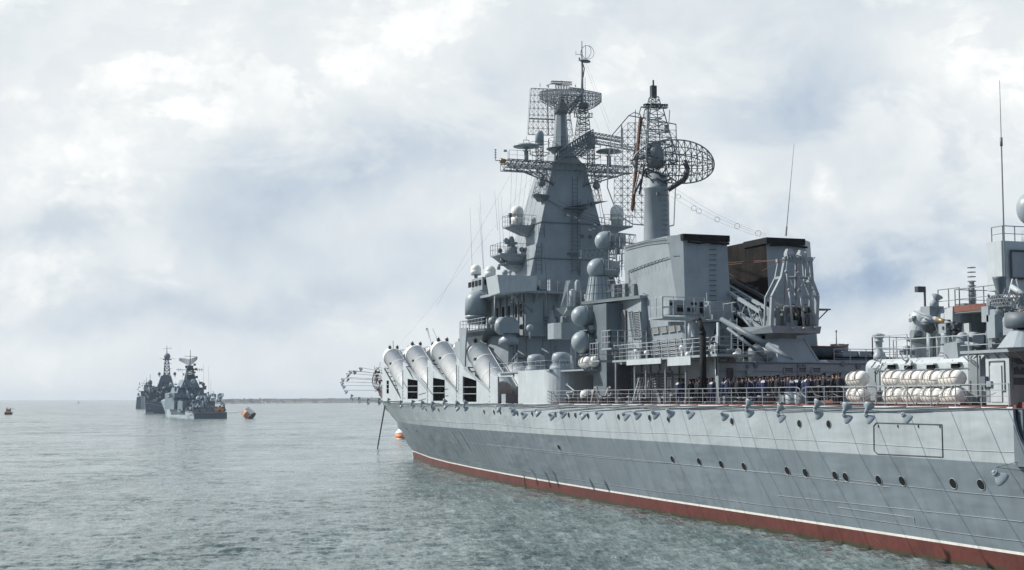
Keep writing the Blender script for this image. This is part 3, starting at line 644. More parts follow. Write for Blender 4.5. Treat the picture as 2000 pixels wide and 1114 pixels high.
m = MB(); m.bar((CX-7.6, c.y+1, c.z), (CX-5.6, c.y+1, c.z-1.7), .09); m.bar((CX-7.6, c.y+3, c.z), (CX-5.6, c.y+3, c.z-1.7), .09); q_ = P(967, 575, 8); m.bar(q_, q_-Z(3.2), .11, 8); part('wing_strut', m, 'paint_dark', bw)
m = MB(); c = P(942, 566, 6.6); zz = P(942, 541, 6.6).z; m.box(CX-6.6, CX+6.6, c.y, P(921, 566, 6.6).y, c.z, zz); m.box(CX-6, CX+6, c.y+.3, c.y+3, 12, c.z); wh = part('pilot_house', m, 'paint')
m = MB()
for i in range(4): m.box(CX-6.67, CX-6.57, c.y+.4+i*1.1, c.y+1.1+i*1.1, zz-.8, zz-.25)
for i in range(3): m.box(CX-6.4+i*.9, CX-5.9+i*.9, c.y-.07, c.y+.03, zz-.8, zz-.25)
part('window', m, 'black', wh)
for u, v, r_, t in ((929.6, 527, 10.4, 6.2), (957.5, 530, 11, 7.6)):
    c = P(u, v, t); r = r_/ppm(c); m = MB(); m.ball(c, r, 20, 12); m.lathe(c-Z(r*.95), (0, 0, 1), [(0, r*.95), (r*.95, r*.99)], 20); o = part('satcom_dome', m, 'white'); m = MB(); m.bar(c-Z(r*2.4), c-Z(r*.9), r*.35, 10); m.lathe(c-Z(r*1.05), (0, 0, 1), [(0, r*.9), (.06, r)], 16); part('pedestal', m, 'paint', o)
m = MB()
for u, v, r in ((986, 533, .3), (976, 545, .24), (996, 531, .2), (1001, 545, .22)):
    c = P(u, v, 7.0); m.ball(c, r, 14, 9); m.bar(c-Z(.8), c, r*.5, 8)
m.bar(P(974, 527, 7), P(974, 517, 7), .17, 8); part('searchlight', m, 'paint')
# -- pyramid foremast
m = MB(); T8 = tapered((1032, 557), (1081, 316), 4.25, 1.55, 1205, 1142, 8.5, 4.6); m.hexa(T8); fm = part('foremast_tower', m, 'paint')
tb, tt_ = T8[0], T8[4]
def tow(u, v): n = (T8[1]-T8[0]).cross(T8[4]-T8[0]).normalized(); return on_plane(u, v, T8[0], n)
m = MB()
for v in (435, 505): a, b_ = tow(1030, v), tow(1200, v); f = (v-557)/(316-557); a = T8[0].lerp(T8[4], f); b_ = T8[1].lerp(T8[5], f); c_ = T8[3].lerp(T8[7], f); m.bar(a-YV(.05), b_-YV(.05), .07, 4); m.bar(a-XV(.05), c_-XV(.05), .07, 4)
a, b_ = tow(1118, 430)-YV(.1), tow(1116, 340)-YV(.1); m.box(a.x-.55, a.x+.55, a.y-.12, a.y+.6, a.z-3.5, a.z-3.3); m.bar(tow(1131, 540)-YV(.1), tow(1133, 506)-YV(.1), .05)
for u, v in ((1137, 462), (1152, 463)): q_ = tow(u, v); m.lathe(q_-YV(.02), (0, -1, 0), [(0, .2), (.05, .2)], 16)
part('seam_band', m, 'paint_dark', fm)
m = MB(); m.ladder(tow(1122, 535)-YV(.12), tow(1122, 345)-YV(.12), (1, 0, 0), .55, .4, .03)
for sx_ in (-.42, .42): m.bar(tow(1122, 535)+V((sx_, -.45, 0)), tow(1122, 390)+V((sx_, -.45, 0)), .025)
for i in range(20): q_ = tow(1122, 530-7*i); m.tube([q_+V((-.42, 0, 0)), q_+V((-.42, -.45, 0)), q_+V((.42, -.45, 0)), q_+V((.42, 0, 0))], .02, 3)
m.ladder(tow(1052, 535)-YV(.1), tow(1052, 475)-YV(.1), (1, 0, 0), .6, .4, .03); m.ladder(tow(1057, 464)-YV(.1), tow(1057, 440)-YV(.1), (1, 0, 0), .6, .4, .03); part('ladder', m, 'paint_dark', fm)
def bracket_platform(u0, u1, v, t0, t1, dz, L, name='mast_platform', rail=True, m_='paint'):
    c = P(u0, v, t0); z = c.z; x0, x1 = CX-t0, CX-t1; y = c.y
    m = MB(); m.box(x0, x1, y-L/2, y+L/2, z-.16, z); s_ = 1 if abs(t0) > abs(t1) else -1
    xo, xi = (x0, x1)
    m.prism([(xo+(xi-xo)*.55, y-L*.3, z-dz*.75), (xi, y-L*.3, z-dz), (xi, y+L*.3, z-dz), (xo+(xi-xo)*.55, y+L*.3, z-dz*.75)], [(xo+(xi-xo)*.04, y-L*.45, z-.16), (xi, y-L*.45, z-.16), (xi, y+L*.45, z-.16), (xo+(xi-xo)*.04, y+L*.45, z-.16)])
    o = part(name, m, m_)
    if rail: r_ = MB(); r_.rail([(x1, y-L/2+.05, z), (x0, y-L/2+.05, z), (x0, y+L/2-.05, z), (x1, y+L/2-.05, z)], 1.0, .8, 2, .025, .018); part('platform_rail', r_, 'lattice', o)
    return o, y, z
o, y_, z_ = bracket_platform(989, 1048, 441, 5.4, 2.4, 1.15, 2.4)
c = P(1012, 428, 4.3); c.y = y_; c = V((CX-4.25, y_, z_)); m = MB(); m.lathe(c, (0, 0, 1), [(0, .58), (.95, .62)], 20); m.dome(c+Z(.9), .64, 1.15, 8, 22); part('mast_dome', m, 'white')
m = MB(); m.bar(c+V((-.9, -.4, 0)), c+V((-.9, -.4, 1.0)), .1, 6); m.cbox(c+V((-.9, -.4, 1.0)), .3, .3, .4); part('lamp_head', m, 'lattice')
o, y_, z_ = bracket_platform(1226, 1180, 444, -5.4, -2.4, 1.0, 2.4)
c = V((CX+4.25, y_, z_)); m = MB(); m.lathe(c, (0, 0, 1), [(0, .58), (.6, .58), (.62, .72), (.75, .72), (.95, .64)], 20); m.dome(c+Z(.9), .66, 1.25, 8, 22); part('mast_dome', m, 'white')
o, y_, z_ = bracket_platform(967, 1040, 497, 6.3, 3.2, 1.9, 3.0)
c = V((CX-4.6, y_, z_)); m = MB(); m.lathe(c, (0, 0, 1), [(0, .62), (.75, .62), (.8, .45), (1.0, .4)], 18); m.cbox(c+Z(1.25), .5, .6, .55); dr_ = part('optical_director', m, 'paint')
m = MB(); m.lathe(c+V((-.1, .3, 1.55)), (0, -1, 0), [(0, .28), (.6, .3), (.75, .24), (.76, .01)], 16); m.lathe(c+V((-.62, .2, 1.45)), (0, -1, 0), [(0, .2), (.5, .2)], 12); m.box(c.x-.7, c.x+.6, c.y-.15, c.y+.15, c.z+1.05, c.z+1.3); part('scope', m, 'paint', dr_)
m = MB()
for dx, dz in ((-1.4, .3), (-1.15, -.6), (.9, .5)):
    q_ = c+V((dx, -.6, dz)); m.ball(q_, .26, 12, 8); m.bar(q_-Z(.4), q_, .08)
m.tube([c+V((-1.5, -.4, -.3)), c+V((-1.2, -.5, -1.1)), c+V((-.9, -.5, -.5))], .04); part('signal_lamp', m, 'lattice')
bracket_platform(981, 1016, 514, 5.6, 3.4, .5, 2.2, 'mast_platform', False, 'paint_dark')
# wind scoops beside the mast, and the aft lookout gallery
m = MB(); a = tow(1152, 396); m.prism([a+V((0, -.5, -.35)), a+V((.5, -.2, -.15)), a+V((.5, .9, -.15)), a+V((0, .9, -.35))], [a+V((0, -.6, 0)), a+V((2.0, -.1, .25)), a+V((2.0, .5, .25)), a+V((0, .9, 0))]); part('sponson', m, 'paint_dark')
m = MB(); a = tow(1062, 382); m.prism([a+V((-.2, -.3, -.5)), a+V((.3, -.3, -.5)), a+V((.3, 1.2, -.5)), a+V((-.2, 1.2, -.5))], [a+V((-.95, -.5, .1)), a+V((.5, -.5, -.05)), a+V((.5, 1.2, -.05)), a+V((-.95, .8, .1))]); part('sponson', m, 'paint_dark')
m = MB(); a, b_ = tow(1101, 408), tow(1141, 401); m.add([a, b_, b_-YV(1.2), a-YV(.9)], [(0, 1, 2, 3)]); 
for p, q_ in ((b_-YV(1.2), tow(1130, 423)), (a-YV(.9), tow(1104, 423)), (b_-YV(.6), tow(1127, 423)), (b_, tow(1128, 422))): m.bar(p, q_, .04)
m.box(a.x, b_.x, a.y-1.0, a.y, a.z-.02, a.z+.06); m.bar(b_-YV(1), b_-YV(1)+Z(.4), .05); part('lookout_shelf', m, 'paint_dark')
m = MB(); m.prism([T8[4]+V((.15, .15, 0)), T8[5]+V((-.15, .15, 0)), T8[6]+V((-.15, -.2, 0)), T8[7]+V((.15, -.2, 0))], [T8[4].lerp(T8[5], .30)+V((0, 1.2, 1.5)), T8[4].lerp(T8[5], .70)+V((0, 1.2, 1.5)), T8[7].lerp(T8[6], .70)+V((0, -1.4, 1.5)), T8[7].lerp(T8[6], .30)+V((0, -1.4, 1.5))]); part('tower_cap', m, 'paint', fm)
# -- main yard
Yy = T8[4].y+.3; zy = P(1100, 331, 0).z
m = MB(); m.truss((CX-6.6, Yy-.6, zy), (CX+6.6, Yy-.6, zy), (0, .45, 0), (0, 0, .34), 22, .055, .035); m.truss((CX-6.2, Yy+1.8, zy), (CX+6.2, Yy+1.8, zy), (0, .4, 0), (0, 0, .34), 18, .05, .03)
for s_ in (1, -1):
    for k in range(5): x = CX+s_*(1.6+k*1.1); m.bar((x, Yy-1, zy-.35), (CX+s_*1.6, Yy-.3, zy-2.0+k*.05), .045); m.bar((x, Yy+1.5, zy-.35), (CX+s_*(1.6+k*.5), Yy, zy-1.5+k*.2), .035)
    m.tube([(CX+s_*1.5, Yy-.6, zy-1.7), (CX+s_*3.1, Yy-.6, zy-1.35), (CX+s_*6.2, Yy-.6, zy-.35)], .05)
yd = part('yardarm', m, 'lattice')
m = MB(); m.rail([(CX-6.4, Yy-1.0, zy+.34), (CX+6.4, Yy-1.0, zy+.34)], .9, .8, 2, .02, .014); m.lat(lambda a, b: (CX-6.3+12.6*a, Yy-.9+2.6*b, zy+.36), 30, 3, .022, 1); part('catwalk', m, 'lattice', yd)
m = MB(); e = V((CX-6.7, Yy-.6, zy+.2)); m.bar(e, e-XV(1.0), .05); m.bar(e-XV(1.0), e+V((-1.0, 0, 1.1)), .045); [m.ring(e+V((-1.0, 0, .3+.25*k)), (0, 0, 1), .11, .03, 8) for k in range(4)]; m.bar(e+V((.3, 0, .3)), e+V((.3, 0, 1.0)), .03); m.cbox(e+V((0, 0, 1.0)), .3, .2, .2); part('end_aerial', m, 'lattice_pale', yd)
m = MB(); m.lathe(e, (-1, 0, 0), [(0, .2), (.5, .28), (.52, .01)], 12); part('end_lamp', m, 'brass', yd)
for s_, uu in ((-1, 1032), (1, 1216)):           # mushroom dish, cylinder aerial with hoop gallery, underslung lamp
    x = CX + s_*4.4; b0 = V((x, Yy-.3, zy+.34)); m = MB(); m.bar(b0, b0+Z(1.0), .22, 10); m.bar(b0+Z(1.0), b0+Z(1.45), .12, 8)
    m.lathe(b0+Z(1.35), (0, 0, 1), [(0, .35), (.06, 1.28), (.16, 1.30), (.28, 1.1), (.40, .6), (.44, .001)], 28)
    for k in range(3): m.ring(b0+Z(1.05+.2*k), (0, 0, 1), .35-.05*k, .03, 12)
    m.tube([b0+V((-.28, 0, 1.6)), b0+V((-.28, 0, 2.1)), b0+V((.28, 0, 2.1)), b0+V((.28, 0, 1.6))], .035); m.bar(b0+Z(2.1), b0+Z(2.5), .025); part('saucer_aerial', m, 'radome')
    x = CX + s_*2.75; b0 = V((x, Yy+.4, zy+.34)); m = MB(); m.tower(b0, b0+Z(2.0), .62, .40, 5, .04, .028); o = part('lattice_stand', m, 'lattice')
    m = MB(); m.dome(b0+Z(1.95), .43, 1.35, 7, 20); m.lathe(b0+Z(1.85), (0, 0, 1), [(0, .46), (.12, .46)], 20); part('drum_aerial', m, 'radome', o)
    m = MB()
    for z in (.95, 2.05): m.ring(b0+Z(z), (0, 0, 1), 1.0, .03, 22)
    for k in range(8): a = 2*pi*k/8; m.bar(b0+V((cos(a), sin(a), .95)), b0+V((cos(a), sin(a), 2.05)), .024); m.bar(b0+V((cos(a), sin(a), .95)), b0+V((cos(a)*.4, sin(a)*.4, .7)), .024)
    part('hoop_gallery', m, 'lattice', o)
    c = V((CX+s_*2.9, Yy-.6, zy-1.75)); m = MB(); m.ball(c, .38, 16, 10); m.bar(c, c+Z(.6), .2, 8); m.tower(c+Z(.3), c+Z(1.3), .7, .8, 2, .035); m.tower(c+V((-.5*s_*-1, .6, -1.4)), c+V((.1, .6, .2)), .55, .7, 3, .025); part('underslung_aerial', m, 'lattice')
# sloping lattice screens and the column above the tower
m = MB(); A_ = P(1087, 306, 1.3); B_ = P(1155, 263, -1.7); C_ = P(1163, 279, -2.0); D_ = P(1137, 306, -1.0)
m.truss(A_.lerp(D_, .0), B_, YV(.5), Z(.42), 14, .06, .045); m.lat(lambda a, b: A_.lerp(D_, b).lerp(B_.lerp(C_, b), a)-YV(.6), 9, 5, .035, 2); m.lat(lambda a, b: A_.lerp(D_, b).lerp(B_.lerp(C_, b), a)+YV(.6), 9, 5, .035, 1); part('lattice_screen', m, 'lattice')
m = MB(); A2 = P(1148, 262, -1.6); B2 = P(1215, 274, -5.0); m.truss(A2, B2, YV(.3), Z(.2), 10, .04, .028); m.truss(P(1160, 277, -2), P(1240, 292, -6), YV(.2), Z(.15), 9, .03, .022); m.bar(B2, P(1232, 300, -5.5), .03); part('aerial_spreader', m, 'lattice')
m = MB(); c0 = P(1100, 300, 0); c1 = P(1100, 218, 0); hh_ = (c1-c0).length; m.lathe(V((c0.x, c0.y+.6, c0.z)), (0, 0, 1), [(0, .82), (hh_*.2, .80), (hh_*.95, .56), (hh_, .56)], 8, False, pi/8); col_ = part('mast_column', m, 'paint')
m = MB(); q_ = V((c0.x, c0.y+.6, P(1090, 292, 0).z)); m.lathe(q_-Z(.5), (0, 0, 1), [(0, .8), (.35, 1.45), (.45, 1.5)], 18); m.rail([q_+V((1.3*cos(a), 1.3*sin(a), 0)) for a in np.linspace(0, 2*pi, 11)], .9, .9, 2, .024, .016); part('crow_nest', m, 'paint_dark', col_)
# flat lattice array, half-dish, top bars
m = MB(); K4 = [P(1043.5, 169, 2.0), P(1113, 172, -1.7), P(1126, 263, -1.9), P(1037.7, 259.5, 2.1)]
Q = lambda a, b: K4[0].lerp(K4[1], a).lerp(K4[3].lerp(K4[2], a), b)+YV(.9)
m.lat(Q, 9, 7, .024, 2, redge=.04); m.lat(lambda a, b: Q(a, b)+YV(.35), 9, 7, .016, 0); m.bar(Q(0, .66), Q(1, .66), .09); m.bar(Q(.45, 0), Q(.45, 1), .07); m.bar(Q(.62, 0), Q(.62, 1), .07)
o = part('flat_array_radar', m, 'lattice_mid')
m = MB(); Lp, Rp = P(1060, 185, 2.4), P(1176.5, 190, -3.3); cen = (Lp+Rp)/2
def dish(a, b, dy=0.0):
    s_ = 2*a-1; e = max(0, 1-abs(s_)**2.2); top = .42 + .06*e; botz = -.42 - 1.25*e
    z = top + (botz-top)*b; xx = Lp.lerp(Rp, a); return V((xx.x, xx.y-1.2+1.5*s_*s_-(.55*e*(2*b-1)**2*-1)+dy, xx.z+z))
m.lat(dish, 20, 7, .026, 2, redge=.05); m.lat(lambda a, b: dish(a, b, .5+.3*(1-abs(2*a-1))), 13, 4, .04, 1)
for i in range(14):
    for j in range(5): m.bar(dish(i/13, j/4), dish(i/13, j/4, .5+.3*(1-abs(2*i/13-1))), .022, 3)
for i in range(28): m.bar(dish(.02+.6*i/28, 0), dish(.02+.6*i/28, 1), .02, 3)
for j in range(9): m.bar(dish(.03, j/8), dish(.62, j/8), .03, 3)
o = part('curved_dish_radar', m, 'lattice_mid')
m = MB(); hub = V((c1.x, c1.y+.6, c1.z)); m.lathe(hub-Z(.2), (0, 0, 1), [(0, .62), (.35, .75), (.8, .7), (1.4, .35), (2.2, .3)], 14); m.bar(hub+V((.5, -.3, .2)), P(1134, 186, -.8), .12, 6); m.bar(P(1112, 222, -.8), P(1130, 197, -.9), .13, 6); m.bar(P(1090, 207, 0), P(1121, 196, -.4), .05); part('rotator', m, 'lattice')
m = MB()
for (u0, v0, u1, v1) in ((1077, 164.5, 1116, 166), (1070, 166, 1071, 171)): m.bar(P(u0, v0, 0), P(u1, v1, 0), .07)
m.truss(P(1077, 161, .9), P(1116, 163, -.9), YV(.12), Z(.12), 9, .03); m.truss(P(1113, 174, -.6), P(1140, 177, -1.9), YV(.15), Z(.12), 7, .035); m.bar(P(1097, 163, 0), P(1097, 157, 0), .03); m.truss(P(1086, 175, .4), P(1112, 176, -.6), YV(.2), Z(.5), 5, .04); m.bar(P(1067, 168, .9), P(1078, 163, .6), .05)
m.bar(P(1055, 170, 1.2), P(1054.5, 163, 1.2), .035); m.bar(P(1124, 170, -1), P(1124, 166, -1), .05); part('top_bar_aerial', m, 'lattice')
m = MB(); a, b_ = P(1138, 270, -1.3), P(1139, 212, -1.3); m.tower(a, b_, 1.25, .7, 7, .045, .03); m.lathe(b_, (0, 0, 1), [(0, .5), (.5, .45), (.6, .2)], 12); m.bar(P(1121, 229, -1), P(1157, 230, -2.2), .05)
for u in (1122, 1126, 1152, 1156): q_ = P(u, 229, -1.5); m.bar(q_, q_+Z(.35), .05); m.ball(q_+Z(.35), .09, 8, 6)
for z in range(4): m.ring(a.lerp(b_, .3+.18*z), (0, 0, 1), .5-.04*z, .05, 12)
o = part('topmast_lattice', m, 'lattice')
m = MB(); a, b_ = P(1137, 212, -1.3), P(1134, 82, -1.3); b_.y = a.y; m.bar(a, a.lerp(b_, .7), .13, 8, .1); m.bar(a.lerp(b_, .7), b_, .07, 6, .04); top_ = a.lerp(b_, .70); m.lathe(top_+V((.35, 0, -.05)), (.12, 0, 1), [(0, .3), (.05, .55), (.13, .5), (.25, .1)], 16)
m.ring(top_+V((.62, 0, .95)), (0, 1, 0), .68, .025, 22); m.ring(top_+V((.42, 0, .95)), (.9, .5, 0), .66, .025, 22); m.bar(top_+V((.4, 0, .3)), top_+V((.4, 0, 1.65)), .03)
m.bar(top_+V((-.65, 0, .65)), top_+V((.1, 0, .65)), .025); m.bar(top_+V((-.65, 0, .55)), top_+V((-.65, 0, .95)), .022); m.bar(top_+V((-.2, 0, .2)), top_, .03); [m.ball(top_+V((-.28, 0, .1+.18*k)), .09, 8, 6) for k in range(2)]
m.tube([top_, top_+V((.25, 0, -.7)), top_+V((.12, 0, -1.6))], .06); m.ladder(a+V((.28, 0, .5)), top_+V((.28, 0, -1.6)), (1, 0, 0), .16, .25, .015); part('topmast', m, 'lattice', o)

# -- gun tub and the twin rotary guns
m = MB(); zt2 = 10.25; y0, y1 = P(973, 735, 10.4).y, P(1064, 735, 10.4).y
m.box(CX-10.4, CX-4, y1-1.0, y0, zt2-.14, zt2); gp = part('gun_platform', m, 'paint')
pts = [(CX-10.42, P(1012, 760, 10.42).y)] + [(CX-10.42, y1)] + [(CX-10.42+1.8*(1-cos(a)), y1-1.8*sin(a)) for a in np.linspace(.2, pi/2, 8)] + [(CX-6.5, y1-1.8)]
m = MB(); inn = [(x+.12, y+.03) for x, y in pts]
for (a, b_), (c, d) in zip(zip(pts, pts[1:]), zip(inn, inn[1:])): m.prism([(a[0], a[1], 7.36), (b_[0], b_[1], 7.36), (d[0], d[1], 7.36), (c[0], c[1], 7.36)], [(a[0], a[1], zt2), (b_[0], b_[1], zt2), (d[0], d[1], zt2), (c[0], c[1], zt2)])
part('gun_tub', m, 'paint_pale', gp)
m = MB(); m.rail([(CX-10.3, y0, zt2), (CX-10.3, y1, zt2), (CX-8.6, y1-1.7, zt2)], .75, 1.1, 2, .022, .016); part('platform_rail', m, 'lattice_pale', gp)
for u in (1047, 1096):
    c = P(u, 722, 6.9); c.z = zt2; m = MB(); m.lathe(c, (0, 0, 1), [(0, 1.05), (.35, .98), (.75, .74), (.80, .82), (1.25, .80), (1.5, .70), (1.62, .35), (1.64, .001)], 24); o = part('rotary_gun', m, 'radome')
    m = MB(); m.bar(c+V((-.3, .3, 1.15)), c+V((-1.15, 1.6, 1.95)), .10, 8); part('barrel', m, 'steel_dark', o)
    m = MB(); [m.bar(c+V((.95*cos(a), .95*sin(a), .35)), c+V((.74*cos(a), .74*sin(a), .78)), .03) for a in np.linspace(0, 2*pi, 17)]; part('rib', m, 'paint_dark', o)
m = MB(); m.bar(P(999, 716, 9), P(1010, 705, 9), .05); m.rail([P(1000, 722, 8), P(1010, 710, 8)], .9, .7, 2); part('stair_rail', m, 'lattice_pale')
m = MB(); p = P(998, 788, 9.8); m.box(p.x-.5, p.x+.8, p.y, p.y+1.1, 7.4, 8.3); part('deck_locker', m, 'paint')
# dark enclosed bay between tub and uptakes, ladders and lockers in it
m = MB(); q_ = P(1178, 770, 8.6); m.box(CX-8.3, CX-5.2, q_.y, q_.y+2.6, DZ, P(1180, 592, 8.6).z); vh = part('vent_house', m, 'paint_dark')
m = MB(); q2 = P(1132, 770, 7.4); m.box(CX-7.6, CX-5.9, q_.y+4.2, q2.y+1, 9.75, 10.05); m.box(CX-9.6, CX-5.9, q_.y+1.5, q2.y-.5, 10.05, 10.17); part('shelter_roof', m, 'paint')
m = MB(); a = P(1150, 772, 8.8); m.ladder(V((CX-6.7, a.y+3, DZ)), V((CX-6.7, a.y+3, 10)), (0, 1, 0)); m.box(CX-7.2, CX-6.2, a.y+4.5, a.y+6, DZ, 9); m.lathe((CX-7.4, a.y+6.5, DZ), (0, 0, 1), [(0, .3), (1.5, .3), (1.6, .15)], 10); part('deck_fitting', m, 'paint')

# -- side globes, with drum bodies; cone director; lookout tub
for u, v, r_, t, L_ in ((1136, 618, 20.5, 9.0, 2.1), (1137, 668.5, 21.5, 9.0, 2.1), (1167, 525.5, 20.5, 7.2, 1.7), (1181, 471.5, 19.5, 6.6, 1.6)):
    c = P(u, v, t); r = r_/ppm(c); m = MB(); m.lathe(c, (1, -.12, 0), [(-r, .001), (-r*.985, r*.17), (-r*.94, r*.34), (-r*.87, r*.5), (-r*.77, r*.64), (-r*.64, r*.77), (-r*.5, r*.87), (-r*.34, r*.94), (-r*.17, r*.985), (0, r), (.3, r)] + ([(.31, r*.97), (.5, r*.97)]) + [(.51, r*.88), (L_*.7, r*.88), (L_*.71, r*.8), (L_, r*.78)], 30)
    o = part('jammer_globe', m, 'radome'); m = MB(); m.lathe(c+V((.3, -.03, 0)), (1, -.12, 0), [(0, r), (.001, r+.03), (.08, r+.03), (.081, r)], 30); m.bar(c+V((L_*.7, 0, -r*.8)), c+V((L_*.7, 0, -r*1.25)), .2, 8); m.bar(c+V((.1, -r*.3, -r*.9)), c+V((.3, -r*.3, -r*1.3)), .1, 6); part('mount', m, 'paint_dark', o)
m = MB(); q_ = P(1148, 645, 8.6); m.box(CX-9.0, CX-5.2, q_.y-.8, q_.y+.8, q_.z-.1, q_.z); m.box(CX-9.0, CX-5.2, q_.y-.8, q_.y+.8, P(1148, 692, 8.6).z-.1, P(1148, 692, 8.6).z); m.rail([(CX-6.5, q_.y-.8, q_.z), (CX-8, q_.y-.8, q_.z)], 1.6, .8, 3, .03); m.rail([(CX-6.3, q_.y-.8, P(1148, 692, 8).z), (CX-8, q_.y-.8, P(1148, 692, 8).z)], 1.4, .8, 3, .03); part('globe_shelf', m, 'paint_dark')
ct = P(1171, 593, 7.0); k = 1/ppm(ct); m = MB(); m.lathe(ct, (0, 0, 1), [(-.55, .5), (-.12, 1.18), (0, 1.22), (.02, 1.22), (.7, 1.10), (1.4, .97), (2.15, .84), (2.2, .4), (2.21, .001)], 18, False); o = part('cone_director', m, 'radome')
m = MB()
for z, r in ((.04, 1.23), (.72, 1.105), (1.42, .975), (2.14, .85)): m.ring(ct+Z(z), (0, 0, 1), r, .022, 18)
for a in np.linspace(0, 2*pi, 19): m.bar(ct+V((1.225*cos(a), 1.225*sin(a), .02)), ct+V((.845*cos(a), .845*sin(a), 2.15)), .02)
part('panel_seam', m, 'paint_dark', o)
m = MB(); c = P(1126, 601, 8.2); zz = c.z; m.prism([(c.x-1.1, c.y-.7, zz-.25), (c.x+1.1, c.y-.7, zz-.25), (c.x+1.1, c.y+1.5, zz-.6), (c.x-.6, c.y+1.5, zz-.6)], [(c.x-1.2, c.y-.9, zz), (c.x+1.3, c.y-.9, zz), (c.x+1.3, c.y+1.6, zz), (c.x-1.2, c.y+1.6, zz)])
m.prism([(c.x-.2, c.y+1.0, zz), (c.x+1.3, c.y+1.0, zz), (c.x+1.3, c.y+1.3, zz), (c.x-.9, c.y+1.3, zz)], [(c.x-.1, c.y+1.0, zz+2.3), (c.x+1.3, c.y+1.0, zz+2.3), (c.x+1.3, c.y+1.3, zz+2.3), (c.x-.4, c.y+1.3, zz+2.3)])
m.lathe((c.x-.35, c.y, zz), (0, 0, 1), [(0, .33), (1.35, .27), (1.5, .1)], 14); m.lathe((c.x+.25, c.y+.4, zz+.2), (0, 0, 1), [(0, .3), (1.9, .22), (2.1, .1)], 12); m.lathe((c.x+.9, c.y, zz), (0, 0, 1), [(0, .3), (1.1, .3)], 12)
o = part('lookout_tub', m, 'paint'); m = MB(); m.rail([(c.x-1.15, c.y-.85, zz), (c.x+1.25, c.y-.85, zz)], 1.3, .6, 3, .028); m.bar((c.x-1.15, c.y-.85, zz), (c.x-.35, c.y+1, zz+2.2), .05); part('platform_rail', m, 'lattice_pale', o); m = MB(); m.bar((c.x+1, c.y+1, zz-.6), (c.x+1.5, c.y+1, 13), .3, 6); part('support', m, 'paint_dark', o)
m = MB(); m.truss(P(1133, 497, 9), P(1218, 489, 5.8), YV(.2), Z(.28), 9, .035, .025); m.truss(P(1190, 462, 6.6), P(1240, 468, 4.5), YV(.2), Z(.35), 5, .03); part('swing_derrick', m, 'lattice')
m = MB()
for i in range(46):
    a = P(random.uniform(1186, 1232), random.uniform(480, 575), random.uniform(5.4, 7.4)); d = random.choice([V((0, 0, random.uniform(.6, 1.6))), V((random.uniform(-.9, .9), random.uniform(-.8, .8), random.uniform(-.3, .3)))]); m.bar(a, a+d, random.choice((.03, .045, .06)))
m.rail([P(1197, 582, 7), P(1250, 576, 6.4)], 1.0, .8, 3, .03)
for u in (1205, 1226, 1244): q_ = P(u, 578, 6.5); m.cbox(q_+Z(.4), .7, .5, 1.0)
part('pipe_tangle', m, 'lattice')

# -- uptakes and the two funnels
Ya = P(1340, 689, 6.2).y; YaT = Ya+.5
def fpt(u, v, Y): return PY(u, v, Y)
zf = P(1340, 700, 6.2).z
pt0 = fpt(1302, 460, YaT+1.15); tp = CX-pt0.x; ch = fpt(1334, 458.5, YaT); rt_ = fpt(1419, 461, YaT); ztop = ch.z
frontY = P(1218, 472, tp).y
bl_ = fpt(1341, 695, Ya); br2 = fpt(1434, 695, Ya)
m = MB(); bot = [(bl_.x-.02, Ya+.03, zf), (bl_.x, Ya, zf), (br2.x, Ya, zf), (br2.x, frontY+.6, zf), (bl_.x-.02, frontY+.6, zf)]
top = [(pt0.x, YaT+1.15, ztop), (ch.x, YaT, ztop), (rt_.x, YaT, ztop), (rt_.x, frontY, ztop), (pt0.x, frontY, ztop)]
m.prism(bot, top); fn = part('funnel', m, 'paint'); PF = ([V(p) for p in bot], [V(p) for p in top])
def pface(u, v): return on_plane(u, v, PF[0][0], (PF[0][4]-PF[0][0]).cross(PF[1][0]-PF[0][0]).normalized())
def aface(u, v): return on_plane(u, v, PF[0][1], (PF[0][2]-PF[0][1]).cross(PF[1][1]-PF[0][1]).normalized())
m = MB(); m.box(ch.x-.12, rt_.x+.12, YaT-.28, YaT+3.2, ztop-.42, ztop+.04); m.tube([V((ch.x+.2, YaT-.36, ztop-.55)), V((ch.x+1.1, YaT-.42, ztop-.62)), V((ch.x+1.8, YaT-.36, ztop-.5)), V((rt_.x-.4, YaT-.4, ztop-.62)), V((rt_.x, YaT-.36, ztop-.55))], .09, 6); part('funnel_cap', m, 'black', fn)
m = MB()
for v in range(478, 590, 10): a, b_ = aface(1386, v)-YV(.14), aface(1397, v)-YV(.14); m.tube([a+YV(.14), a, b_, b_+YV(.14)], .032, 4)
part('rung', m, 'steel_dark', fn)
m = MB(); nP = V((-.12, 0, 0))
def prun(pts, r): m.tube([pface(u, v)+nP for u, v in pts], r, 5)
prun([(1220, 482), (1262, 471), (1302, 466)], .035); prun([(1222, 487), (1262, 477), (1304, 472)], .03); prun([(1230, 530), (1260, 518), (1290, 508), (1308, 503)], .035)
for i in range(10): u = 1236+i*7; v = 527-(u-1236)*.36; a = pface(u, v)+nP; m.bar(a, a+V((-.25, .1, -.35)), .03)
m.tube([aface(1312, 502)-YV(.3), aface(1326, 501)-YV(.15)], .03); part('jackstay', m, 'paint_dark', fn)
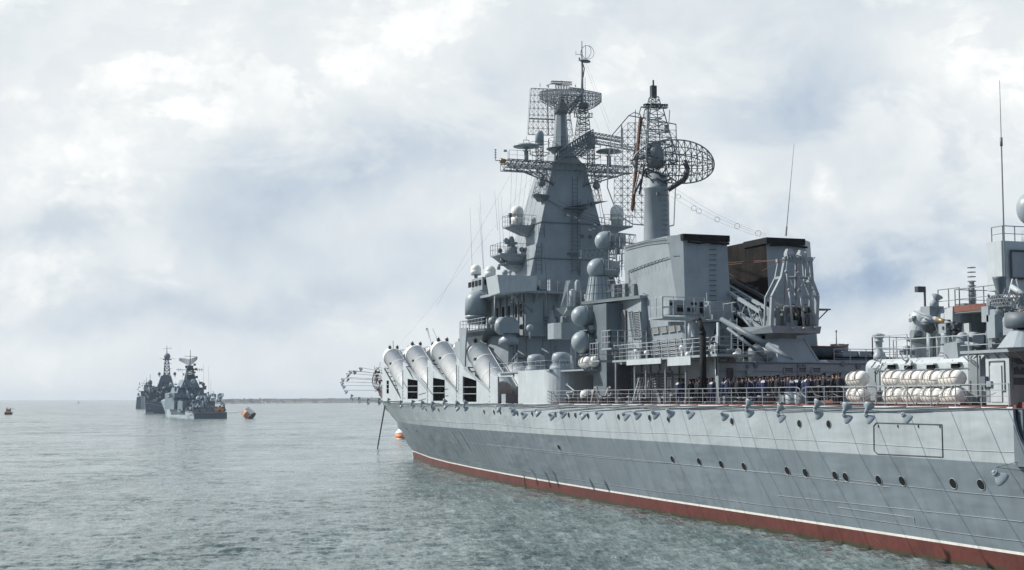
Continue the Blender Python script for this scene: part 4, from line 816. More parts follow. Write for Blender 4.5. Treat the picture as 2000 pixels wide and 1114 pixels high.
# starboard funnel, its inboard face black with soot
s0 = fpt(1496, 460, YaT); s1 = fpt(1571, 460, YaT); s2 = fpt(1582, 462, YaT+1.1); sb0 = fpt(1507, 695, Ya); sb1 = fpt(1599, 695, Ya)
bot = [(sb0.x, Ya, zf), (sb1.x, Ya, zf), (sb1.x+.02, Ya+.03, zf), (sb1.x+.02, frontY+.6, zf), (sb0.x, frontY+.6, zf)]
top = [(s0.x, YaT, ztop), (s1.x, YaT, ztop), (s2.x, YaT+1.1, ztop), (s2.x, frontY, ztop), (s0.x, frontY, ztop)]
m = MB(); m.prism(bot, top); m.mi[-1] = 1                       # the inboard face
fs_ = m.build('funnel', ['paint', 'soot'], SHIP)
m = MB(); m.box(s0.x-.12, s1.x-.1, YaT-.28, YaT+3.2, ztop-.42, ztop+.04); m.tube([V((s0.x+.1, YaT-.36, ztop-.56)), V((s0.x+1.4, YaT-.4, ztop-.48)), V((s1.x, YaT-.36, ztop-.6))], .08, 6); part('funnel_cap', m, 'black', fs_)
m = MB(); q_ = PY(1598, 606, Ya); m.box(q_.x, q_.x+.9, Ya-.3, Ya+.6, q_.z, q_.z+.1); m.bar(q_+XV(.8), q_+V((0, 0, -.7)), .05); part('funnel_bracket', m, 'paint_dark', fs_)
# midship deckhouse under the funnels
Yq = P(1403, 735, 8.2).y; zq = P(1403, 708.5, 8.2).z
m = MB(); m.box(CX-6.2, CX+6.2, Yq+1.2, 104.5, DZ, zf-.02); m.box(CX-7.4, CX+7.4, Yq+1.2, 104.5, zf-.25, zf-.02); m.box(CX-8.2, CX+8.2, Yq, Yq+1.2, DZ, zq); m.box(CX-3.6, CX+8.2, Yq+1.2, Yq+1.3, DZ, zq); md = part('midship_deckhouse', m, 'paint')
m = MB(); q0 = PY(1403, 708, Yq); m.tube([(CX-8.2, Yq-.04, zq+.03), (CX+8.2, Yq-.04, zq+.03)], .06, 5); m.tube([(CX-8.2, Yq-.04, zq-.55), (CX+8.2, Yq-.04, zq-.55)], .02, 4)
for u in (1460, 1476, 1560, 1570): m.cbox(PY(u, 716, Yq)-YV(.05), .22, .12, .22)
for u, v in ((1476, 711), (1645, 711), (1675, 716)): q_ = PY(u, v, Yq); m.lathe(q_-YV(.02), (0, -1, 0), [(0, .17), (.12, .17)], 14)
part('wall_fitting', m, 'paint_dark', md)
for u0, u1 in ((1531, 1548), (1558, 1574), (1585, 1602)): louvre(md, [PY(u0, 718, Yq), PY(u1, 718, Yq), PY(u1, 730, Yq), PY(u0, 730, Yq)], 4)
door(1419, 719, 1431, 740, Yq, 'steel_dark')
uw = MB(); cb_ = P(1253, 700, 6.9); zr = P(1253, 583, 6.9).z; yfr = P(1190, 590, 6.9).y
uw.box(CX-6.9, CX+6.9, cb_.y, yfr, zf, zr); uw.prism([(CX-7.1, cb_.y-.2, zr), (CX-6, cb_.y-.2, zr), (CX-6, yfr+2, zr), (CX-8.4, yfr+2, zr)], [(CX-7.15, cb_.y-.3, zr+.22), (CX-6, cb_.y-.3, zr+.22), (CX-6, yfr+2, zr+.22), (CX-8.5, yfr+2, zr+.22)])
ub = part('uptake_base', uw, 'paint')
# louvres and gratings on the uptakes (port faces)
pX = lambda u, v, t=6.96: P(u, v, t)
louvre(ub, [pX(1229, 609), pX(1235, 608), pX(1242, 660), pX(1236, 661)], 16); louvre(ub, [pX(1239, 610), pX(1250.5, 608), pX(1255, 659), pX(1243, 661)], 16)
m = MB(); a = [pX(1214, 606), pX(1223, 605), pX(1224, 662), pX(1215, 664)]; m.prism([p-XV(.01) for p in a], [p-XV(.1) for p in a]); part('door', m, 'grille', ub)
for i, (u0, u1) in enumerate(((1258, 1270), (1274, 1287), (1290, 1303), (1306, 1319), (1322, 1330))):
    C = [pface(u0, 642-i*2), pface(u1, 640.5-i*2), pface(u1+2, 653-i*2), pface(u0+2, 655-i*2)]; m = MB(); m.prism([p-XV(.02) for p in C], [p-XV(.09) for p in C]); o = part('grating', m, 'grille', fn); f = MB(); [f.bar(a-XV(.1), b_-XV(.1), .04) for a, b_ in zip(C, C[1:]+C[:1])]; part('rim', f, 'paint', o)
for i, (u0, u1) in enumerate(((1246, 1257), (1260, 1272), (1275.5, 1288), (1292, 1304), (1307, 1319.5), (1323, 1332))):
    louvre(fn, [pface(u0, 669-i*1.4), pface(u1, 668-i*1.4), pface(u1+5, 711-i*.8), pface(u0+4, 712-i*.8)], 12)
# walkway with rails outboard of the uptakes
wz = P(1300, 698, 9.4).z; yA, yB = P(1400, 700, 9.5).y, P(1196, 700, 9.5).y
m = MB(); m.box(CX-9.5, CX-6.9, yA, yB, wz-.15, wz)
for u in (1203, 1240, 1262, 1300, 1340): y = P(u, 730, 9.0).y; m.bar((CX-9.0, y, DZ), (CX-9.0, y, wz-.15), .09, 6); m.bar((CX-9.0, y, wz-1.1), (CX-9.4, y-1.0, wz-.2), .05)
wk = part('walkway', m, 'paint'); m = MB(); m.rail([(CX-7.6, yB, wz), (CX-9.4, yB, wz), (CX-9.4, yA, wz), (CX-7.6, yA, wz)], 1.1, 1.2, 4, .03, .02); part('walkway_rail', m, 'lattice_pale', wk)
m = MB(); m.box(CX-9.56, CX-9.5, P(1350, 705, 9.5).y, P(1305, 705, 9.5).y, wz-.62, wz-.05); m.box(CX-9.56, CX-9.5, P(1292, 705, 9.5).y, P(1225, 705, 9.5).y, wz-.42, wz-.05); part('name_board', m, 'paint_pale', wk)
for (u0, v0, w_, h_, t_) in ((1212, 680, 1.7, 2.3, 9.1), (1186, 704, 1.5, 2.2, 9.3)):   # two small sponson balconies
    c = P(u0, v0, t_); m = MB(); m.box(c.x-w_*.5, c.x+w_*1.3, c.y-.2, c.y+1.6, c.z-.12, c.z); o = part('balcony', m, 'paint'); r_ = MB(); r_.rail([(c.x+w_*1.2, c.y-.15, c.z), (c.x-w_*.5, c.y-.15, c.z), (c.x-w_*.5, c.y+1.5, c.z)], 1.3, .6, 3, .032, .022); part('balcony_rail', r_, 'lattice_pale', o)
m = MB()
for u, v in ((1242, 697), (1263, 699), (1200, 699), (1332, 690), (1390, 690)):
    q_ = P(u, v, 9.0); m.ball(q_+Z(.35), .2, 12, 8); m.bar(q_-Z(.2), q_+Z(.3), .07)
part('deck_lamp', m, 'white')

# -- aft funnel gallery: railed platform with the optical set, black boiler pipe
m = MB(); a = P(1294, 618, 9.6); Yg = a.y; zg = a.z; xr = PY(1377, 618, Yg).x; m.box(a.x, xr, Yg, Yg+2.2, zg-.14, zg); x2, x3 = PY(1384, 622, Yg).x, PY(1436, 622, Yg).x; m.box(x2, x3, Yg-.3, Yg+2.2, zg-.28, zg-.16)
m.bar((xr-.3, Yg+1, zg-.2), (xr+.5, Yg+2.8, zg-2.5), .12); m.bar((xr+.4, Yg+1.2, zg-.3), (xr+.4, Ya-.1, zg-2.6), .14, 6); m.bar((xr+1.7, Yg+1.2, zg-.3), (xr+1.7, Ya-.1, zg-2.6), .12, 6); m.box(xr-.2, xr+1.3, Yg+1.2, Yg+2.2, zg-1.3, zg-.3); m.box(a.x+1.0, xr-1.2, Yg+.8, Yg+1.2, zg-.55, zg-.3); gl = part('director_gallery', m, 'paint')
m = MB(); m.rail([(a.x+.05, Yg+2.1, zg), (a.x+.05, Yg+.05, zg), (xr, Yg+.05, zg)], 1.35, .85, 2, .03, .024); m.rail([(x2, Yg-.25, zg-.16), (x3, Yg-.25, zg-.16), (x3+.1, Yg+2, zg-.16)], 1.25, .9, 2, .03, .024); part('gallery_rail', m, 'lattice_pale', gl)
m = MB(); b0 = PY(1306, 614, Yg+.6); b1 = PY(1374, 588, Yg+.6); m.box(b0.x, b1.x, Yg+.5, Yg+1.6, b0.z, b1.z); ds = part('optical_set', m, 'paint')
m = MB()
for u0, v0, u1, v1 in ((1323, 597, 1336, 609), (1343, 601, 1348, 609), (1353, 601, 1358, 609), (1350, 591, 1361, 596), (1367, 590, 1373, 612), (1308, 591, 1315, 597)): p, q_ = PY(u0, v0, Yg+.45), PY(u1, v1, Yg+.45); m.box(p.x, q_.x, Yg+.44, Yg+.52, q_.z, p.z)
part('lens', m, 'black', ds)
m = MB(); q_ = PY(1381, 600, Yg+.4); m.lathe((q_.x, Yg+.4, zg-.1), (0, 0, 1), [(0, .3), (.9, .3), (1.0, .2)], 12); m.cbox((q_.x+.25, Yg+.4, zg+.7), .5, .5, .9); m.bar((q_.x, Yg+.4, zg+1), (q_.x, Yg+.4, zg+1.75), .04); q_ = PY(1413, 605, Yg+.9); m.box(q_.x-.8, q_.x+.8, Yg+.9, Yg+2, zg-.1, zg+1.0); part('relay_box', m, 'paint', gl)
m = MB(); a, b_ = P(1372.5, 655, 9.85), P(1372.5, 733, 9.85); m.bar(V((a.x, a.y, DZ)), a, .21, 14); m.lathe(a, (0, 0, 1), [(0, .21), (.05, .24), (.25, .24), (.26, .01)], 14); m.tube([a+Z(.2), a+V((0, .4, .9)), a+V((.4, 1.4, 1.2))], .17, 10); part('exhaust_pipe', m, 'black')
m = MB(); q_ = P(1402, 630, 8.0); m.bar(V((q_.x, q_.y, DZ)), q_, .09, 8); q_ = P(1346, 636, 8); m.bar(q_, q_-Z(1.1), .12, 8); part('stanchion', m, 'paint_pale')
m = MB(); a, b_, c = P(1399, 733, 8.6), P(1413, 733, 8.6), P(1406.5, 668, 8.6); b_.y = a.y; b_.z = a.z; c = V(((a.x+b_.x)/2, a.y, c.z)); m.bar(a, a.lerp(c, .97)-XV(.05), .08); m.bar(b_, b_.lerp(c, .97)+XV(.05), .08); [m.bar(a.lerp(c, f)-XV(0), b_.lerp(c, f), .06) for f in (.22, .45)]; m.bar(c, c+Z(.5), .05); part('sheer_legs', m, 'paint_pale')
m = MB(); m.ladder(P(1435, 704, 6), P(1435, 640, 6), (1, 0, 0), .5, .35, .028); m.ladder(P(1433, 640, 6), P(1433, 622, 6), (1, 0, 0), .5, .35, .028); part('ladder', m, 'lattice_pale')
m = MB(); m.bar(P(1409, 624, 8.5), P(1500, 676, 7.4), .16, 10, .24); m.bar(P(1500, 676, 7.4), P(1548, 702, 7.0), .24, 10, .05); part('stowed_spar', m, 'paint_dark')
m = MB(); m.bar(P(1421, 641, 7), P(1492, 697, 5.5), .11, 8); m.bar(P(1445, 614, 4), P(1485, 659, 3.5), .11, 8); m.tube([P(1400, 704, 8), P(1440, 690, 7), P(1492, 686, 6)], .02); part('stay_spar', m, 'paint_dark')
m = MB(); m.rail([(CX-8.1, Yq+1.0, zq), (CX-8.1, Yq+.05, zq), (PY(1500, 705, Yq).x, Yq+.05, zq)], 1.15, 1.6, 3, .03, .02); xq0 = PY(1630, 700, Yq).x; m.rail([(xq0, Yq+.05, zq), (CX+8.1, Yq+.05, zq), (CX+8.1, Yq+9, zq)], 1.0, 1.3, 3, .03, .02); part('roof_rail', m, 'lattice_pale', md)
m = MB(); q_ = P(1428, 700, 7.2); m.lathe(V((q_.x, q_.y, zq)), (0, 0, 1), [(0, .3), (.75, .3), (.76, .36), (.9, .36), (.95, .01)], 14); m.lathe((q_.x+3.4, q_.y+1.2, zq+.5), (1, 0, 0), [(-.7, .4), (.7, .4)], 12); m.lathe((q_.x+2.2, q_.y+.6, zq), (0, 0, 1), [(0, .5), (.9, .55), (1.2, .3)], 12); part('winch', m, 'lattice')
m = MB(); [m.ball(P(u, v, 7.6), .19, 12, 8) for u, v in ((1442, 686), (1436, 694), (1445, 696), (1343, 693))]; part('deck_lamp', m, 'white')

# -- crane
E_ = lambda x, y: (1420+.2244*x, 470+.2244*y)
Yc = Yq+.6; cen = PY(1541, 660, Yc+1.6)
bl0, bl1 = PY(1486, 707, Yc), PY(1599, 707, Yc); tl0, tl1 = PY(1514, 661, Yc+.5), PY(1569, 661, Yc+.5)
m = MB(); cx_ = (bl0.x+bl1.x)/2
m.prism([(bl0.x+1.2, Yc, zq), (bl1.x, Yc, zq), (bl1.x, Yc+3.6, zq), (bl0.x, Yc+3.6, zq), (bl0.x, Yc+1.6, zq)], [(tl0.x+.35, Yc+.5, tl0.z), (tl1.x, Yc+.5, tl0.z), (tl1.x, Yc+2.6, tl0.z), (tl0.x, Yc+2.6, tl0.z), (tl0.x, Yc+1.2, tl0.z)])
m.prism([(bl1.x+.02, Yc-.04, zq), (bl1.x+.16, Yc-.04, zq), (bl1.x+.16, Yc+3.6, zq), (bl1.x+.02, Yc+3.6, zq)], [(tl1.x+.02, Yc+.46, tl0.z), (tl1.x+.16, Yc+.46, tl0.z), (tl1.x+.16, Yc+2.6, tl0.z), (tl1.x+.02, Yc+2.6, tl0.z)]); cp = part('crane_pedestal', m, 'paint')
m = MB(); tc_ = V(((tl0.x+tl1.x)/2, Yc+1.6, tl0.z)); m.lathe(tc_, (0, 0, 1), [(0, 1.05), (.35, 1.05), (.36, 1.25), (.5, 1.25)], 26); xl, xrr = PY(1500, 645, Yc).x, PY(1600, 645, Yc).x; zc0 = PY(1540, 651, Yc).z; zc1 = PY(1540, 637, Yc).z
m.prism([(xl+.3, Yc-.1, zc0), (xrr, Yc-.1, zc0), (xrr, Yc+3.2, zc0), (xl-.4, Yc+3.2, zc0)], [(xl+.1, Yc-.2, zc1), (xrr+.05, Yc-.2, zc1), (xrr+.05, Yc+3.3, zc1), (xl-.5, Yc+3.3, zc1)]); tp_ = part('crane_turntable', m, 'paint')
m = MB()
def ex(x, y, dy=0.0): return PY(*E_(x, y), Yc+dy)
for pts in ([(510, 165), (480, 320), (395, 490), (385, 745)], [(722, 165), (735, 350), (785, 480), (775, 745)]):
    for dy in (.2, 1.1):
        q_ = [ex(x, y, .2)+YV(dy-.2) for x, y in pts]
        for a, b_ in zip(q_, q_[1:]): m.bar(a, b_, .17 if dy < 1 else .09, 4)
    m.bar(ex(*pts[1], .2), ex(*pts[1], .2)+YV(.9), .12)
for y0_, xa, xb, r in ((165, 490, 740, .20), (322, 520, 700, .09), (488, 400, 785, .12), (575, 495, 705, .07)): m.bar(ex(xa, y0_, .2), ex(xb, y0_, .2), r, 4 if r > .1 else 8); m.bar(ex(xa, y0_, .2)+YV(.9), ex(xb, y0_, .2)+YV(.9), r*.8, 4)
m.bar(ex(600, 180, .2), ex(595, 480, .2), .08); m.bar(ex(690, 335, .2), ex(600, 470, .2), .07); m.bar(ex(555, 335, .2), ex(595, 470, .2), .05); m.bar(ex(690, 180), ex(688, 320), .08); ca = part('crane_frame', m, 'paint')
m = MB()
for pts in ([(525, 180), (515, 270), (540, 430), (572, 765)], [(622, 200), (618, 280), (638, 430), (672, 765)], [(712, 200), (708, 290), (733, 430), (768, 760)]):
    q_ = [ex(x, y, -.35) for x, y in pts]; m.bar(q_[0], q_[1], .05); m.bar(q_[1], q_[2], .055, 8); m.bar(q_[2], q_[3], .075, 10)
    for p in q_[1:]: m.ball(p, .12, 12, 8)
part('crane_ram', m, 'paint', ca)
m = MB(); a = ex(540, 122, .3); m.lathe(a-XV(.3), (1, 0, 0), [(0, .2), (.05, .28), (.1, .2), (.5, .2), (.55, .28), (.6, .2)], 16); b_ = ex(650, 128, .3); m.lathe(b_-XV(.3), (1, 0, 0), [(0, .2), (.05, .26), (.1, .2), (.5, .2), (.55, .26), (.6, .2)], 16); m.cbox(ex(540, 100, .3), .38, .3, .4); m.cbox(ex(645, 122, .2), .3, .3, .6)
for i in range(7): c = ex(520+i*24, 150, .1); m.ring(c, (1, 0, .2), .17, .05, 10)
part('sheave', m, 'lattice_pale', ca)
m = MB(); q_ = ex(615, 670, 1.4); m.lathe(q_-XV(.45), (1, 0, 0), [(0, .95), (.08, .95), (.09, .7), (.85, .7), (.86, .95), (.95, .95)], 22); part('winch_drum', m, 'black', tp_)
m = MB(); a, b_ = ex(500, 735, .9), ex(700, 580, .9)
for x in (500, 705): m.bar(ex(x, 740, .8), ex(x, 575, .8), .10)
m.box(ex(505, 720, 1.0).x, ex(580, 720, 1).x, Yc+1.0, Yc+2.2, zc1, ex(500, 640, 1).z); m.box(ex(410, 700, 1).x, ex(450, 700, 1).x, Yc+.8, Yc+2, zc1, ex(410, 590, 1).z); m.cbox(ex(725, 690, .6), .5, .8, .9); m.cbox(ex(690, 600, .9), .5, .3, .35)
for i in range(24): p = ex(random.uniform(410, 760), random.uniform(590, 735), random.uniform(.4, 1.6)); m.cbox(p, random.uniform(.1, .4), random.uniform(.1, .4), random.uniform(.1, .5))
part('winch_gear', m, 'lattice', tp_)
# stowed boom running forward between the funnels
m = MB(); ft = PY(1503, 643, Yc+2.2); hd = V((P(1426, 560, .2).x, 104, 0)); hd.z = ft.z + (P(1425, 577, .3).z-ft.z)/(P(1425, 577, .3).y-ft.y)*(104-ft.y)
dirb = (hd-ft); side = XV(.5)
for s_ in (-1, 1):
    m.bar(ft+XV(.5*s_-.2), hd+XV(.35*s_), .20, 4); m.bar(ft+XV(.5*s_-.2)+Z(1.15), hd+XV(.35*s_)+Z(.9), .15, 4)
    for i in range(9): a = ft.lerp(hd, i/9)+XV(.45*s_); b_ = ft.lerp(hd, (i+.5)/9)+XV(.45*s_)+Z(1.1); c = ft.lerp(hd, (i+1)/9)+XV(.45*s_); m.bar(a, b_, .06); m.bar(b_, c, .06)
for i in range(10): a = ft.lerp(hd, i/9); m.bar(a-XV(.5), a+XV(.45), .07); m.bar(a-XV(.5)+Z(1.1), a+XV(.45)+Z(1.1), .07)
bm_ = part('crane_boom', m, 'paint')
m = MB(); u1 = P(1424, 545, -.3); m.bar(PY(1530, 601, Yc+1.5), u1+YV(.0), .16, 4); m.bar(u1, u1+(u1-PY(1530, 601, Yc+1.5))*.5, .16, 4); m.bar(P(1424, 555, -.6), P(1505, 612, -.6), .12); m.bar(P(1440, 575, -.4), P(1500, 617, .3), .07); m.bar(P(1424, 535, -.2), P(1468, 560, -.2), .03)
for i in range(14): p = P(random.uniform(1424, 1470), 0, -.5); u = random.uniform(1426, 1500); v = 556+(u-1424)*.62+random.uniform(0, 22); m.cbox(P(u, v, random.uniform(-.8, .6)), random.uniform(.2, .5), random.uniform(.3, .9), random.uniform(.15, .5))
m.cbox(P(1465, 559, -.2), .35, .5, .25); m.cbox(P(1475, 565, -.2), .35, .5, .25); part('boom_stay', m, 'steel_dark', bm_)
m = MB()
for a, b_ in (((1530, 507), (1422, 513)), ((1530, 508), (1422, 517)), ((1528, 510), (1466, 540)), ((1580, 505), (1592, 503)), ((1592, 503), (1586, 511)), ((1535, 515), (1531, 600)), ((1556, 515), (1554, 605))): m.bar(PY(*a, Yc+.1), P(*b_, -.4) if b_[0] < 1500 else PY(*b_, Yc+.1), .022)
part('crane_cable', m, 'redbrown', cp)
# roof edge clutter near the ship's boat
m = MB(); q_ = PY(1670, 700, Yq+2.5); m.box(q_.x-1.3, q_.x+1.2, Yq+2, Yq+3.6, zq, zq+.95); m.cbox(q_+V((.2, -.6, .2)), .6, .3, .5); part('deck_locker', m, 'paint'); m = MB(); q_ = PY(1607, 704, Yq+.6); m.lathe((q_.x, Yq+.6, zq), (0, 0, 1), [(0, .34), (.12, .38), (.25, .2)], 16); part('mooring_cap', m, 'paint_pale')

def wall_gear(x0, x1, z0, z1, Y, n, seed, parent=None):      # boxes, pipes and vents scattered over an aft facing wall
    r = random.Random(seed); pm = MB(); bx_ = MB()
    for i in range(max(2, n//3)):
        x = r.uniform(x0, x1); za, zb_ = sorted((r.uniform(z0, z1), r.uniform(z0, z1))); x2 = min(x1, x+r.uniform(.4, 1.6)); pm.tube([(x, Y-.09, zb_), (x, Y-.09, za), (x2, Y-.09, za), (x2, Y-.09, max(z0, za-.8))], r.choice((.025, .035, .05)), 5)
    for i in range(n):
        x, z = r.uniform(x0, x1-.4), r.uniform(z0, z1-.5); w, h, d = r.uniform(.15, .5), r.uniform(.15, .6), r.uniform(.06, .22); bx_.box(x, x+w, Y-d, Y-.01, z, z+h)
    part('pipe_run', pm, 'paint_dark', parent); part('junction_box', bx_, 'paint', parent)
wall_gear(CX-6.5, CX+2, DZ+.6, zt-.3, Yd, 16, 2); wall_gear(CX-5.2, CX+1, zt+.4, zb2-.6, Yb, 12, 3)
wall_gear(PY(1440, 700, Yq).x, PY(1525, 700, Yq).x, DZ+.5, zq-.4, Yq, 8, 4); wall_gear(PY(1345, 690, Ya).x, PY(1425, 690, Ya).x, zf+.4, zf+3.6, Ya-.05, 12, 5)
wall_gear(CX-6.1, CX-4, DZ+.3, zf-.5, Yq+1.2, 10, 6)
m = MB()
for y in np.arange(Ya+1, 104, 1.6): m.bar((CX-6.28, y, DZ+.3), (CX-6.28, y, zf-.2), .05, 5)
m.bar((CX-6.33, Ya, DZ+2.2), (CX-6.33, 104, DZ+2.2), .05, 5); m.bar((CX-6.33, Ya, DZ+1.9), (CX-6.33, 104, DZ+1.9), .03, 5); part('pipe_run', m, 'paint_dark', md)
for y in (93.5, 97.2, 101.5):
    m = MB(); m.box(CX-6.3, CX-6.21, y, y+.75, DZ+.25, DZ+2.05); o = part('door', m, 'paint_pale', md); m = MB(); m.ring((CX-6.37, y+.38, DZ+1.15), (1, 0, 0), .14, .025, 12); part('handle', m, 'steel_dark', o)
for y in (Yd+.6,):
    for x in (CX-4.6, CX+1.2): m = MB(); m.box(x, x+.8, Yd-.08, Yd-.01, DZ+.2, DZ+2.0); part('door', m, 'paint_pale', fdh)

m = MB(); ya_, yb_ = P(1177, 750, 6.1).y, P(1132, 750, 6.1).y; m.box(CX-6.72, CX-6.62, ya_, yb_, DZ+.05, 9.7); part('recess_shade_panel', m, 'shade_black')  # near-black sheet paints the shade of the recess; no door here
for y in np.arange(Ya+2.2, 103, 1.15):
    louvre(md, [V((CX-6.22, y+.8, zf-.9)), V((CX-6.22, y, zf-.9)), V((CX-6.22, y, zf-2.3)), V((CX-6.22, y+.8, zf-2.3))], 7)
# -- aft deckhouse
a = P(1905, 790, 7.6); Ys = a.y; zs = P(1905, 693, 7.6).z; yF = P(1692, 790, 7.6).y
m = MB(); R_ = .45; yz = [(CX-7.6, DZ), (CX-7.6, zs-R_)] + [(CX-7.6+R_*(1-cos(t)), zs-R_+R_*sin(t)) for t in np.linspace(.25, pi/2, 6)] + [(CX+7.6, zs), (CX+7.6, DZ)]
def rnd(y, k): return [(x+k*.35 if x < CX else x, y, z) for x, z in yz]
m.prism(rnd(Ys, 1)[::-1], rnd(Ys+.5, 0)[::-1]); m.prism(rnd(Ys+.5, 0)[::-1], rnd(yF, 0)[::-1]); m.box(CX-5.8, CX+7.6, Ys-9, Ys+.1, DZ, zs-.1); ad = part('aft_deckhouse', m, 'paint_pale')
m = MB(); X = CX-7.66
m.tube([(X, Ys+.5, zs-.62), (X, yF-.2, zs-.62)], .022, 4)
for u in (1699,): y = P(u, 760, 7.66).y; m.box(X, X+.05, y-.9, y-.2, DZ+.3, DZ+2.05)
part('wall_line', m, 'paint', ad)
m = MB()
for u, v in ((1741, 716.5), (1774, 717), (1818, 716.5), (1866, 714)): p = P(u, v, 7.66); m.box(X-.05, X+.04, p.y-.30, p.y+.30, p.z-.13, p.z+.13)
w_ = part('window', m, 'black', ad); m = MB()
for u, v in ((1741, 712), (1774, 713), (1818, 712), (1866, 709.5)): p = P(u, v, 7.66); m.box(X-.20, X+.04, p.y-.45, p.y+.45, p.z-.03, p.z+.04)
part('eyebrow', m, 'paint_pale', w_)
m = MB()
for u0, v0 in ((1714, 712), (1778, 706), (1896, 698)):
    for i in range(9): p = P(u0+random.uniform(-6, 6), v0+random.uniform(-9, 9), 7.75); m.bar(p, p+V((random.uniform(-.2, .1), random.uniform(-.4, .4), random.uniform(-.35, .35))), .035)
for i in range(7): u = 1703+30*i; p = P(u, 694+(i % 2)*3, 7.7); m.bar(p-Z(.1), p+V((-.12, .1, .12)), .03)
part('wall_fitting', m, 'lattice', ad)
m = MB(); p = P(1703, 735, 7.68); m.box(p.x-.04, p.x+.05, p.y-.32, p.y+.32, DZ+.35, DZ+2.1); door_ = part('door', m, 'paint', ad)
# roof: low rails, vent, pedestal gun, bowls, armoured cupolas
zr_ = zs
m = MB(); m.rail([(CX-1, yF-.1, zr_), (CX-7.2, yF-.1, zr_), (CX-7.2, P(1772, 690, 7.2).y, zr_)], 1.25, 1.6, 2, .032, .024); m.rail([(CX-7.3, P(1745, 690, 7.3).y, zr_), (CX-7.3, Ys-5.5, zr_)], 1.0, 1.5, 2, .036, .026); part('roof_rail', m, 'lattice_pale', ad)
m = MB(); p = P(1717, 690, 6.2); c = V((p.x, p.y, zr_)); m.lathe(c, (0, 0, 1), [(0, .42), (.25, .34), (.5, .24), (.55, .19), (1.0, .19), (1.02, .26), (1.1, .26), (1.12, .2), (1.3, .3), (1.35, .36), (1.42, .34), (1.5, .1)], 16); part('vent_cowl', m, 'paint')
Gp = lambda x, y: (1750+.1436*x, 560+.1436*y)
tU = 5.6
m = MB(); p = P(*Gp(345, 760), tU); c = V((p.x, p.y, zr_)); hU = P(*Gp(345, 300), tU).z-zr_; m.dome(c, .62, hU, 7, 20); yC = p.y; part('cupola', m, 'paint_pale')
m = MB(); p0 = P(*Gp(585, 760), tU); p1 = P(*Gp(760, 760), tU); zU = P(*Gp(740, 268), tU).z; m.prism([(CX-tU, p0.y, zr_), (CX-tU, p1.y, zr_), (CX-2, p1.y, zr_), (CX-2, p0.y, zr_)], [(CX-tU+.1, p0.y-.2, zU-.15), (CX-tU+.1, p1.y, zU), (CX-2, p1.y, zU), (CX-2, p0.y-.3, zU-.15)]); m.lathe((CX-tU+.55, (p0.y+p1.y)/2+.5, zr_), (0, 0, 1), [(0, .62), (zU-zr_-.4, .62), (zU-zr_-.1, .4), (zU-zr_, .1)], 18)
m.box(CX-4.8, CX-2, p0.y-.1, yC+.3, zr_, zU-.3); part('upper_deckhouse', m, 'paint_pale')
m = MB(); q0, q1 = P(*Gp(785, 270), 5.0), P(*Gp(1320, 300), 5.0); zR = P(*Gp(1000, 300), 5.0).z; y0, y1 = P(*Gp(1330, 300), 5.2).y, P(*Gp(790, 300), 5.2).y
m.box(CX-5.4, CX+5.4, y0-.6, y1, zR-.22, zR-.005); rf = part('upper_roof', m, 'paint_pale'); m = MB(); m.box(CX-5.3, CX+5.3, y0-.5, y1-.1, zR, zR+.03); m.box(CX-5.45, CX-5.41, y0+.3, y1, zR-.16, zR+.16); m.box(CX-5.45, CX+5.4, y1+.01, y1+.05, zR-.16, zR+.16); part('roof_deck', m, 'deck_red', rf)
m = MB(); q_ = P(*Gp(905, 600), 5.0); m.box(CX-5.0, CX-4.4, q_.y-.0, p1.y, zr_, zR-.22)                     # alcove walls
ya = P(*Gp(1010, 600), 4.9).y; yb = P(*Gp(1480, 600), 4.9).y
m.box(CX-2.6, CX+5, yb-1.0, ya+.4, zr_, zR-.22); m.box(CX-5.0, CX+5.2, yb-1.6, yb-1.0, zr_, zR-.4); part('alcove', m, 'paint')
m = MB(); c = V((CX-3.4, (ya+yb)/2+.4, zr_)); m.lathe(c, (0, 0, 1), [(0, 1.05), (zR-zr_-.6, 1.05)], 24); part('exhaust_trunk', m, 'paint_dark')
m = MB(); m.box(CX-5.05, CX-4.9, ya-.1, ya+.75, zr_+.3, zR-.75); part('screen_door', m, 'paint_pale')
m = MB(); m.rail([(CX-5.2, y1-.1, zR), (CX-5.2, y0-.4, zR)], 1.05, 1.15, 2, .032, .024); m.rail([(CX-5.2, y1-.1, zR), (CX+5.2, y1-.1, zR), (CX+5.2, y0, zR)], 1.05, 1.3, 2, .028, .02); m.rail([(CX-5.0, y1+1.6, zR-.1), (CX-5.0, y1-.2, zR-.1)], 1.25, 1.0, 2, .032, .024); part('roof_rail', m, 'lattice', rf)
m = MB(); b0, b1 = P(*Gp(1038, 240), 2.5), P(*Gp(1038, -78), 2.5); m.bar(b0, V((b0.x, b0.y, b1.z)), .20, 8, .13); [m.ring(V((b0.x, b0.y, b0.z+.25*i)), (0, 0, 1), .21, .03, 8) for i in range(9)]; m.box(b0.x-.7, b0.x+.6, b0.y-.2, b0.y+.6, zR, zR+.5); part('stub_aerial', m, 'lattice')
m = MB(); p = P(*Gp(690, 850), 6.6); c = V((p.x, p.y, zr_)); m.lathe(c, (0, 0, 1), [(0, .46), (.1, .42), (.3, .34), (1.05, .26), (1.2, .3)], 16); m.cbox(c+Z(1.45), .5, .6, .5); pg = part('pedestal_gun', m, 'paint')
m = MB(); g0, g1 = P(*Gp(240, 328), 6.9), P(*Gp(800, 530), 6.5); m.bar(g1, g1.lerp(g0, .5), .12, 8, .10); m.bar(g1.lerp(g0, .5), g0, .06, 8, .045); part('barrel', m, 'lattice_pale', pg)
m = MB(); m.bar(g1.lerp(g0, .22), g1.lerp(g0, .42), .13, 8); part('recoil_jacket', m, 'brass', pg)
m = MB()
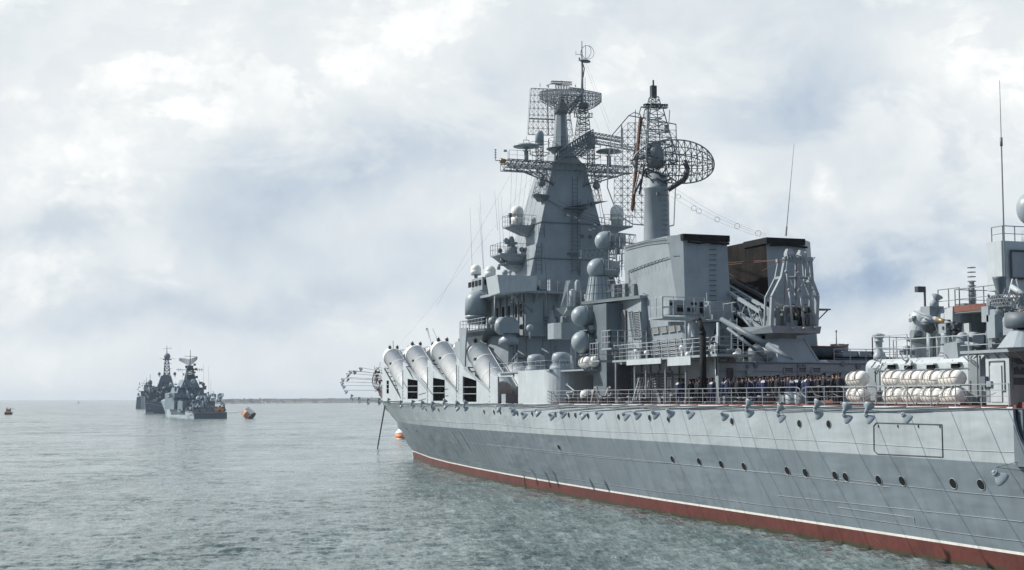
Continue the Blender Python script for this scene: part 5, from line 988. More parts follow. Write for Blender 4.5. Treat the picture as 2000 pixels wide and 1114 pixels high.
for i in range(26): p = P(*Gp(random.uniform(640, 890), random.uniform(470, 640)), random.uniform(6.1, 6.9)); m.cbox(p, random.uniform(.06, .25), random.uniform(.08, .3), random.uniform(.06, .22))
m.bar(g1, P(*Gp(885, 575), 6.4), .09); part('gun_mount', m, 'steel_dark', pg)
m = MB(); c = P(*Gp(450, 500), 6.1); m.lathe(c-Z(.52), (0, 0, 1), [(0, .12), (.15, .30), (.4, .44), (.5, .46), (.52, .40)], 18); part('cable_bowl', m, 'steel_dark'); m = MB(); m.lathe(c+Z(.0), (0, 0, 1), [(0, .44), (.22, .36), (.42, .12)], 18); m.bar(c-Z(.5), V((c.x, c.y, zr_)), .16, 8); part('bowl_cover', m, 'paint')
m = MB(); c = P(*Gp(905, 720), 6.9); m.ball(c, .33, 16, 10, (1, 1, 1.15)); m.bar(c, c-Z(.8), .12, 8); m.lathe(P(*Gp(1050, 725), 6.2)-YV(.4), (0, 1, .1), [(0, .36), (.6, .36)], 16); m.bar(P(*Gp(950, 770), 7), P(*Gp(1130, 800), 7), .1, 8); part('vent_mushroom', m, 'paint')
m = MB(); c = P(*Gp(215, 650), 6.4); m.lathe(c, (1, -.1, 0), [(0, .24), (.5, .24)], 14); m.prism([c+V((.0, -.4, -.35)), c+V((1.1, -.4, -.75)), c+V((1.1, .4, -.75)), c+V((0, .4, -.35))], [c+V((-.2, -.4, -.2)), c+V((1.2, -.4, -.2)), c+V((1.2, .4, -.2)), c+V((-.2, .4, -.2))]); part('searchlight', m, 'lattice')
m = MB(); c = P(*Gp(150, 860), 6.8); m.ball(c, .24, 12, 8); m.cbox(c-Z(.15), .7, .4, .25)
for i in range(14): p = P(*Gp(random.uniform(200, 320), random.uniform(380, 470)), random.uniform(5.6, 6.3)); m.cbox(p, .16, .2, .16)
for x0, x1 in ((300, 250), (340, 400), (520, 580), (560, 600)): m.bar(P(*Gp(x0, 480), 6.3), P(*Gp(x1, 640), 6.3), .02)
part('lamp_cluster', m, 'lattice')
m = MB(); c = P(*Gp(395, 280), 5.6); m.bar(c, c+Z(.95), .06); m.cbox(c+V((-.28, 0, .95)), .5, .3, .3); part('floodlight', m, 'steel_dark')
m = MB(); c = P(*Gp(520, 240), 5.8); m.ball(c, .24, 12, 8); m.lathe(c+V((.1, 0, .2)), (.5, 0, 1), [(0, .1), (.25, .3), (.27, .3)], 14); m.box(c.x-.3, c.x+.6, c.y, c.y+.8, zU-.5, c.z-.1); part('sight_head', m, 'paint')
m = MB(); c = P(*Gp(770, 870), 7.35); m.prism([c+V((-.12, -.6, -.5)), c+V((.5, -.6, -.5)), c+V((.5, .6, -.5)), c+V((-.12, .6, -.5))], [c+V((-.12, -.5, .35)), c+V((.5, -.6, .5)), c+V((.5, .6, .5)), c+V((-.12, .5, .35))]); part('roof_chock', m, 'paint')
# starboard quarter: equipment house, canvas cone, boxes, drum
m = MB(); q0 = P(1973, 790, 8.2); zT = P(1930, 690, 8.2).z; yL = P(1927, 790, 8.2).y; m.prism([(CX-8.2, q0.y, DZ), (CX-3, q0.y, DZ), (CX-3, yL+1.5, DZ), (CX-8.2, yL, DZ)], [(CX-8.2, q0.y, zT), (CX-3, q0.y, zT), (CX-3, yL+1.5, zT), (CX-8.2, yL, zT)]); eh = part('equipment_house', m, 'paint_pale')
m = MB(); Yq0 = q0.y
for v0, v1 in ((700, 712), (718, 732), (738, 752)): p, q_ = PY(1980, v0, Yq0), PY(2006, v1, Yq0); m.box(p.x, q_.x, Yq0-.04, Yq0+.01, q_.z, p.z)
for u in (1977, 2010): p, q_ = PY(u, 698, Yq0-.05), PY(u, 760, Yq0-.05); m.bar(p, q_, .035)
p = P(1930, 700, 8.23); m.tube([(CX-8.23, q0.y+.3, DZ+.8), (CX-8.23, q0.y+.3, zT-.4), (CX-8.23, yL-.3, zT-.4), (CX-8.23, yL-.3, DZ+.8), (CX-8.23, q0.y+.3, DZ+.8)], .03); part('panel_line', m, 'paint_dark', eh)
m = MB(); m.box(CX-8.26, CX-8.19, q0.y+.5, q0.y+1.3, DZ+.3, DZ+2.0); part('door', m, 'paint_pale', eh)
m = MB(); m.bar((CX-8.26, q0.y+2.0, DZ+.2), (CX-8.26, q0.y+2.0, zT-.1), .05); m.bar((CX-8.26, q0.y+2.2, DZ+.2), (CX-8.26, q0.y+2.2, zT-.1), .035); m.box(CX-8.4, CX-8.2, q0.y+1.5, q0.y+1.85, DZ+1.0, DZ+1.5); part('pipe_run', m, 'paint_dark', eh)
m = MB(); e0, e1 = P(1905, 680, 8.4), P(2010, 676, 8.4); m.box(CX-8.5, CX-3, q0.y-6, yL+1.5, zT, zT+.14)
for u in (1922, 1942, 1962, 1985): p = P(u, 690, 8.4); m.bar((CX-8.45, p.y, zT), (CX-7.6, p.y-.1, zT-.8), .05)
part('bracket_deck', m, 'paint', eh)
m = MB(); c = PY(2004, 688, q0.y-1.5); cz = zT+.14; c0 = V((c.x, c.y, cz)); m.lathe(c0, (0, 0, 1), [(0, 1.25), (.75, .7), (.8, .65)], 22, False); o = part('canvas_cone', m, 'radome')
m = MB(); m.lathe(c0+Z(.9), (0, 0, 1), [(0, .8), (.1, .9), (.7, .9)], 24); part('launcher_barbette', m, 'paint_dark', o)
m = MB(); p, q_ = P(1938, 655, 7.8), P(1958, 612, 7.8); m.cbox((p+q_)/2+V((0, .2, -.1)), .45, .6, 1.1); m.lathe(((p+q_)/2)+V((.05, .2, .42)), (-1, 0, 0), [(-.22, .3), (.22, .3)], 16); p = P(1931, 608, 7.8); m.cbox(p-Z(.15), .45, .5, .75); p = P(1979, 635, 7.9); m.cbox(p-Z(.12), .62, .7, .7); m.lathe(p+V((0, 0, .18)), (0, -1, 0), [(-.35, .33), (.35, .33)], 16); part('cooling_box', m, 'paint')
m = MB(); c = P(2004, 628, 8.0); m.lathe(c, (-.35, -1, 0), [(0, .5), (.25, .5), (.26, .42), (.5, .42), (.55, .25)], 24); o = part('hose_drum', m, 'paint'); m = MB(); m.ring(c+V((-.06, -.16, 0)), (-.35, -1, 0), .53, .06, 26, 5); m.ring(c+V((-.15, -.42, 0)), (-.35, -1, 0), .45, .035, 26, 5); part('brass_ring', m, 'brass', o)
m = MB(); c = P(1990, 600, 6.5); r = 1.25
for z in (0, .18, .36, .54): m.ring(c+Z(z), (0, 0, 1), r, .03, 20)
for k in range(40): a = 2*pi*k/40; m.bar(c+V((r*cos(a), r*sin(a), 0)), c+V((r*cos(a+.3), r*sin(a+.3), .54)), .02); m.bar(c+V((r*cos(a+.3), r*sin(a+.3), 0)), c+V((r*cos(a), r*sin(a), .54)), .02)
for i in range(40): p = P(random.uniform(1948, 2000), random.uniform(595, 625), random.uniform(5.5, 7.5)); m.bar(p, p+V((random.uniform(-.4, .4), random.uniform(-.4, .4), random.uniform(-.4, .4))), .03)
part('net_basket', m, 'lattice')
m = MB(); p = P(1962, 665, 6.0); m.box(CX-4.6, CX+4, p.y-6, p.y-1.5, DZ+1, P(1962, 606, 6).z); part('radar_house', m, 'paint')
m = MB()
for i in range(70):
    p = P(random.uniform(1930, 2000), random.uniform(585, 675), random.uniform(5.0, 7.8)); m.cbox(p, random.uniform(.08, .4), random.uniform(.1, .4), random.uniform(.08, .4))
    if i % 2: m.bar(p, p+V((random.uniform(-.6, .6), random.uniform(-.5, .5), random.uniform(-.8, .8))), random.choice((.025, .04, .06)))
part('equipment_clutter', m, 'lattice'); m = MB()
for i in range(9): p = P(random.uniform(1912, 1955), random.uniform(735, 788), random.uniform(7.6, 8.3)); m.cbox(V((p.x, p.y, max(p.z, DZ+.3))), random.uniform(.1, .3), random.uniform(.1, .4), random.uniform(.2, .6))
part('equipment_clutter', m, 'paint')
# aft radar tower at the frame's edge
m = MB(); Yt = P(1958, 560, 3.2).y; zb_, zt_ = P(1958, 566, 3.2).z, P(1957, 470, 3.2).z; m.prism([(CX-3.2, Yt, zb_), (CX+3.0, Yt, zb_), (CX+3.0, Yt+4.5, zb_), (CX-3.2, Yt+1.2, zb_)], [(CX-3.2, Yt, zt_), (CX+3, Yt, zt_), (CX+3.0, Yt+4.5, zt_), (CX-3.2, Yt+1.2, zt_)]); at = part('radar_tower', m, 'paint_pale')
m = MB(); p, q_ = PY(1971, 490, Yt), PY(2003, 545, Yt); m.box(p.x, q_.x, Yt-.10, Yt-.0, q_.z, p.z); part('access_panel', m, 'paint', at)
m = MB(); m.tube([V((p.x, Yt-.13, p.z)), V((q_.x, Yt-.13, p.z)), V((q_.x, Yt-.13, q_.z)), V((p.x, Yt-.13, q_.z)), V((p.x, Yt-.13, p.z))], .06, 5); part('panel_seal', m, 'steel_dark', at)
m = MB(); m.rail([(CX-3.0, Yt+1, zt_), (CX-3.0, Yt+.1, zt_), (CX+3, Yt+.1, zt_)], .8, .8, 2, .03, .022); part('tower_rail', m, 'lattice', at)
m = MB(); c = PY(2012, 408, Yt+1.5); m.lathe(c-Z(2.2), (0, 0, 1), [(0, .5), (1.0, .5)], 14); m.ball(c, .72, 20, 12, (1, 1, 1.25)); part('radar_dome', m, 'radome', at)
m = MB(); p = PY(1975, 560, Yt-.6); m.bar(p, PY(2006, 580, Yt-1.5), .14, 10); m.bar(PY(1978, 545, Yt-.4), PY(1968, 585, Yt-.4), .05); m.bar(PY(1985, 545, Yt-.4), PY(1996, 590, Yt-.4), .05); m.box(CX-3.4, CX+3, Yt-.3, Yt+.0, zb_-.25, zb_-.05); part('wave_guide', m, 'paint_pale', at)
m = MB(); c = P(1953, 578, 5.6); zt3 = P(1953, 541, 5.6).z; m.lathe((c.x, c.y, c.z-.2), (0, 0, 1), [(0, .16), (.35, .16), (zt3-c.z+.1, .33), (zt3-c.z+.2, .36)], 14)
for a in (0, 2.1, 4.2): m.bar(c-Z(.1), c+V((.3*cos(a), .3*sin(a), -.7)), .04)
part('horn', m, 'paint_dark')
m = MB(); a, b_ = P(1964, 575, 5.2), P(1950, 158, 5.2); b_.y = a.y; d_ = b_-a; m.bar(a, a+d_*.70, .045, 6, .035); m.bar(a+d_*.69, a+d_*.73, .07, 8); m.bar(a+d_*.72, b_, .022, 5, .012); part('whip_aerial', m, 'lattice')
m = MB(); a = PY(1535, 461, YaT+.5); b_ = PY(1551, 281, YaT+.5); m.bar(a, b_, .04, 6, .014); m.bar(a, a.lerp(b_, .1), .07, 6); part('whip_aerial', m, 'lattice')
for u0, v0, u1, v1, t in ((922, 520, 918, 432, 8.6), (945, 526, 937, 404, 8), (944, 526, 935, 430, 8.3), (978, 492, 973, 412, 6), (984, 488, 979, 408, 6.2), (972, 450, 966, 395, 6)):
    m = MB(); m.bar(P(u0, v0, t), P(u1, v1-25, t), .02, 5, .008); part('whip_aerial', m, 'lattice_pale')
# rigging
rg = MB()
def wire(a, b_, r=.014, sag=.02, n=6, mb=rg):
    a, b_ = V(a), V(b_); pts = [a.lerp(b_, i/n)-Z(sag*(b_-a).length*4*(i/n)*(1-i/n)) for i in range(n+1)]; mb.tube(pts, r, 3)
for i, (u0, v0, u1, v1, t0, t1) in enumerate(((1047, 382, 1172, 448, 2.4, -1), (1050, 384, 1160, 452, 2.2, .5), (1053, 386, 1142, 458, 2.0, 1), (1047, 382, 1108, 438, 2.6, 2), (1086, 395, 1150, 440, 2, 0))):
    p, q_ = tow(u0, v0)-YV(.7), tow(u1, v1)-YV(3.0+i*.4); wire(p, q_, .02, .03)
wire(P(1161, 335, -2.5), P(1204, 545, 6.0), .035, 0); wire(P(1161, 335, -2.5), P(1180, 470, 1), .02, 0)
wire(P(1134, 330, 0), P(1110, 440, 3), .014, 0)
for k in range(7): wire(V((CX-6.0+k*.55, Yy-.6, zy-.35)), V((CX-7.2+k*.25, Yb+.5+k*.3, zp+.2)), .010, 0)
for u0, v0, u1, v1 in ((1063, 555, 1075, 640), (1064, 500, 1077, 700), (1068, 700, 1075, 645), (1014, 560, 1030, 702)): wire(P(u0, v0, 6), P(u1, v1, 7), .025, 0)
wire(P(998, 340, 5), P(852, 600, 2), .008, 0); wire(P(1040, 345, 3.5), P(700, 760, 0), .006, .01)
for k, (dz, sg) in enumerate(((0, .03), (.5, .035), (-.5, .03))): wire(P(1309, 372, -.5)+Z(dz), P(1497, 462, -3.2)+Z(dz*.3), .008, sg)
wire(P(1137, 175, -1.3), P(1172, 260, -2), .008, 0); wire(P(1140, 120, -1.3), P(1195, 270, -3), .008, 0); wire(P(1144, 120, -1.3), P(1190, 240, -3), .008, 0)
part('rigging', rg, 'steel_dark')
m = MB()
for u, v in ((1325, 384), (1355, 407), (1365, 413), (1401, 429), (1440, 442), (1481, 456)): m.ring(P(u, v, -1.4), (.5, 1, .1), .21, .015, 14)
part('aerial_hoop', m, 'steel_dark')
m = MB()
for u, v, i in ((1112, 428, 0), (1120, 434, 1), (1150, 442, 0), (1160, 448, 0), (1148, 450, 1), (1140, 452, 2), (1098, 424, 1)): p = tow(u, v)-YV(1.6); m.bar(p-XV(.15), p+V((.15, 0, -.08)), .05, 6)
part('insulator', m, 'white')
# -- column with the large lattice reflectors
c0, c1 = P(1283, 478, 0), P(1283, 342, 0); c1.y = c0.y; hC = c1.z-c0.z
m = MB(); m.lathe((CX, c0.y, 10), (0, 0, 1), [(0, 1.16), (c0.z-10, 1.14), (c0.z-10+hC*.78, 1.0), (c0.z-10+hC*.79, 1.07), (c0.z-10+hC*.82, 1.07), (c0.z-10+hC*.83, .97), (c0.z-10+hC, .95), (c0.z-10+hC+.1, .6)], 30); cl = part('radar_column', m, 'paint')
m = MB()
for i in range(14): z = c0.z+.3+i*.42; m.tube([(CX-.05, c0.y-1.05, z), (CX-.05, c0.y-1.3, z), (CX+.4, c0.y-1.25, z), (CX+.4, c0.y-1.0, z)], .03, 4)
m.cbox((CX-.4, c0.y-1.1, c0.z+hC*.7), .25, .2, .25); m.cbox((CX+.5, c0.y-1.15, c0.z+.4), .6, .3, .3); part('rung', m, 'paint_dark', cl)
cc = PY(1327, 315, c0.y-1.0); S = 1/ppm(cc)
def ell(a, b, dy=0.0):                           # oval reflector, concave
    th = 2*pi*a; x = 82*S*b*cos(th); z = 43*S*b*sin(th)*(1.0 if cos(th) < .3 else 1.0); return cc + V((x*.985, x*-.17-1.0*(1-b*b)+dy, z+.12*x*0))
m = MB()
xs = np.linspace(-.94, .94, 13)
def ep(xi, yi, dy=0.0): h = sqrt(max(0, 1-xi*xi)); return cc + V((82*S*xi, -.17*82*S*xi+1.1*(xi*xi+.25*(yi*h)**2)+dy, 43*S*yi*h))
m.tube([ep(cos(t), sin(t)/max(1e-3, abs(sin(t))) if abs(sin(t)) > 1e-3 else 0) for t in np.linspace(0, 2*pi, 41)], .065, 5)
for i, x in enumerate(xs):
    m.tube([ep(x, y) for y in np.linspace(-1, 1, 7)], .045, 4)
    if i: 
        for y0, y1 in ((-1, -.33), (-.33, .33), (.33, 1)): m.bar(ep(xs[i-1], y0), ep(x, y1), .032, 3); m.bar(ep(xs[i-1], y1), ep(x, y0), .032, 3)
for y in (-.66, -.33, 0, .33, .66): m.tube([ep(x, y) for x in np.linspace(-.97, .97, 14)], .042, 4)
for x in xs[::2]:
    for y in (-.7, 0, .7): m.bar(ep(x, y), ep(x*.85, y*.5, 1.3+.6*(1-x*x)), .04, 4)
for y in (-.5, 0, .5): m.tube([ep(x, y, 1.3+.6*(1-x*x)) for x in np.linspace(-.8, .8, 8)], .05, 4)
tr_ = part('oval_lattice_radar', m, 'lattice')
m = MB(); q_ = [PY(1337, 314, c0.y-2.0), PY(1343, 330, c0.y-2.2), PY(1338, 350, c0.y-2.2), PY(1305, 371, c0.y-1.6)]; m.tube(q_, .22, 8); m.tube([PY(1240, 378, c0.y-1.5), PY(1262, 330, c0.y-1.2), PY(1300, 345, c0.y-1)], .09, 6); m.bar(PY(1249, 380, c0.y-1.5), PY(1258, 322, c0.y-1.2), .1, 6); m.bar(PY(1238, 380, c0.y-1.5), PY(1252, 320, c0.y-1.2), .07, 6)
for i in range(30): p = PY(random.uniform(1258, 1320), random.uniform(300, 350), c0.y+random.uniform(-1.6, .8)); m.bar(p, p+V((random.uniform(-1.2, 1.2), random.uniform(-1, 1), random.uniform(-.9, .9))), random.choice((.05, .07, .1)))
part('feed_arm', m, 'steel_dark', tr_)
c2 = PY(1252, 332, c0.y+1.6); S2 = 1/ppm(c2)
OUT = [(1228, 226), (1240, 228), (1320, 243), (1322, 300), (1316, 440), (1300, 444), (1235, 438), (1206, 419), (1186, 366), (1190, 300), (1194, 266)]
def inside(u, v):
    r = False
    for (a, b_), (c, d) in zip(OUT, OUT[1:]+OUT[:1]):
        if (b_ > v) != (d > v) and u < (c-a)*(v-b_)/(d-b_)+a: r = not r
    return r
def tp2(u, v, dy=0.0): x = (u-1252)/66.; y = (v-332)/106.; return PY(u, v, c2.y+.9*(x*x+.4*y*y)-.4*x+dy)
m = MB(); m.tube([tp2(*p) for p in OUT+OUT[:1]], .055, 5)
us = [1186+i*13.4 for i in range(11)]; vs_ = [226+i*14.2 for i in range(16)]
for i, u in enumerate(us):
    for j, v in enumerate(vs_):
        ok = inside(u, v)
        if ok and j+1 < 16 and inside(u, vs_[j+1]): m.bar(tp2(u, v), tp2(u, vs_[j+1]), .028, 4)
        if ok and i+1 < 11 and inside(us[i+1], v): m.bar(tp2(u, v), tp2(us[i+1], v), .028, 3)
        if i+1 < 11 and j+1 < 16:
            if ok and inside(us[i+1], vs_[j+1]): m.bar(tp2(u, v), tp2(us[i+1], vs_[j+1]), .024, 3)
            if inside(us[i+1], v) and inside(u, vs_[j+1]): m.bar(tp2(us[i+1], v), tp2(u, vs_[j+1]), .024, 3)
for v in (260, 300, 340, 380, 415): m.bar(tp2(1215, v, .0), tp2(1215, v, 1.2), .03); m.bar(tp2(1255, v, .0), tp2(1240, v, 1.4), .03)
for u in (1216, 1240, 1266): m.bar(tp2(u, 250, 1.2), tp2(u, 420, 1.2), .045)
m.tube([tp2(1228, 226), tp2(1238, 220, .5), tp2(1250, 223, 1), tp2(1262, 262, .6)], .05, 4)
tr2 = part('tall_lattice_radar', m, 'lattice_pale')
m = MB(); m.bar(tp2(1251, 231, -.5), tp2(1235, 410, -.5), .15, 8); [m.bar(tp2(1251-16*f-1.5, 231+179*f, -.65), tp2(1251-16*f+1.5, 231+179*f, -.65), .17, 6) for f in np.linspace(0, 1, 26)]; part('feed_line', m, 'redbrown', tr2)
m = MB(); m.bar(tp2(1241, 215, -.4), tp2(1240, 300, -.4), .04); m.bar(tp2(1266, 214, -.3), tp2(1265, 290, -.3), .035); m.bar(tp2(1214, 245, -.3), tp2(1214, 290, -.3), .06); m.bar(tp2(1308, 215, 0), tp2(1305, 260, 0), .04); m.cbox(tp2(1301, 252, 0), .3, .3, .7); part('rod_aerial', m, 'lattice', tr2)
m = MB(); b0, b1 = PY(1278, 318, c0.y+.4), PY(1277, 212, c0.y+.4); m.tower(b0, b1, 3.0, 1.15, 7, .05, .034); m.tower(b1, PY(1277, 190, c0.y+.4), 1.0, .6, 3, .045, .03)
for i in range(4): z = b0.lerp(b1, .15+.22*i); w_ = 1.0-.14*i; m.tube([z+V((-w_, -w_*.6, 0)), z+V((w_, -w_*.6, 0)), z+V((w_, w_*.6, 0)), z+V((-w_, w_*.6, 0)), z+V((-w_, -w_*.6, 0))], .045, 4)
m.bar(PY(1265, 218, c0.y), PY(1264, 300, c0.y), .13, 8); m.lathe(PY(1280, 300, c0.y), (0, 0, 1), [(-1.2, .7), (0, .75), (.6, .5), (.9, .4)], 14); m.tube([PY(1247, 226, c0.y), PY(1252, 209, c0.y), PY(1266, 212, c0.y), PY(1268, 224, c0.y)], .06); o = part('lattice_topmast', m, 'lattice')
m = MB(); y0_ = c0.y+.3; m.truss(PY(1258, 207, y0_), PY(1303, 208.5, y0_), YV(.15), Z(.14), 10, .045, .03); [m.bar(PY(1259+i*4.3, 209, y0_), PY(1259+i*4.3, 203, y0_), .05) for i in range(11)]; p0_, p1_ = PY(1276, 191, y0_), PY(1276, 168, y0_); m.cbox((p0_+p1_)/2, .48, .4, (p1_.z-p0_.z)); m.bar(p1_, p1_+Z(.5), .08); part('identification_aerial', m, 'steel_dark', o)

# -- main deck fittings at the port side
m = MB(); m.box(CX-10.22, CX-10.10, YB+.2, 109, DZ-.02, DZ+.17); m.box(CX-7.75, CX-7.67, YB+.2, Ys+9, DZ-.02, DZ+.28); part('waterway_coaming', m, 'deck_red')
m = MB(); rl_pts = []
ysr = [y for y in np.arange(54.5, 110.5, 1.83)]
for a, b_ in ((YB+.5, 68.6), (69.6, 109.0)): m.rail([(CX-10.35, b_, DZ), (CX-10.35, a, DZ)], 1.1, 1.85, 4, .03, .017)
y_ = 69.0; m.tube([(CX-10.35, 69.6, DZ+1.1), (CX-10.35, 69.25, DZ+1.0), (CX-10.35, 69.15, DZ+.75), (CX-10.35, 69.6, DZ+.5)], .03); m.tube([(CX-10.35, 68.6, DZ+1.1), (CX-10.35, 68.95, DZ+1.0), (CX-10.35, 69.05, DZ+.75), (CX-10.35, 68.6, DZ+.5)], .03)
for y in np.arange(55.2, 108, 4.3): m.bar((CX-10.35, y, DZ+1.1), (CX-9.8, y-.15, DZ), .026)
for y in np.arange(52.6, 67, 1.9): wire((CX-10.4, y, DZ+.72), (CX-10.4, y+1.8, DZ+.72), .016, .09, 8, m)
part('deck_rail', m, 'rail_paint')
m = MB(); m.rail([(CX+10.3, YB+.5, DZ), (CX+10.3, 150, DZ)], 1.1, 2.2, 3, .03, .017); part('deck_rail', m, 'rail_paint')
m = MB(); p = P(1172, 775, 8.8); 
for u0, u1, u2 in ((1155, 1162, 1177), (1177, 1190, 1194)):
    a, b_, c = P(u0, 790, 9.0), P(u1, 757, 9.0), P(u2, 784, 8.6); pts = [a, a.lerp(b_, .6), b_-Z(.12), b_+V((.12, 0, 0)), b_.lerp(c, .25), c] if u0 < 1170 else [c+V((0, 0, .4)), c.lerp(b_, .5)+V((.15, 0, .2)), b_, a.lerp(b_, .5), a+Z(.2)]
    m.tube(pts, .11, 6)
part('boat_cradle', m, 'lattice_pale')
m = MB(); a, b_ = P(1236, 786, 9.3), P(1242, 738, 8.9); a.z = DZ+.35; b_.y = a.y; sx2 = 1.05
for k in range(5): f = k/4; m.bar(a+XV(sx2*f), b_+XV(.15+.75*f), .05 if k in (0, 4) else .035)
m.bar(a, a+XV(sx2), .06); m.bar(b_+XV(.1), b_+XV(.95), .05); [m.bar(a.lerp(b_, f)+XV(.15*f), a.lerp(b_, f)+XV(sx2-.2*f), .025) for f in (.25, .5, .75)]; m.bar(a+XV(sx2), a+V((sx2+.5, 1, 0)), .05); m.bar(b_+XV(.95), a+V((sx2+.5, 1, 0)), .05); m.box(a.x-.1, a.x+1.4, a.y-.1, a.y+1.1, DZ, DZ+.3); part('gangway_section', m, 'paint_pale')
m = MB(); q_ = P(1085, 784, 9.2)
for x0, y0, x1, y1 in ((490, 880, 600, 930), (545, 870, 565, 960), (565, 940, 690, 960), (600, 860, 660, 940), (630, 820, 690, 870), (560, 890, 680, 880), (470, 945, 690, 955), (600, 850, 640, 810), (690, 870, 680, 960)): m.bar(P(960+.2335*x0, 560+.2335*y0, 9.2), P(960+.2335*x1, 560+.2335*y1, 9.2), .05)
m.lathe(P(1107, 755, 9)-Z(.3), (0, 0, 1), [(0, .3), (.25, .35), (.5, .2)], 12); m.ring(P(1107, 755, 9), (0, -1, 0), .42, .07, 16); part('deck_winch', m, 'paint_pale')
m = MB()
for i in range(60):
    y = random.uniform(72, 108); p = V((CX-random.uniform(7.6, 10.0), y, DZ)); h = random.uniform(.2, .75); m.box(p.x, p.x+random.uniform(.15, .5), p.y, p.y+random.uniform(.2, .7), DZ, DZ+h) if i % 3 else m.lathe(p, (0, 0, 1), [(0, .18), (h*.8, .18), (h*.82, .26), (h, .26)], 12)
for y in (76, 83, 90, 97, 104): m.lathe((CX-9.9, y, DZ), (0, 0, 1), [(0, .2), (.45, .2), (.46, .28), (.55, .28)], 12); m.lathe((CX-9.9, y+.7, DZ), (0, 0, 1), [(0, .2), (.45, .2), (.46, .28), (.55, .28)], 12)
part('deck_fitting', m, 'lattice')
m = MB()
for i in range(8): p = P(1385+i*45, 790, 9.5); m.lathe((p.x, p.y, DZ), (0, 0, 1), [(0, .22), (.2, .22)], 12)
m.lathe(P(1613, 792, 9.9)-XV(.3), (1, -.2, 0), [(0, .28), (.5, .28), (.55, .34), (.62, .34)], 16); part('fairlead', m, 'deck_red')

# -- lamp booms along the port gunwale
def lamp_mesh(up):
    m = MB(); s_ = 1 if up else -1; ax = V((.72, -.2, -.66)).normalized() if not up else V((.5, -.2, .8)).normalized()
    m.lathe((0, 0, .22*s_), ax, [(-.26, .07), (-.2, .10), (-.08, .10), (-.02, .12), (.08, .20), (.2, .29), (.30, .345), (.36, .355), (.40, .345), (.405, .30), (.30, .26), (.29, .001)], 16)
    m.lathe(V((0, 0, .22*s_))-ax*.1, ax, [(-.06, .13), (0, .14), (.05, .13)], 12); m.bar((0, 0, 0), (0, 0, .2*s_), .035); return m
L0 = {}
for up in (True, False):
    o = lamp_mesh(up).build('lamp', 'radome'); L0[up] = o.data; bpy.data.objects.remove(o)
def boom(lamp, root, kinds, s_=1.0, r=.03):
    lamp, root = V(lamp), V(root); m = MB(); m.bar(root, lamp, r, 6); m.bar(root, root+V((.15, 0, -.25)), .05)
    b_ = part('lamp_boom', m, 'lattice')
    for up in kinds:
        o = bpy.data.objects.new('lamp', L0[up]); COL.objects.link(o); o.parent = b_; o.location = lamp-V(SHIP['_o']); o.scale = (s_,)*3; o.rotation_euler = (0, 0, random.uniform(-.5, .5))
B2 = (True, False); LD = []
for x, y in ((160, 615), (210, 632), (270, 643), (345, 642), (410, 643), (492, 660), (573, 660), (638, 668), (708, 673), (790, 660), (873, 672), (930, 670)): LD.append((640+.2873*x, 600+.2873*y, B2))
for x, y in ((1150, 676), (1245, 680)): LD.append((640+.2873*x, 600+.2873*y, (False,)))
for x, y in ((613, 40), (713, 60), (775, 80), (860, 64), (950, 86), (1020, 72), (1145, 80), (1245, 76), (1415, 82), (1487, 74), (1600, 69), (1695, 60), (1820, 66)): LD.append((780+.31*x, 780+.31*y, (False,)))
for x, y, k in ((97, 140, (False,)), (252, 118, B2), (445, 148, B2), (673, 124, B2), (850, 148, B2), (986, 148, B2), (1215, 145, (False,))): LD.append((1380+.318*x, 760+.318*y, k))
for u, v, k in LD:
    t = 17.2 if u > 1000 else 15.5 if u > 840 else 12.6
    if u < 790: t = 8 + (u-680)*.045
    p = P(u, v, t); ry = p.y-.8; rt2 = lerp_t(DKb, min(ry, 200)); rz = sheer(ry)+.06
    boom(p, (CX-rt2+.05, ry, rz), k, (.74 if u < 1350 else .66) if u > 1000 else .68 if u > 790 else .62, .022)
for x, y in ((220, 410), (150, 432), (178, 432), (132, 450), (98, 485), (130, 478), (92, 508), (105, 532), (120, 565)):
    u, v = C1(x, y); ur = 640+.2873*max(303, 330-abs(y-490)*.1); boom(P(u, v, 5.2), P(ur, 600+.2873*(y+10-(y-490)*.12), 1.0), (False,), .8, .025)
# lamp hung low over the side near the stern
q_ = P(1947, 925, 11.2); m = MB(); h1 = hull_hit(1998, 900); m.bar(P(1946, 913, 11.2), h1, .02); m.bar(P(1946, 913, 11.2), hull_hit(1998, 920), .018); b_ = part('lamp_boom', m, 'lattice'); o = bpy.data.objects.new('lamp', L0[False]); COL.objects.link(o); o.parent = b_; o.location = q_-V(SHIP['_o'])+Z(.15); o.scale = (.95,)*3
# hawser lines looped just under the gunwale
m = MB()
for y in np.arange(57, 168, 5.5): wire((CX-lerp_t(DKb, y)-.06, y, sheer(y)-.12), (CX-lerp_t(DKb, y+5.5)-.06, y+5.5, sheer(y+5.5)-.12), .02, .012, 6, m)
part('side_hawser', m, 'steel_dark')
# stains / flaked patch strings on the quarter are left to the paint; anchor cable from the bow
# ================================================================ separate things on and around the cruiser
# anchor cable: links on a straight lead
def chain(a, b, r, parent=None):
    m = MB(); a, b = V(a), V(b); n = int((b-a).length/(r*5)); ax = (b-a).normalized(); s_, t_ = m.frame(ax)
    for i in range(n):
        c = a.lerp(b, (i+.5)/n); u = s_ if i % 2 else t_; pts = [c + ax*(r*3.1*cos(k*pi/4)) + u*(r*1.5*sin(k*pi/4)) for k in range(9)]; m.tube(pts, r*.75, 4)
    return m
tag(chain(P(752, 792, 1.5), PZ(737, 878, -.2), .055).build('anchor_chain', 'steel_dark', None, P(752, 792, 1.5)), 'long dark anchor chain hanging from the cruiser bow into the water', 'chain')

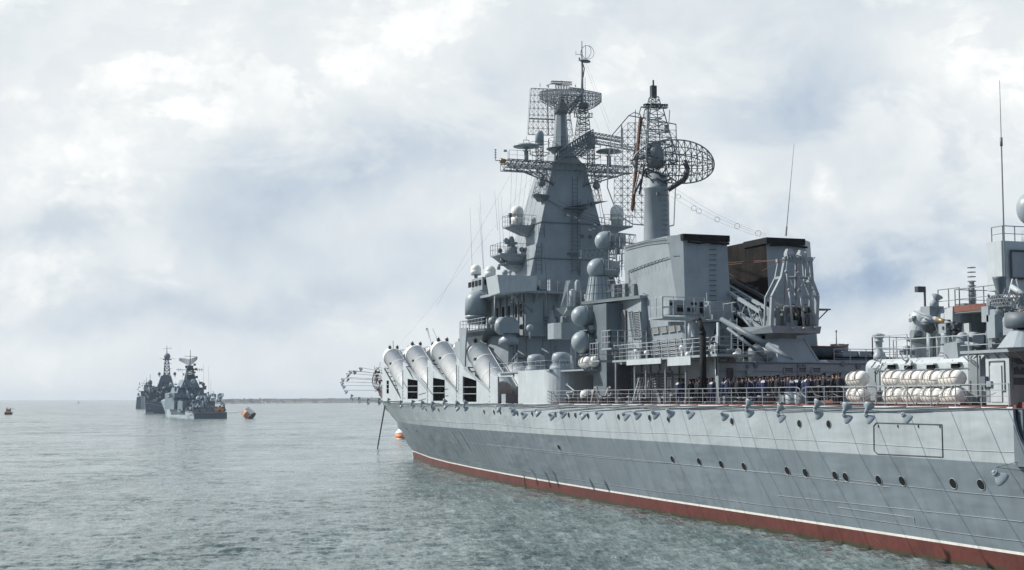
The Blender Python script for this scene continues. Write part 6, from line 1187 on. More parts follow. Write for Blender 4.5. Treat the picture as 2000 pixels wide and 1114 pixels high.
# life raft canisters
def raft_proto(name, label, group):
    t = thing(name, label, 'life raft', (0, 0, 0), group); m = MB(); r, L_ = .40, 1.62
    m.lathe((0, -L_/2, 0), (0, 1, 0), [(0, .001), (.03, r*.45), (.10, r*.76), (.20, r*.93), (.32, r), (L_-.32, r), (L_-.20, r*.93), (L_-.10, r*.76), (L_-.03, r*.45), (L_, .001)], 26)
    m.build('shell', 'white', t)
    s = MB()
    for y in (-.42, -.14, .14, .42): s.lathe((0, y, 0), (0, 1, 0), [(0, r), (.001, r+.012), (.045, r+.012), (.046, r)], 26)
    s.build('strap', 'rope', t)
    f = MB(); pts = [(x*(r+.012), y) for x, y in ((1, -.45), (1, .45))]
    for sx in (-1, 1): f.bar((sx*(r+.01), -.5, 0), (sx*(r+.01), .5, 0), .022)
    for sy in (-1, 1): f.tube([(cos(k*pi/8)*(r+.01), sy*(.5+.29*sin(k*pi/8)), 0) for k in range(9)], .02)
    f.build('seam', 'rope', t)
    c = MB()
    for y in (-.3, .3): c.ring((0, y, 0), (0, 1, 0), r+.03, .035, 14, 4, .5, 0); c.bar((-.3, y, -r-.28), (-.2, y, -r+.1), .03); c.bar((.3, y, -r-.28), (.2, y, -r+.1), .03); c.bar((-.32, y, -r-.28), (.32, y, -r-.28), .03)
    c.build('cradle', 'lattice_pale', t); return t
proto = None; ends = []
RAFT = [('upper', 1675, 740.5, 1), ('lower', 1676, 772, 1)] + [('upper', u, 740, 0) for u in (1860, 1822, 1784, 1746)] + [('lower', u, 773, 0) for u in (1862, 1824, 1787, 1749)]
desc = {0: 'nearest the stern', 1: 'second from the stern end', 2: 'second from the bow end', 3: 'nearest the bow'}
cnt = {'upper': 0, 'lower': 0}
for row_, u, v, single in RAFT:
    p = P(u, v, 8.9)
    lab = ('white life raft canister alone in the short rack nearest the crew, %s one' % row_) if single else 'white life raft canister, %s row of the long rack, %s' % (row_, desc[cnt[row_]])
    if not single: cnt[row_] += 1
    if proto is None: proto = raft_proto('life_raft_canister', lab, 'life raft canisters racked along the deck'); o = proto
    else: o = copy_tree(proto); o['label'] = lab
    o.location = p; o['_o'] = tuple(p); o.rotation_euler = (random.uniform(-.06, .06), random.uniform(-.15, .15), random.uniform(-.02, .02))
rk = MB()
for (u0, u1) in ((1652, 1700), (1720, 1884)):
    y0, y1 = P(u1, 760, 8.9).y, P(u0, 760, 8.9).y
    for z in (DZ+.22, DZ+1.08): rk.bar((CX-9.15, y0, z), (CX-9.15, y1, z), .035); rk.bar((CX-8.6, y0, z), (CX-8.6, y1, z), .035)
    n = max(1, int((y1-y0)/1.7))
    for i in range(n+1): y = y0+(y1-y0)*i/n; rk.bar((CX-8.55, y, DZ), (CX-8.55, y, DZ+1.3), .04); rk.bar((CX-9.2, y, DZ), (CX-9.2, y, DZ+.3), .04); rk.bar((CX-9.2, y, DZ+1.08), (CX-8.5, y, DZ+1.08), .035)
part('raft_rack', rk, 'lattice_pale')
r2 = [(1144, 708, 'pair of small weathered', 8.9), (1157, 707, '', 8.6)]
for i, (u, v, _, t) in enumerate(r2):
    o = copy_tree(proto); p = P(u, v, t); o.location = p; o['_o'] = tuple(p); o.scale = (1.05,)*3; o['group'] = 'weathered raft canisters under the radar globes'; o['label'] = 'weathered off white raft canister under the lower grey globe, %s' % ('left one' if i == 0 else 'right one')
o = copy_tree(proto); p = P(1158, 771, 8.6); p.z = DZ+.75; o.location = p; o.rotation_euler = (0, 0, radians(68)); o.scale = (1.1, 1.25, 1.1); o['group'] = 'raft canister on the cradles'; o['label'] = 'long beige raft canister lying crosswise behind the curved boat cradles'
# two bins
def bin_():
    t = thing('waste_bin', 'grey tapered waste bin by the rail, left of the two', 'bin', (0, 0, 0), 'grey bins at the rail'); m = MB()
    m.lathe((0, 0, 0), (0, 0, 1), [(0, .27), (.02, .28), (.80, .36), (.80, .33), (.05, .26), (.05, .001)], 22); m.build('tub', 'paint', t); r = MB(); r.ring((0, 0, .80), (0, 0, 1), .355, .025, 22, 6); r.build('rim', 'paint_pale', t); return t
b1_ = bin_(); p = P(1545, 792, 9.6); b1_.location = (p.x, p.y, DZ); b2_ = copy_tree(b1_); p = P(1563, 793, 9.6); b2_.location = (p.x, p.y, DZ); b2_['label'] = 'grey tapered waste bin by the rail, right of the two'
# ship's boat on the deckhouse roof
bt = thing('ships_boat', 'dark motor boat with a red brown gunwale on the roof beside the crane', 'boat', (0, 0, 0)); m = MB(); L_ = 6.8
st = []
for i in range(13):
    f = i/12; w_ = 1.05*(1-max(0, (f-.55)/.45)**2.2); sh = .22*max(0, (f-.4)/.6)**2; st.append([V((L_*(f-.5)+(.5*f if j == 4 else 0)*0, w_*y, z+sh)) for j, (y, z) in enumerate(((-1, 1.0), (-.88, .45), (0, 0), (.88, .45), (1, 1.0)))])
m.add([p for s_ in st for p in s_], [(i*5+j, i*5+j+1, (i+1)*5+j+1, (i+1)*5+j) for i in range(12) for j in range(4)] + [(4, 3, 2, 1, 0)], True); m.build('hull', 'paint_dark', bt)
m = MB()
for j in (0, 4): m.tube([s_[j] for s_ in st], .06, 5)
m.add([p for s_ in st for p in (s_[0]-Z(.1), s_[4]-Z(.1))], [(2*i, 2*i+1, 2*i+3, 2*i+2) for i in range(12)]); m.build('gunwale', 'redbrown', bt)
m = MB(); m.bar((1.7, 0, 1), (1.7, 0, 2.1), .05); m.ball((1.7, 0, 2.15), .1, 8, 6); m.box(1.4, 2.3, -.5, .5, .95, 1.25); m.build('mast', 'paint', bt)
p = PY(1612, 690, Yq+3.5); bt.location = (p.x, Yq+3.6, zq+.25); bt.rotation_euler = (0, 0, radians(6)); bt.scale = (.62, .9, 1)

# ================================================================ crew
def person_mesh(name, pose, coat):
    tw, armb, lean, stride = pose
    J = {}; vs, es, rad = [], [], []
    def v(n, p, r, frm=None):
        J[n] = len(vs); vs.append(p); rad.append(r)
        if frm: es.append((J[frm], J[n]))
    v('pel', (0, 0, .95), (.155, .115)); v('wai', (0, lean*.3, 1.10), (.14, .105), 'pel'); v('che', (0, lean*.7, 1.30), (.165, .12), 'wai'); v('clav', (0, lean, 1.45), (.10, .085), 'che'); v('neck', (0, lean*1.1, 1.52), (.055, .058), 'clav')
    v('head', (0, lean*1.2+.01, 1.63), (.082, .098), 'neck'); v('crown', (0, lean*1.2, 1.71), (.078, .092), 'head'); v('nose', (0, lean*1.2+.115, 1.625), (.016, .016), 'head')
    for s in (-1, 1):
        k = 'L' if s < 0 else 'R'; ab = armb[0 if s < 0 else 1]
        v('ear'+k, (s*.088, lean*1.2-.01, 1.63), (.014, .02), 'head')
        v('sh'+k, (s*.185, lean, 1.425), (.068, .068), 'clav'); v('el'+k, (s*.235, lean-.03+ab*.10, 1.13), (.05, .05), 'sh'+k)
        wx, wy, wz = (s*(.225-ab*.11), .04+ab*.26+lean, .87+ab*.25); v('wr'+k, (wx, wy, wz), (.033, .033), 'el'+k)
        d = V((wx, wy, wz))-V(vs[J['el'+k]]); d.normalize(); pm = V((wx, wy, wz))+d*.065; v('pm'+k, tuple(pm), (.034, .022), 'wr'+k)
        for fi, (o, ln) in enumerate(((-.028, .07), (-.010, .082), (.010, .076), (.027, .058))):
            p1 = pm+d*.035+V((0, o, 0)); p2 = p1+d*ln*.5+V((-s*.008, 0, 0)); p3 = p2+d*ln*.45+V((-s*.022, 0, 0)); v('f%s%d' % (k, fi), tuple(p1), (.010, .010), 'pm'+k); v('g%s%d' % (k, fi), tuple(p2), (.009, .009), 'f%s%d' % (k, fi)); v('h%s%d' % (k, fi), tuple(p3), (.008, .008), 'g%s%d' % (k, fi))
        t1 = V((wx, wy, wz))+d*.03+V((-s*.012, .038, 0)); v('t'+k, tuple(t1), (.011, .011), 'wr'+k); v('u'+k, tuple(t1+d*.04+V((-s*.01, .012, 0))), (.009, .009), 't'+k)
        sy = stride*s
        v('hip'+k, (s*.095, 0, .88), (.105, .105), 'pel'); v('kn'+k, (s*.105, .02+sy*.5, .48), (.066, .066), 'hip'+k); v('an'+k, (s*.11, -.02+sy, .09), (.045, .048), 'kn'+k); v('toe'+k, (s*.125, .14+sy, .04), (.04, .035), 'an'+k)
    me = bpy.data.meshes.new(name); me.from_pydata(vs, es, []); ob = bpy.data.objects.new(name, me); COL.objects.link(ob)
    sk = ob.modifiers.new('skin', 'SKIN'); sk.use_smooth_shade = True; sk.branch_smoothing = .4
    for i, sv in enumerate(me.skin_vertices[0].data): sv.radius = rad[i]; sv.use_root = (i == 0)
    sb = ob.modifiers.new('sub', 'SUBSURF'); sb.levels = 1; sb.render_levels = 1
    dg = bpy.context.evaluated_depsgraph_get(); ev = ob.evaluated_get(dg); out = bpy.data.meshes.new_from_object(ev); bpy.data.objects.remove(ob)
    out.name = name
    for k in (coat, 'skin', 'blackcloth'): out.materials.append(MAT[k])
    hw = [V(vs[J['pmL']]), V(vs[J['pmR']])]
    for p in out.polygons:
        c = p.center; p.use_smooth = True
        p.material_index = 1 if c.z > 1.505 or min((c-h).length for h in hw) < .11 else (2 if c.z < .12 else 0)
    return out, lean
def ring_loft(rows, n=18, cy=0.0):               # rows: (z, rx, ry, y offset)
    m = MB(); vs = [(rx*cos(2*pi*i/n), oy+ry*sin(2*pi*i/n), z) for z, rx, ry, oy in rows for i in range(n)]
    m.add(vs, [(k*n+i, k*n+(i+1) % n, (k+1)*n+(i+1) % n, (k+1)*n+i) for k in range(len(rows)-1) for i in range(n)], True); return m
POSES = [(0, (.15, .1), .02, .04), (0, (.9, .85), .03, -.05), (0, (.2, .95), .05, .06), (0, (.1, .2), .0, .0), (0, (1.0, .2), .02, .05)]
PM = []
KEEP = []
for i, ps in enumerate(POSES):
    coat = ('navy', 'blackcloth', 'navy', 'navy', 'blackcloth')[i]
    body, ln_ = person_mesh('person', ps, coat); lean = ps[2]
    def keep(mb, nm, mt):
        o = mb.build(nm, mt); d = o.data; bpy.data.objects.remove(o); return d
    jk = keep(ring_loft([(.80, .185, .145, 0), (.82, .19, .15, 0), (1.0, .175, .135, lean*.2), (1.12, .168, .13, lean*.4), (1.3, .19, .142, lean*.7), (1.42, .175, .125, lean), (1.49, .085, .085, lean*1.1)]), 'jacket', coat)
    hr = keep(ring_loft([(1.57, .055, .06, lean*1.2-.055), (1.60, .088, .085, lean*1.2-.03), (1.66, .093, .098, lean*1.2-.022), (1.72, .086, .096, lean*1.2-.01), (1.755, .05, .06, lean*1.2), (1.762, .002, .002, lean*1.2)]), 'hair', 'hairdark')
    mb = ring_loft([(1.68, .093, .103, lean*1.2), (1.72, .097, .108, lean*1.2), (1.735, .125, .135, lean*1.2), (1.765, .13, .14, lean*1.2-.01), (1.785, .09, .10, lean*1.2-.01), (1.79, .002, .002, lean*1.2)])
    if i in (1, 3): mb.add([(.09*cos(a), lean*1.2+.09+.09*sin(a)*.9, 1.685-.02*sin(a)) for a in np.linspace(0, pi, 9)], [tuple(range(9))])
    cpm = keep(mb, 'cap', 'blackcloth')
    cb = MB(); cb.add([(-.12, lean-.12, 1.45), (.12, lean-.12, 1.45), (.13, lean-.152, 1.37), (-.13, lean-.152, 1.37), (-.10, lean-.06, 1.505), (.10, lean-.06, 1.505), (.10, lean+.08, 1.495), (-.10, lean+.08, 1.495), (.05, lean+.135, 1.36), (-.05, lean+.135, 1.36)], [(0, 1, 2, 3), (4, 5, 1, 0), (4, 0, 9, 7), (5, 6, 8, 1)])
    cbm = keep(cb, 'collar', 'linen')
    PM.append((body, jk, hr, cpm, cbm))
def person(p, yaw, i, label, scale=1.0, collar=True):
    o = bpy.data.objects.new('person', PM[i][0]); COL.objects.link(o); o.location = p; o.rotation_euler = (0, 0, yaw); o.scale = (scale,)*3
    for nm, me in zip(('jacket', 'hair', 'cap', 'collar'), PM[i][1:]):
        if nm == 'collar' and not collar: continue
        c = bpy.data.objects.new(nm, me); COL.objects.link(c); c.parent = o
    return tag(o, label, 'person', 'crew standing on the cruiser deck')
HX = [205, 240, 320, 343, 370, 388, 410, 440, 458, 485, 508, 535, 556, 578, 605, 635, 650, 668, 690, 712, 735, 757, 778, 797, 818, 842, 868, 892, 915, 938, 965, 988, 1010, 1035, 1058, 1082, 1108, 1132, 1152, 1184, 1210, 1238, 1262, 1290, 1318, 1350, 1372, 1395, 1418, 1450, 1468, 1505, 1545, 1592, 1618, 1640]
random.seed(21)
NUM = ['first', 'second', 'third', 'fourth', 'fifth', 'sixth', 'seventh', 'eighth', 'ninth', 'tenth', 'eleventh', 'twelfth', 'thirteenth', 'fourteenth', 'fifteenth', 'sixteenth', 'seventeenth', 'eighteenth', 'nineteenth', 'twentieth', 'twenty first', 'twenty second', 'twenty third', 'twenty fourth', 'twenty fifth', 'twenty sixth', 'twenty seventh', 'twenty eighth']
NP = len(HX); rows = [9.0, 7.9, 8.5, 7.2, 6.7]
for k, x in enumerate(HX):
    u = 1280+.22*x; t = rows[(k*3) % 5]
    if k in (0, 51, 53): t = 9.1
    if k == 0: t = 8.9
    i = (k*7+k//3) % 5
    if k >= 51: i = (1, 4, 1, 1, 4)[k-51]
    away = random.random(); q_ = P(u, 792, t)
    yaw = -pi/2 + random.uniform(-.7, .7) if away < .62 else random.choice((0, pi))+random.uniform(-.6, .6)      # most look inboard, backs to the rail
    if k in (51, 53): yaw = pi/2-.35+(.0 if k == 51 else -.6)
    coatn = 'black' if i in (1, 4) else 'navy'; cap = 'peaked cap' if i in (1, 3) else 'flat cap'
    pos = 'alone at the left of the crew' if k == 0 else 'nearest the white rafts' if k == NP-1 else ('%s from the left end' % NUM[k]) if k < NP//2 else ('%s from rack end' % NUM[NP-1-k])
    bd = {0: 'arms at the sides', 1: 'hands clasped in front', 2: 'one hand raised', 3: 'standing straight', 4: 'left arm bent'}[i]
    person(V((q_.x, q_.y, DZ)), yaw, i, 'sailor in %s, %s, %s, %s' % (coatn, cap, bd, pos), random.uniform(.97, 1.04)*1.02, i in (0, 2, 3))

# ================================================================ the distance: ships, boat, buoys, breakwater
def loft_hull(st, org, yaw, names):              # st: list of (y, [(x, z)...]) port half; mirrored
    m = MB(); n = len(st[0][1])
    for s_ in (1, -1):
        vs = [(s_*-x, y, z) for y, sec in st for x, z in sec]
        for i in range(len(st)-1):
            for j in range(n-1):
                f = [vs[i*n+j], vs[(i+1)*n+j], vs[(i+1)*n+j+1], vs[i*n+j+1]]; m.add(f if s_ < 0 else f[::-1], [(0, 1, 2, 3)])
    m.add([(-x, st[0][0], z) for x, z in st[0][1]] + [(x, st[0][0], z) for x, z in st[0][1][::-1]], [tuple(range(2*n))])
    m.add([(-st[i][1][-1][0], st[i][0], st[i][1][-1][1]-.05) for i in range(len(st))] + [(st[i][1][-1][0], st[i][0], st[i][1][-1][1]-.05) for i in range(len(st)-1, -1, -1)], [tuple(range(2*len(st)))]) ; return m
def lship(name, label, loc, yaw): t = thing(name, label, 'warship', (0, 0, 0)); t.location = loc; t.rotation_euler = (0, 0, yaw); return t
# A: corvette seen on its port quarter, low square stern towards us
a0 = PZ(411, 818); D = depth(a0); s = D/FPX
cv = lship('distant_warship', 'pale grey corvette, nearest of the three distant ships, with a bowed mesh radar', a0, radians(8))
hbm = 6.9
m = loft_hull([(0, [(hbm*.9, -1), (hbm*.95, .5), (hbm, 2.5)]), (14, [(hbm*.98, -1), (hbm, .5), (hbm*1.03, 2.6)]), (22, [(hbm, -1), (hbm*1.02, .5), (hbm*1.05, 2.7)]), (22.6, [(hbm, -1), (hbm*1.02, .5), (hbm*1.06, 6.2)]), (40, [(hbm*.9, -1), (hbm*.97, .5), (hbm*1.08, 6.6)]), (58, [(hbm*.45, -1), (hbm*.5, .5), (hbm*.9, 7.4)]), (70, [(.05, -1), (.08, .5), (hbm*.25, 8.2)]), (74, [(.02, 1), (.03, 3), (.05, 8.5)])], None, None, None)
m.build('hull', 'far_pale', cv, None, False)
def cpx(u, v, y): # point on the corvette seen at (u,v), y metres forward of its stern, in its own frame
    c, s_ = cos(cv.rotation_euler.z), sin(cv.rotation_euler.z); d = ray(u, v); f = V((-s_, c, 0)); pl = a0+f*y; o = V((0, 0, CH)); k = (pl-o).dot(f)/d.dot(f); w = o+d*k-a0; return V((w.x*c+w.y*s_, -w.x*s_+w.y*c, w.z))
def fb(mb, u0, u1, v0, v1, y, L_): p, q_ = cpx(u0, v1, y), cpx(u1, v0, y); mb.box(p.x, q_.x, y, y+L_, p.z, q_.z)
m = MB(); m.box(-hbm*1.0, hbm*1.0, -.25, -.05, -.6, 2.35); m.build('transom', 'far_hull', cv)  # stern face coloured darker than the hull, painting in its shade
m = MB(); m.tube([(-hbm*1.02, y, 2.75) for y in (0, 8, 14, 21)], .16, 4); m.tube([(-hbm, -.1, 2.6), (hbm, -.1, 2.6)], .14, 4); m.tube([(hbm, -.1, 2.6), (hbm, 21, 2.75)], .14, 4); m.build('rubbing_band', 'rope', cv)
m = MB(); fb(m, 375, 440, 795, 812, 3, 6); fb(m, 356, 420, 783, 806, 14, 8); fb(m, 340, 404, 768, 800, 23, 16); fb(m, 352, 398, 757, 772, 25, 10); fb(m, 402, 412, 772, 806, 12, 3); m.build('deckhouse', 'far_mid', cv)
def tb(mb, u0, u1, v0, v1, y, L_, k=.82):
    p, q_ = cpx(u0, v1, y), cpx(u1, v0, y); c = (p.x+q_.x)/2; w_ = (q_.x-p.x)/2; mb.prism([(c-w_, y, p.z), (c+w_, y, p.z), (c+w_, y+L_, p.z), (c-w_, y+L_, p.z)], [(c-w_*k, y+.4, q_.z), (c+w_*k, y+.4, q_.z), (c+w_*k, y+L_-.6, q_.z), (c-w_*k, y+L_-.6, q_.z)])
def bits(mb, n, box, ylo, yhi, seed):
    r = random.Random(seed)
    for i in range(n):
        u, v, y = r.uniform(box[0], box[1]), r.uniform(box[2], box[3]), r.uniform(ylo, yhi); p = cpx(u, v, y); mb.cbox(p, r.uniform(.3, 1.3), r.uniform(.4, 1.2), r.uniform(.3, 1.4))
        if i % 2: mb.bar(p, p+V((r.uniform(-1, 1), r.uniform(-1, 1), r.uniform(-.4, 1.8))), r.uniform(.05, .12))
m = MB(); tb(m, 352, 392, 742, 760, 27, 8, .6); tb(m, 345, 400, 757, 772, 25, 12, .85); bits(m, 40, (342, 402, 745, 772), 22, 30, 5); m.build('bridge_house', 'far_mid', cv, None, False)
m = MB(); bits(m, 60, (372, 440, 768, 808), .5, 14, 6); m.build('deck_clutter', 'far_pale', cv)
m = MB(); bits(m, 50, (366, 440, 765, 808), .5, 14, 7); m.build('deck_clutter', 'far_dark', cv)
m = MB(); fb(m, 352, 403, 758, 761, 24.5, 12); fb(m, 340, 404, 777, 781, 22.5, 2); fb(m, 366, 374, 785, 797, 13.5, 1); fb(m, 415, 432, 797, 803, 2.6, 1); fb(m, 378, 390, 797, 806, 2.6, 1)
for i in range(26): u, v = random.uniform(345, 432), random.uniform(770, 806); fb(m, u, u+random.uniform(1.2, 4), v, v+random.uniform(1, 3), random.uniform(2.2, 22), .8)
m.build('shadow_gear', 'far_dark', cv)
m = MB(); fb(m, 369, 408, 805.6, 806.6, .8, .4); fb(m, 404, 421, 794, 803, 4, 2)
for u, v, r, h in ((393, 794, 5.0, 11), (387, 777, 4.8, 8)): c = cpx(u, v+5, 9 if v > 790 else 17); m.dome(c, r*s, h*s, 6, 16)
c = cpx(377.5, 745, 20); m.lathe(c, (-.2, -1, .1), [(0, 1.0), (.3, 1.0), (.35, .5)], 16); m.ball(cpx(334, 751, 30), .75, 12, 8); m.ball(cpx(332, 770, 26), .75, 12, 8, (1.3, 1, .8)); m.ball(cpx(332, 775, 26), .75, 12, 8, (1.3, 1, .8)); m.lathe(cpx(366, 775, 23), (0, 0, 1), [(0, .8), (1.5, .5), (2.6, .1)], 10); m.build('gun_house', 'far_pale', cv)
m = MB(); b0, b1 = cpx(371, 760, 30), cpx(371, 716, 30); m.tower(b0, b1, 5.2, 1.7, 9, .26, .16); m.bar(b1, cpx(372, 683, 30), .26, 5, .08); m.bar(cpx(344, 722.5, 30), cpx(397, 722.5, 30), .14); m.prism([b0+V((-2.6, -1.5, 0)), b0+V((3.4, -1.5, 0)), b0+V((3.2, 3, 0)), b0+V((-2.4, 3, 0))], [b0+V((-1.3, -.8, 6.2)), b0+V((1.6, -.8, 6.2)), b0+V((1.6, 2, 6.2)), b0+V((-1.3, 2, 6.2))])
for u in (348, 352, 386, 390, 394): m.bar(cpx(u, 719, 30), cpx(u, 726, 30), .09)
m.bar(cpx(360, 696, 30), cpx(385, 697, 30), .1); m.box(b1.x-1.2, b1.x+1.2, b1.y-1, b1.y+1, b1.z-1.5, b1.z+.4); m.ball(cpx(397, 751, 22), .75, 12, 8, (1, 1, 1.15)); m.bar(cpx(397, 752, 22), cpx(397, 780, 22), .3, 6)
for u, v0, v1 in ((357, 722, 760), (408, 715, 790), (398, 712, 745), (320+24, 745, 775), (412, 745, 780)): m.bar(cpx(u, v1, 20), cpx(u-.5, v0, 20), .04)
for i in range(30): p = cpx(random.uniform(358, 386), random.uniform(712, 758), random.uniform(28, 31)); m.cbox(p, random.uniform(.4, 1.2), .6, random.uniform(.4, 1.3))
m.build('mast', 'far_dark', cv)
m = MB(); l, r_, c = cpx(350.5, 700, 29), cpx(385.5, 697, 29), cpx(366, 706, 29)
def fr(a, b): q_ = 2*a-1; p = l.lerp(r_, a); w_ = 1.0+1.6*(1-abs(q_)**1.5); return V((p.x, p.y+2.2*q_*q_-2, p.z-.5-1.8*(1-abs(q_))+w_*(b-.5)*1.0))
m.lat(fr, 12, 4, .10, 1); m.build('mesh_radar', 'far_mid', cv)
m = MB()
for i in range(5): p = cpx(421+i*3.2+random.uniform(-.8, .8), 799+random.uniform(-1, 5), 1.8); m.cbox(p, .8, .6, 1.1)
m.build('life_jacket_rack', 'orange', cv)
m = MB(); m.rail([(-hbm*.95, .1, 2.6), (hbm*.95, .1, 2.6)], 1.0, 1.4, 2, .05, .04); m.rail([(-hbm*1.02, .1, 2.6), (-hbm*1.03, 21, 2.7)], 1.0, 1.6, 2, .05, .04); m.build('stern_rail', 'far_pale', cv)
# B: landing ship with a lattice tower and ball, dark square bow towards us
a1 = PZ(304, 808); D1 = depth(a1); s1 = D1/FPX
ls = lship('distant_warship', 'dark blue grey ship with a ball topped lattice mast, middle of three distant ships', a1, radians(-8)); cv_, a0_ = cv, a0
def cpx(u, v, y, T=None):
    c, s_ = cos(ls.rotation_euler.z), sin(ls.rotation_euler.z); d = ray(u, v); f = V((-s_, c, 0)); pl = a1+f*y; o = V((0, 0, CH)); k = (pl-o).dot(f)/d.dot(f); w = o+d*k-a1; return V((w.x*c+w.y*s_, -w.x*s_+w.y*c, w.z))
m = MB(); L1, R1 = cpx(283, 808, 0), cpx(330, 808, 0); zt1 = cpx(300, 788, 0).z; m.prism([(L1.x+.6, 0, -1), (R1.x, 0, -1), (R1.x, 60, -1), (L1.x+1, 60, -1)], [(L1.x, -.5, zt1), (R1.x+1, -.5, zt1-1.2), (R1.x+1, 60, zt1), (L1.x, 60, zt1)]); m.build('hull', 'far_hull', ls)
m = MB(); m.tube([cpx(283, 787.5, -.7), cpx(300, 790, -.7), cpx(330, 796, -.7)], .22, 4); m.bar(cpx(291, 792, -.7), cpx(291, 798, -.7), .12); m.bar(cpx(288, 798, -.7), cpx(295, 798, -.7), .12); m.box(cpx(284, 806, -.7).x, cpx(300, 806, -.7).x, -.8, -.6, .1, cpx(284, 805, -.7).z); m.build('rail_line', 'far_pale', ls)
m = MB(); tb(m, 306, 341, 734, 760, 9, 14, .55); bits(m, 70, (284, 342, 748, 790), 1, 9, 8); m.build('superstructure', 'far_hull', ls, None, False); m = MB(); bits(m, 60, (284, 342, 752, 790), -.3, 6, 9); m.build('deck_clutter', 'far_pale', ls)
m = MB(); bits(m, 60, (284, 342, 752, 790), -.3, 6, 19); m.build('deck_clutter', 'far_dark', ls)
m = MB(); fb(m, 304, 342, 756, 792, 8, 20); fb(m, 292, 345, 763, 790, 4, 6); fb(m, 318, 330, 732, 736, 9.5, 1); fb(m, 283, 296, 768, 790, 6, 8); m.build('superstructure', 'far_hull', ls)
m = MB(); fb(m, 317, 332, 747, 760, 7.7, .5); fb(m, 302, 345, 763, 765, 3.6, .5)
for i in range(30): u, v = random.uniform(284, 340), random.uniform(764, 788); fb(m, u, u+random.uniform(1, 3.5), v, v+random.uniform(1, 3), random.uniform(.5, 5), .8)
m.build('shadow_gear', 'far_dark', ls)
m = MB(); b0, b1 = cpx(326, 737, 12), cpx(326, 703, 12); m.tower(b0, b1, 3.6, 1.9, 5, .34, .2); m.bar(cpx(318, 702.5, 12), cpx(335, 702.5, 12), .35); m.bar(cpx(311, 701, 12), cpx(342, 701, 12), .1); m.bar(cpx(319, 710, 12), cpx(335, 710, 12), .15); m.bar(cpx(318, 720.5, 12), cpx(336, 720.5, 12), .12)
m.bar(cpx(326, 692, 12), cpx(326, 675, 12), .3, 5, .08); m.bar(cpx(318, 681, 12), cpx(334, 681, 12), .1); m.bar(cpx(334, 678, 12), cpx(334, 682, 12), .1)
for u in (311, 342): m.bar(cpx(u, 737, 12), cpx(u, 731, 12), .25)
m.build('lattice_mast', 'far_dark', ls)
m = MB(); m.ball(cpx(326.5, 696.5, 12), 6.4*s1, 16, 10, (1, 1, 1.05)); m.ball(cpx(311, 730.5, 12), 3.0*s1, 12, 8, (1, 1, 1.2)); m.ball(cpx(341.5, 730.5, 12), 3.0*s1, 12, 8, (1, 1, 1.2)); m.ball(cpx(293, 747.5, 10), 4.6*s1, 12, 8, (1, 1, 1.2)); m.bar(cpx(293, 750, 10), cpx(293, 772, 10), .5, 6); m.bar(cpx(293, 745, 10), cpx(293.5, 731, 10), .15); m.build('radome', 'far_mid', ls)
m = MB(); m.rail([cpx(283, 786, -.3), cpx(330, 793, -.3)], 1.0, 1.5, 2, .06, .05); [m.ball(cpx(u, v, 3), .7, 10, 6) for u, v in ((313, 769, ), (320, 758), (307, 779), (299, 783))]; m.build('rail', 'far_pale', ls)
# C: third ship mostly hidden behind
a2 = PZ(272, 799); D2 = depth(a2)
ts = lship('distant_warship', 'dark hulled ship with a pale bow side, leftmost and farthest of three distant ships', a2, radians(-8)); a1b = a1
def cpx(u, v, y):
    c, s_ = cos(ts.rotation_euler.z), sin(ts.rotation_euler.z); d = ray(u, v); f = V((-s_, c, 0)); pl = a2+f*y; o = V((0, 0, CH)); k = (pl-o).dot(f)/d.dot(f); w = o+d*k-a2; return V((w.x*c+w.y*s_, -w.x*s_+w.y*c, w.z))
m = MB(); q_ = [cpx(265, 799, 0), cpx(274, 799, 0), cpx(274, 774, 0), cpx(267, 776, 0)]; m.prism([p+YV(30)*0 for p in (q_[0], q_[1], q_[1]+YV(50), q_[0]+YV(50))], [q_[3], q_[2], q_[2]+YV(50), q_[3]+YV(50)]); m.build('hull', 'far_hull', ts)
m = MB(); q_ = [cpx(274.5, 800, 0), cpx(283, 800, 0), cpx(281, 776, 0), cpx(274.5, 772, 0)]; m.prism([q_[0], q_[1], q_[1]+YV(40), q_[0]+YV(40)], [q_[3], q_[2], q_[2]+YV(40), q_[3]+YV(40)]); m.build('pale_side', 'far_pale', ts)
m = MB(); bits(m, 50, (268, 294, 745, 776), 2, 9, 10); fb(m, 275, 292, 764, 775, 4, 12); fb(m, 281, 290, 752, 765, 6, 8); m.bar(cpx(286, 760, 8), cpx(286, 737, 8), .3, 5, .1); m.bar(cpx(276, 750, 8), cpx(290, 749, 8), .14); m.bar(cpx(278, 772, 2), cpx(278, 765, 2), .8); m.tower(cpx(286, 765, 8), cpx(286, 748, 8), 2.2, 1, 4, .25, .16); m.build('superstructure', 'far_dark', ts)

# small red and white harbour boat at the left edge
a3 = PZ(16.5, 810); sb_ = thing('harbour_boat', 'small red and white harbour boat with a dark hull far at the left', 'boat', a3); k = depth(a3)/FPX
m = MB(); m.prism([a3+V((-6.5*k, 0, -.3)), a3+V((6.5*k, 0, -.3)), a3+V((6*k, 9, -.3)), a3+V((-5*k, 9, -.3))], [a3+V((-8*k, -1, 3.2*k)), a3+V((8*k, -1, 4.5*k)), a3+V((8*k, 10, 4.5*k)), a3+V((-8*k, 10, 3.2*k))]); m.build('hull', 'steel_dark', sb_)
m = MB(); m.prism([a3+V((-8.1*k, -1.1, 3.0*k)), a3+V((2*k, -1.1, 3.2*k)), a3+V((2*k, 9, 3.2*k)), a3+V((-8.1*k, 9, 3*k))], [a3+V((-7*k, -1.1, 5.5*k)), a3+V((5*k, -1.1, 6*k)), a3+V((5*k, 9, 6*k)), a3+V((-7*k, 9, 5.5*k))]); m.build('red_band', 'orange', sb_)
m = MB(); m.box(a3.x-5*k, a3.x+5*k, a3.y+1, a3.y+6, 5.6*k, 9.5*k); m.build('cabin', 'white', sb_)
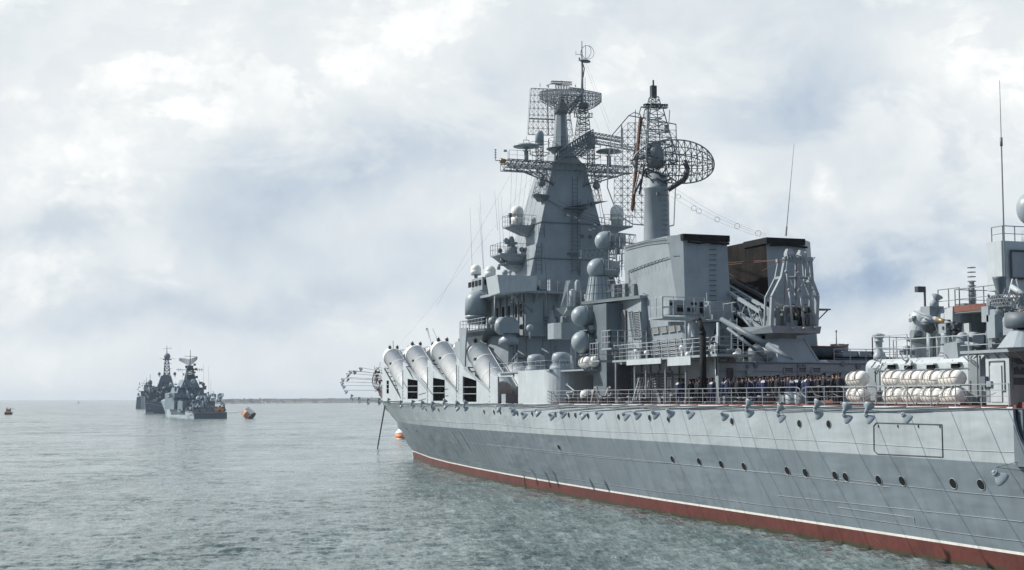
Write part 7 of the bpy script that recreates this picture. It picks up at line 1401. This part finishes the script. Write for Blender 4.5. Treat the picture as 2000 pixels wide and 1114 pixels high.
m = MB(); m.box(a3.x-5.4*k, a3.x+5.4*k, a3.y+.8, a3.y+6.2, 9.6*k, 10.3*k); m.bar(a3+V((-3*k, 2, 10*k)), a3+V((-3*k, 2, 14.5*k)), .8*k); m.bar(a3+V((3*k, 2, 10*k)), a3+V((3*k, 2, 14*k)), .6*k); m.bar(a3+V((-5*k, 2, 12*k)), a3+V((11*k, 2, 11*k)), .4*k); m.box(a3.x-4*k, a3.x+4*k, a3.y+.9, a3.y+1, 7*k, 8.6*k); m.build('gear', 'steel_dark', sb_)
a4 = PZ(153.5, 788.5); m = MB(); k = depth(a4)/FPX; m.lathe(a4-Z(.5), (0, 0, 1), [(0, 1.4*k), (1.5*k+.5, 1.3*k), (2.5*k+.5, .5*k), (5.5*k+.5, .4*k)], 10); tag(m.build('spar_buoy', 'far_dark', None, a4), 'tiny dark spar buoy standing alone near the horizon on the left', 'buoy')
# orange mooring buoys
a5 = PZ(486, 818); k = depth(a5)/FPX; mo = thing('mooring_buoy', 'tilted orange and white drum buoy beside the distant corvette', 'buoy', a5)
ax = V((.62, -.25, .0)).normalized(); ax = V((.60, -.42, -.68)).normalized(); c5 = a5+V((0, 0, 8.5*k)); r5 = 10.5*k
m = MB(); m.lathe(c5, -ax, [(-7*k, r5), (10*k, r5), (10.5*k, r5*.9)], 26); m.build('drum', 'orange', mo)
m = MB(); m.lathe(c5-ax*(3*k), -ax, [(0, r5+.02), (.05, r5+.05), (3.4*k, r5+.05), (3.45*k, r5+.02)], 26); q_ = -ax
u_, v_ = m.frame(ax); WA = max(np.linspace(0, 6.28, 60), key=lambda th: (u_*cos(th)+v_*sin(th)).dot(V((-.1, -.6, .8))))-.5
m.surf(lambda a, b: c5-ax*(-6.5*k+16*k*b)+(u_*cos(WA+1.0*a)+v_*sin(WA+1.0*a))*(r5+.07), 6, 2); m.build('white_panel', 'white', mo)
m = MB(); m.lathe(c5+ax*(6.9*k), ax, [(0, r5*1.03), (1.5*k, r5*1.03), (2.0*k, r5*.8)], 26); m.build('fender', 'steel_dark', mo)
m = MB(); m.bar(c5-ax*(10*k), c5-ax*(12.5*k), 1.2*k, 8); m.build('mooring_eye', 'steel_dark', mo)
mw = MB(); wire(a0+V((5.0, 1, 2.4)), c5-ax*(11*k), .06, .05, 8, mw); tag(mw.build('mooring_line', 'rope', None, a0), 'pale mooring line from the corvette stern to the drum buoy', 'rope')
a6 = PZ(793, 858); k = depth(a6)/FPX; m2_ = thing('mooring_buoy', 'rounded orange and white buoy half hidden behind the cruiser bow', 'buoy', a6); c6 = a6+V((1*k, 2, 10*k)); r6 = 17*k
m = MB(); m.lathe(c6-Z(10*k), (0, 0, 1), [(0, r6*.9), (3*k, r6*.97), (9.5*k, r6)], 24); m.build('drum', 'orange', m2_)
m = MB(); m.lathe(c6-Z(.5*k), (0, 0, 1), [(0, r6), (3*k, r6*.97), (8*k, r6*.75), (11*k, r6*.4), (12*k, r6*.12)], 24); m.build('white_top', 'white', m2_)
m = MB(); m.lathe(c6-Z(10.4*k), (0, 0, 1), [(-.5, r6*.93), (1.4*k, r6*.94)], 24); u0 = c6+V((2*k, -r6, -9*k)); m.surf(lambda a, b: c6+V((r6*1.01*cos(-1.9+.9*a), r6*1.01*sin(-1.9+.9*a), (-9+ (9-4*a)*b)*k)), 5, 2); m.build('white_wedge', 'white', m2_)
m = MB(); m.tube([c6+V((r6*1.01*cos(-1.9+.9*a), r6*1.01*sin(-1.9+.9*a), (-8+7*a)*k)) for a in np.linspace(0, 1, 6)], .08, 4); m.build('hawser', 'steel_dark', m2_)

# breakwater of concrete and armour rock along the horizon
bw0, bw1 = PZ(400, 789.0), PZ(745, 786.6)
bk = thing('breakwater', 'long low stone breakwater with a pale concrete wall along the horizon', 'breakwater', bw0)
def along(f, off=0.0): d = (bw1-bw0).normalized(); nrm = V((-d.y, d.x, 0)); return bw0.lerp(bw1, f)+nrm*off
m = MB(); n = 60
for i in range(n):
    f0, f1 = i/n*1.15-.03, (i+1)/n*1.15-.03; D_ = depth(along((f0+f1)/2)); hw = 11.2*D_/FPX*(.92 if i % 9 else 1.0); 
    a, b_ = along(f0, 6), along(f1, 6); c, d = along(f0, 16), along(f1, 16); m.prism([a-Z(1), b_-Z(1), d-Z(1), c-Z(1)], [a+Z(hw*.83), b_+Z(hw*.83), d+Z(hw*.83), c+Z(hw*.83)])
m.build('sea_wall', 'concrete', bk)
m = MB(); rs = random.Random(3)
for i in range(1100):
    f = rs.uniform(-.03, 1.12); D_ = depth(along(f)); k = D_/FPX; o = rs.uniform(-9, 6); hz = max(.2, (o+9)/15*(5.6*k if f < .62 else 3.6*k)); p = along(f, o)+Z(hz*rs.uniform(.2, 1.0)); r = rs.uniform(.7, 2.3)*k*.9
    M_ = Matrix.Rotation(rs.uniform(0, 6), 3, V((rs.uniform(-1, 1), rs.uniform(-1, 1), 1)).normalized()); m.cbox(p, r*1.6, r*1.4, r*1.2, M_)
m.build('armour_rock', 'rock', bk)
m = MB(); rr = random.Random(8)
for f, w_, h in ((.02, 5, 7), (.06, 4, 9), (.11, 14, 8.5), (.17, 3, 10), (.20, 10, 9), (.245, 3, 10.5), (.27, 9, 9)):
    D_ = depth(along(f)); k = D_/FPX; p = along(f, 2); m.cbox(p+Z(h*k*.55), w_*k, 6, h*k)
m.build('block_house', 'concrete', bk)
m = MB(); p = along(.95, 10); k = depth(p)/FPX; m.lathe(p+Z(9*k), (0, 0, 1), [(0, 1.2*k), (4*k, .9*k), (4.5*k, .2*k)], 8); m.build('beacon', 'white', bk)

# thin sea haze: one closed box of even air round everything
hz = MB(); hz.box(-9000, 9000, -9000, 9000, -3.0, 52.0); hm_ = bpy.data.materials.new('haze'); hm_.use_nodes = True; t = hm_.node_tree; t.nodes.clear(); pv = t.nodes.new('ShaderNodeVolumePrincipled'); pv.inputs['Color'].default_value = (.80, .89, .98, 1); pv.inputs['Density'].default_value = .0001; pv.inputs['Anisotropy'].default_value = .2; ho_ = t.nodes.new('ShaderNodeOutputMaterial'); t.links.new(pv.outputs[0], ho_.inputs['Volume']); MAT['haze'] = hm_
tag(hz.build('haze', 'haze'), 'thin pale sea haze over the harbour', 'haze', kind='stuff')
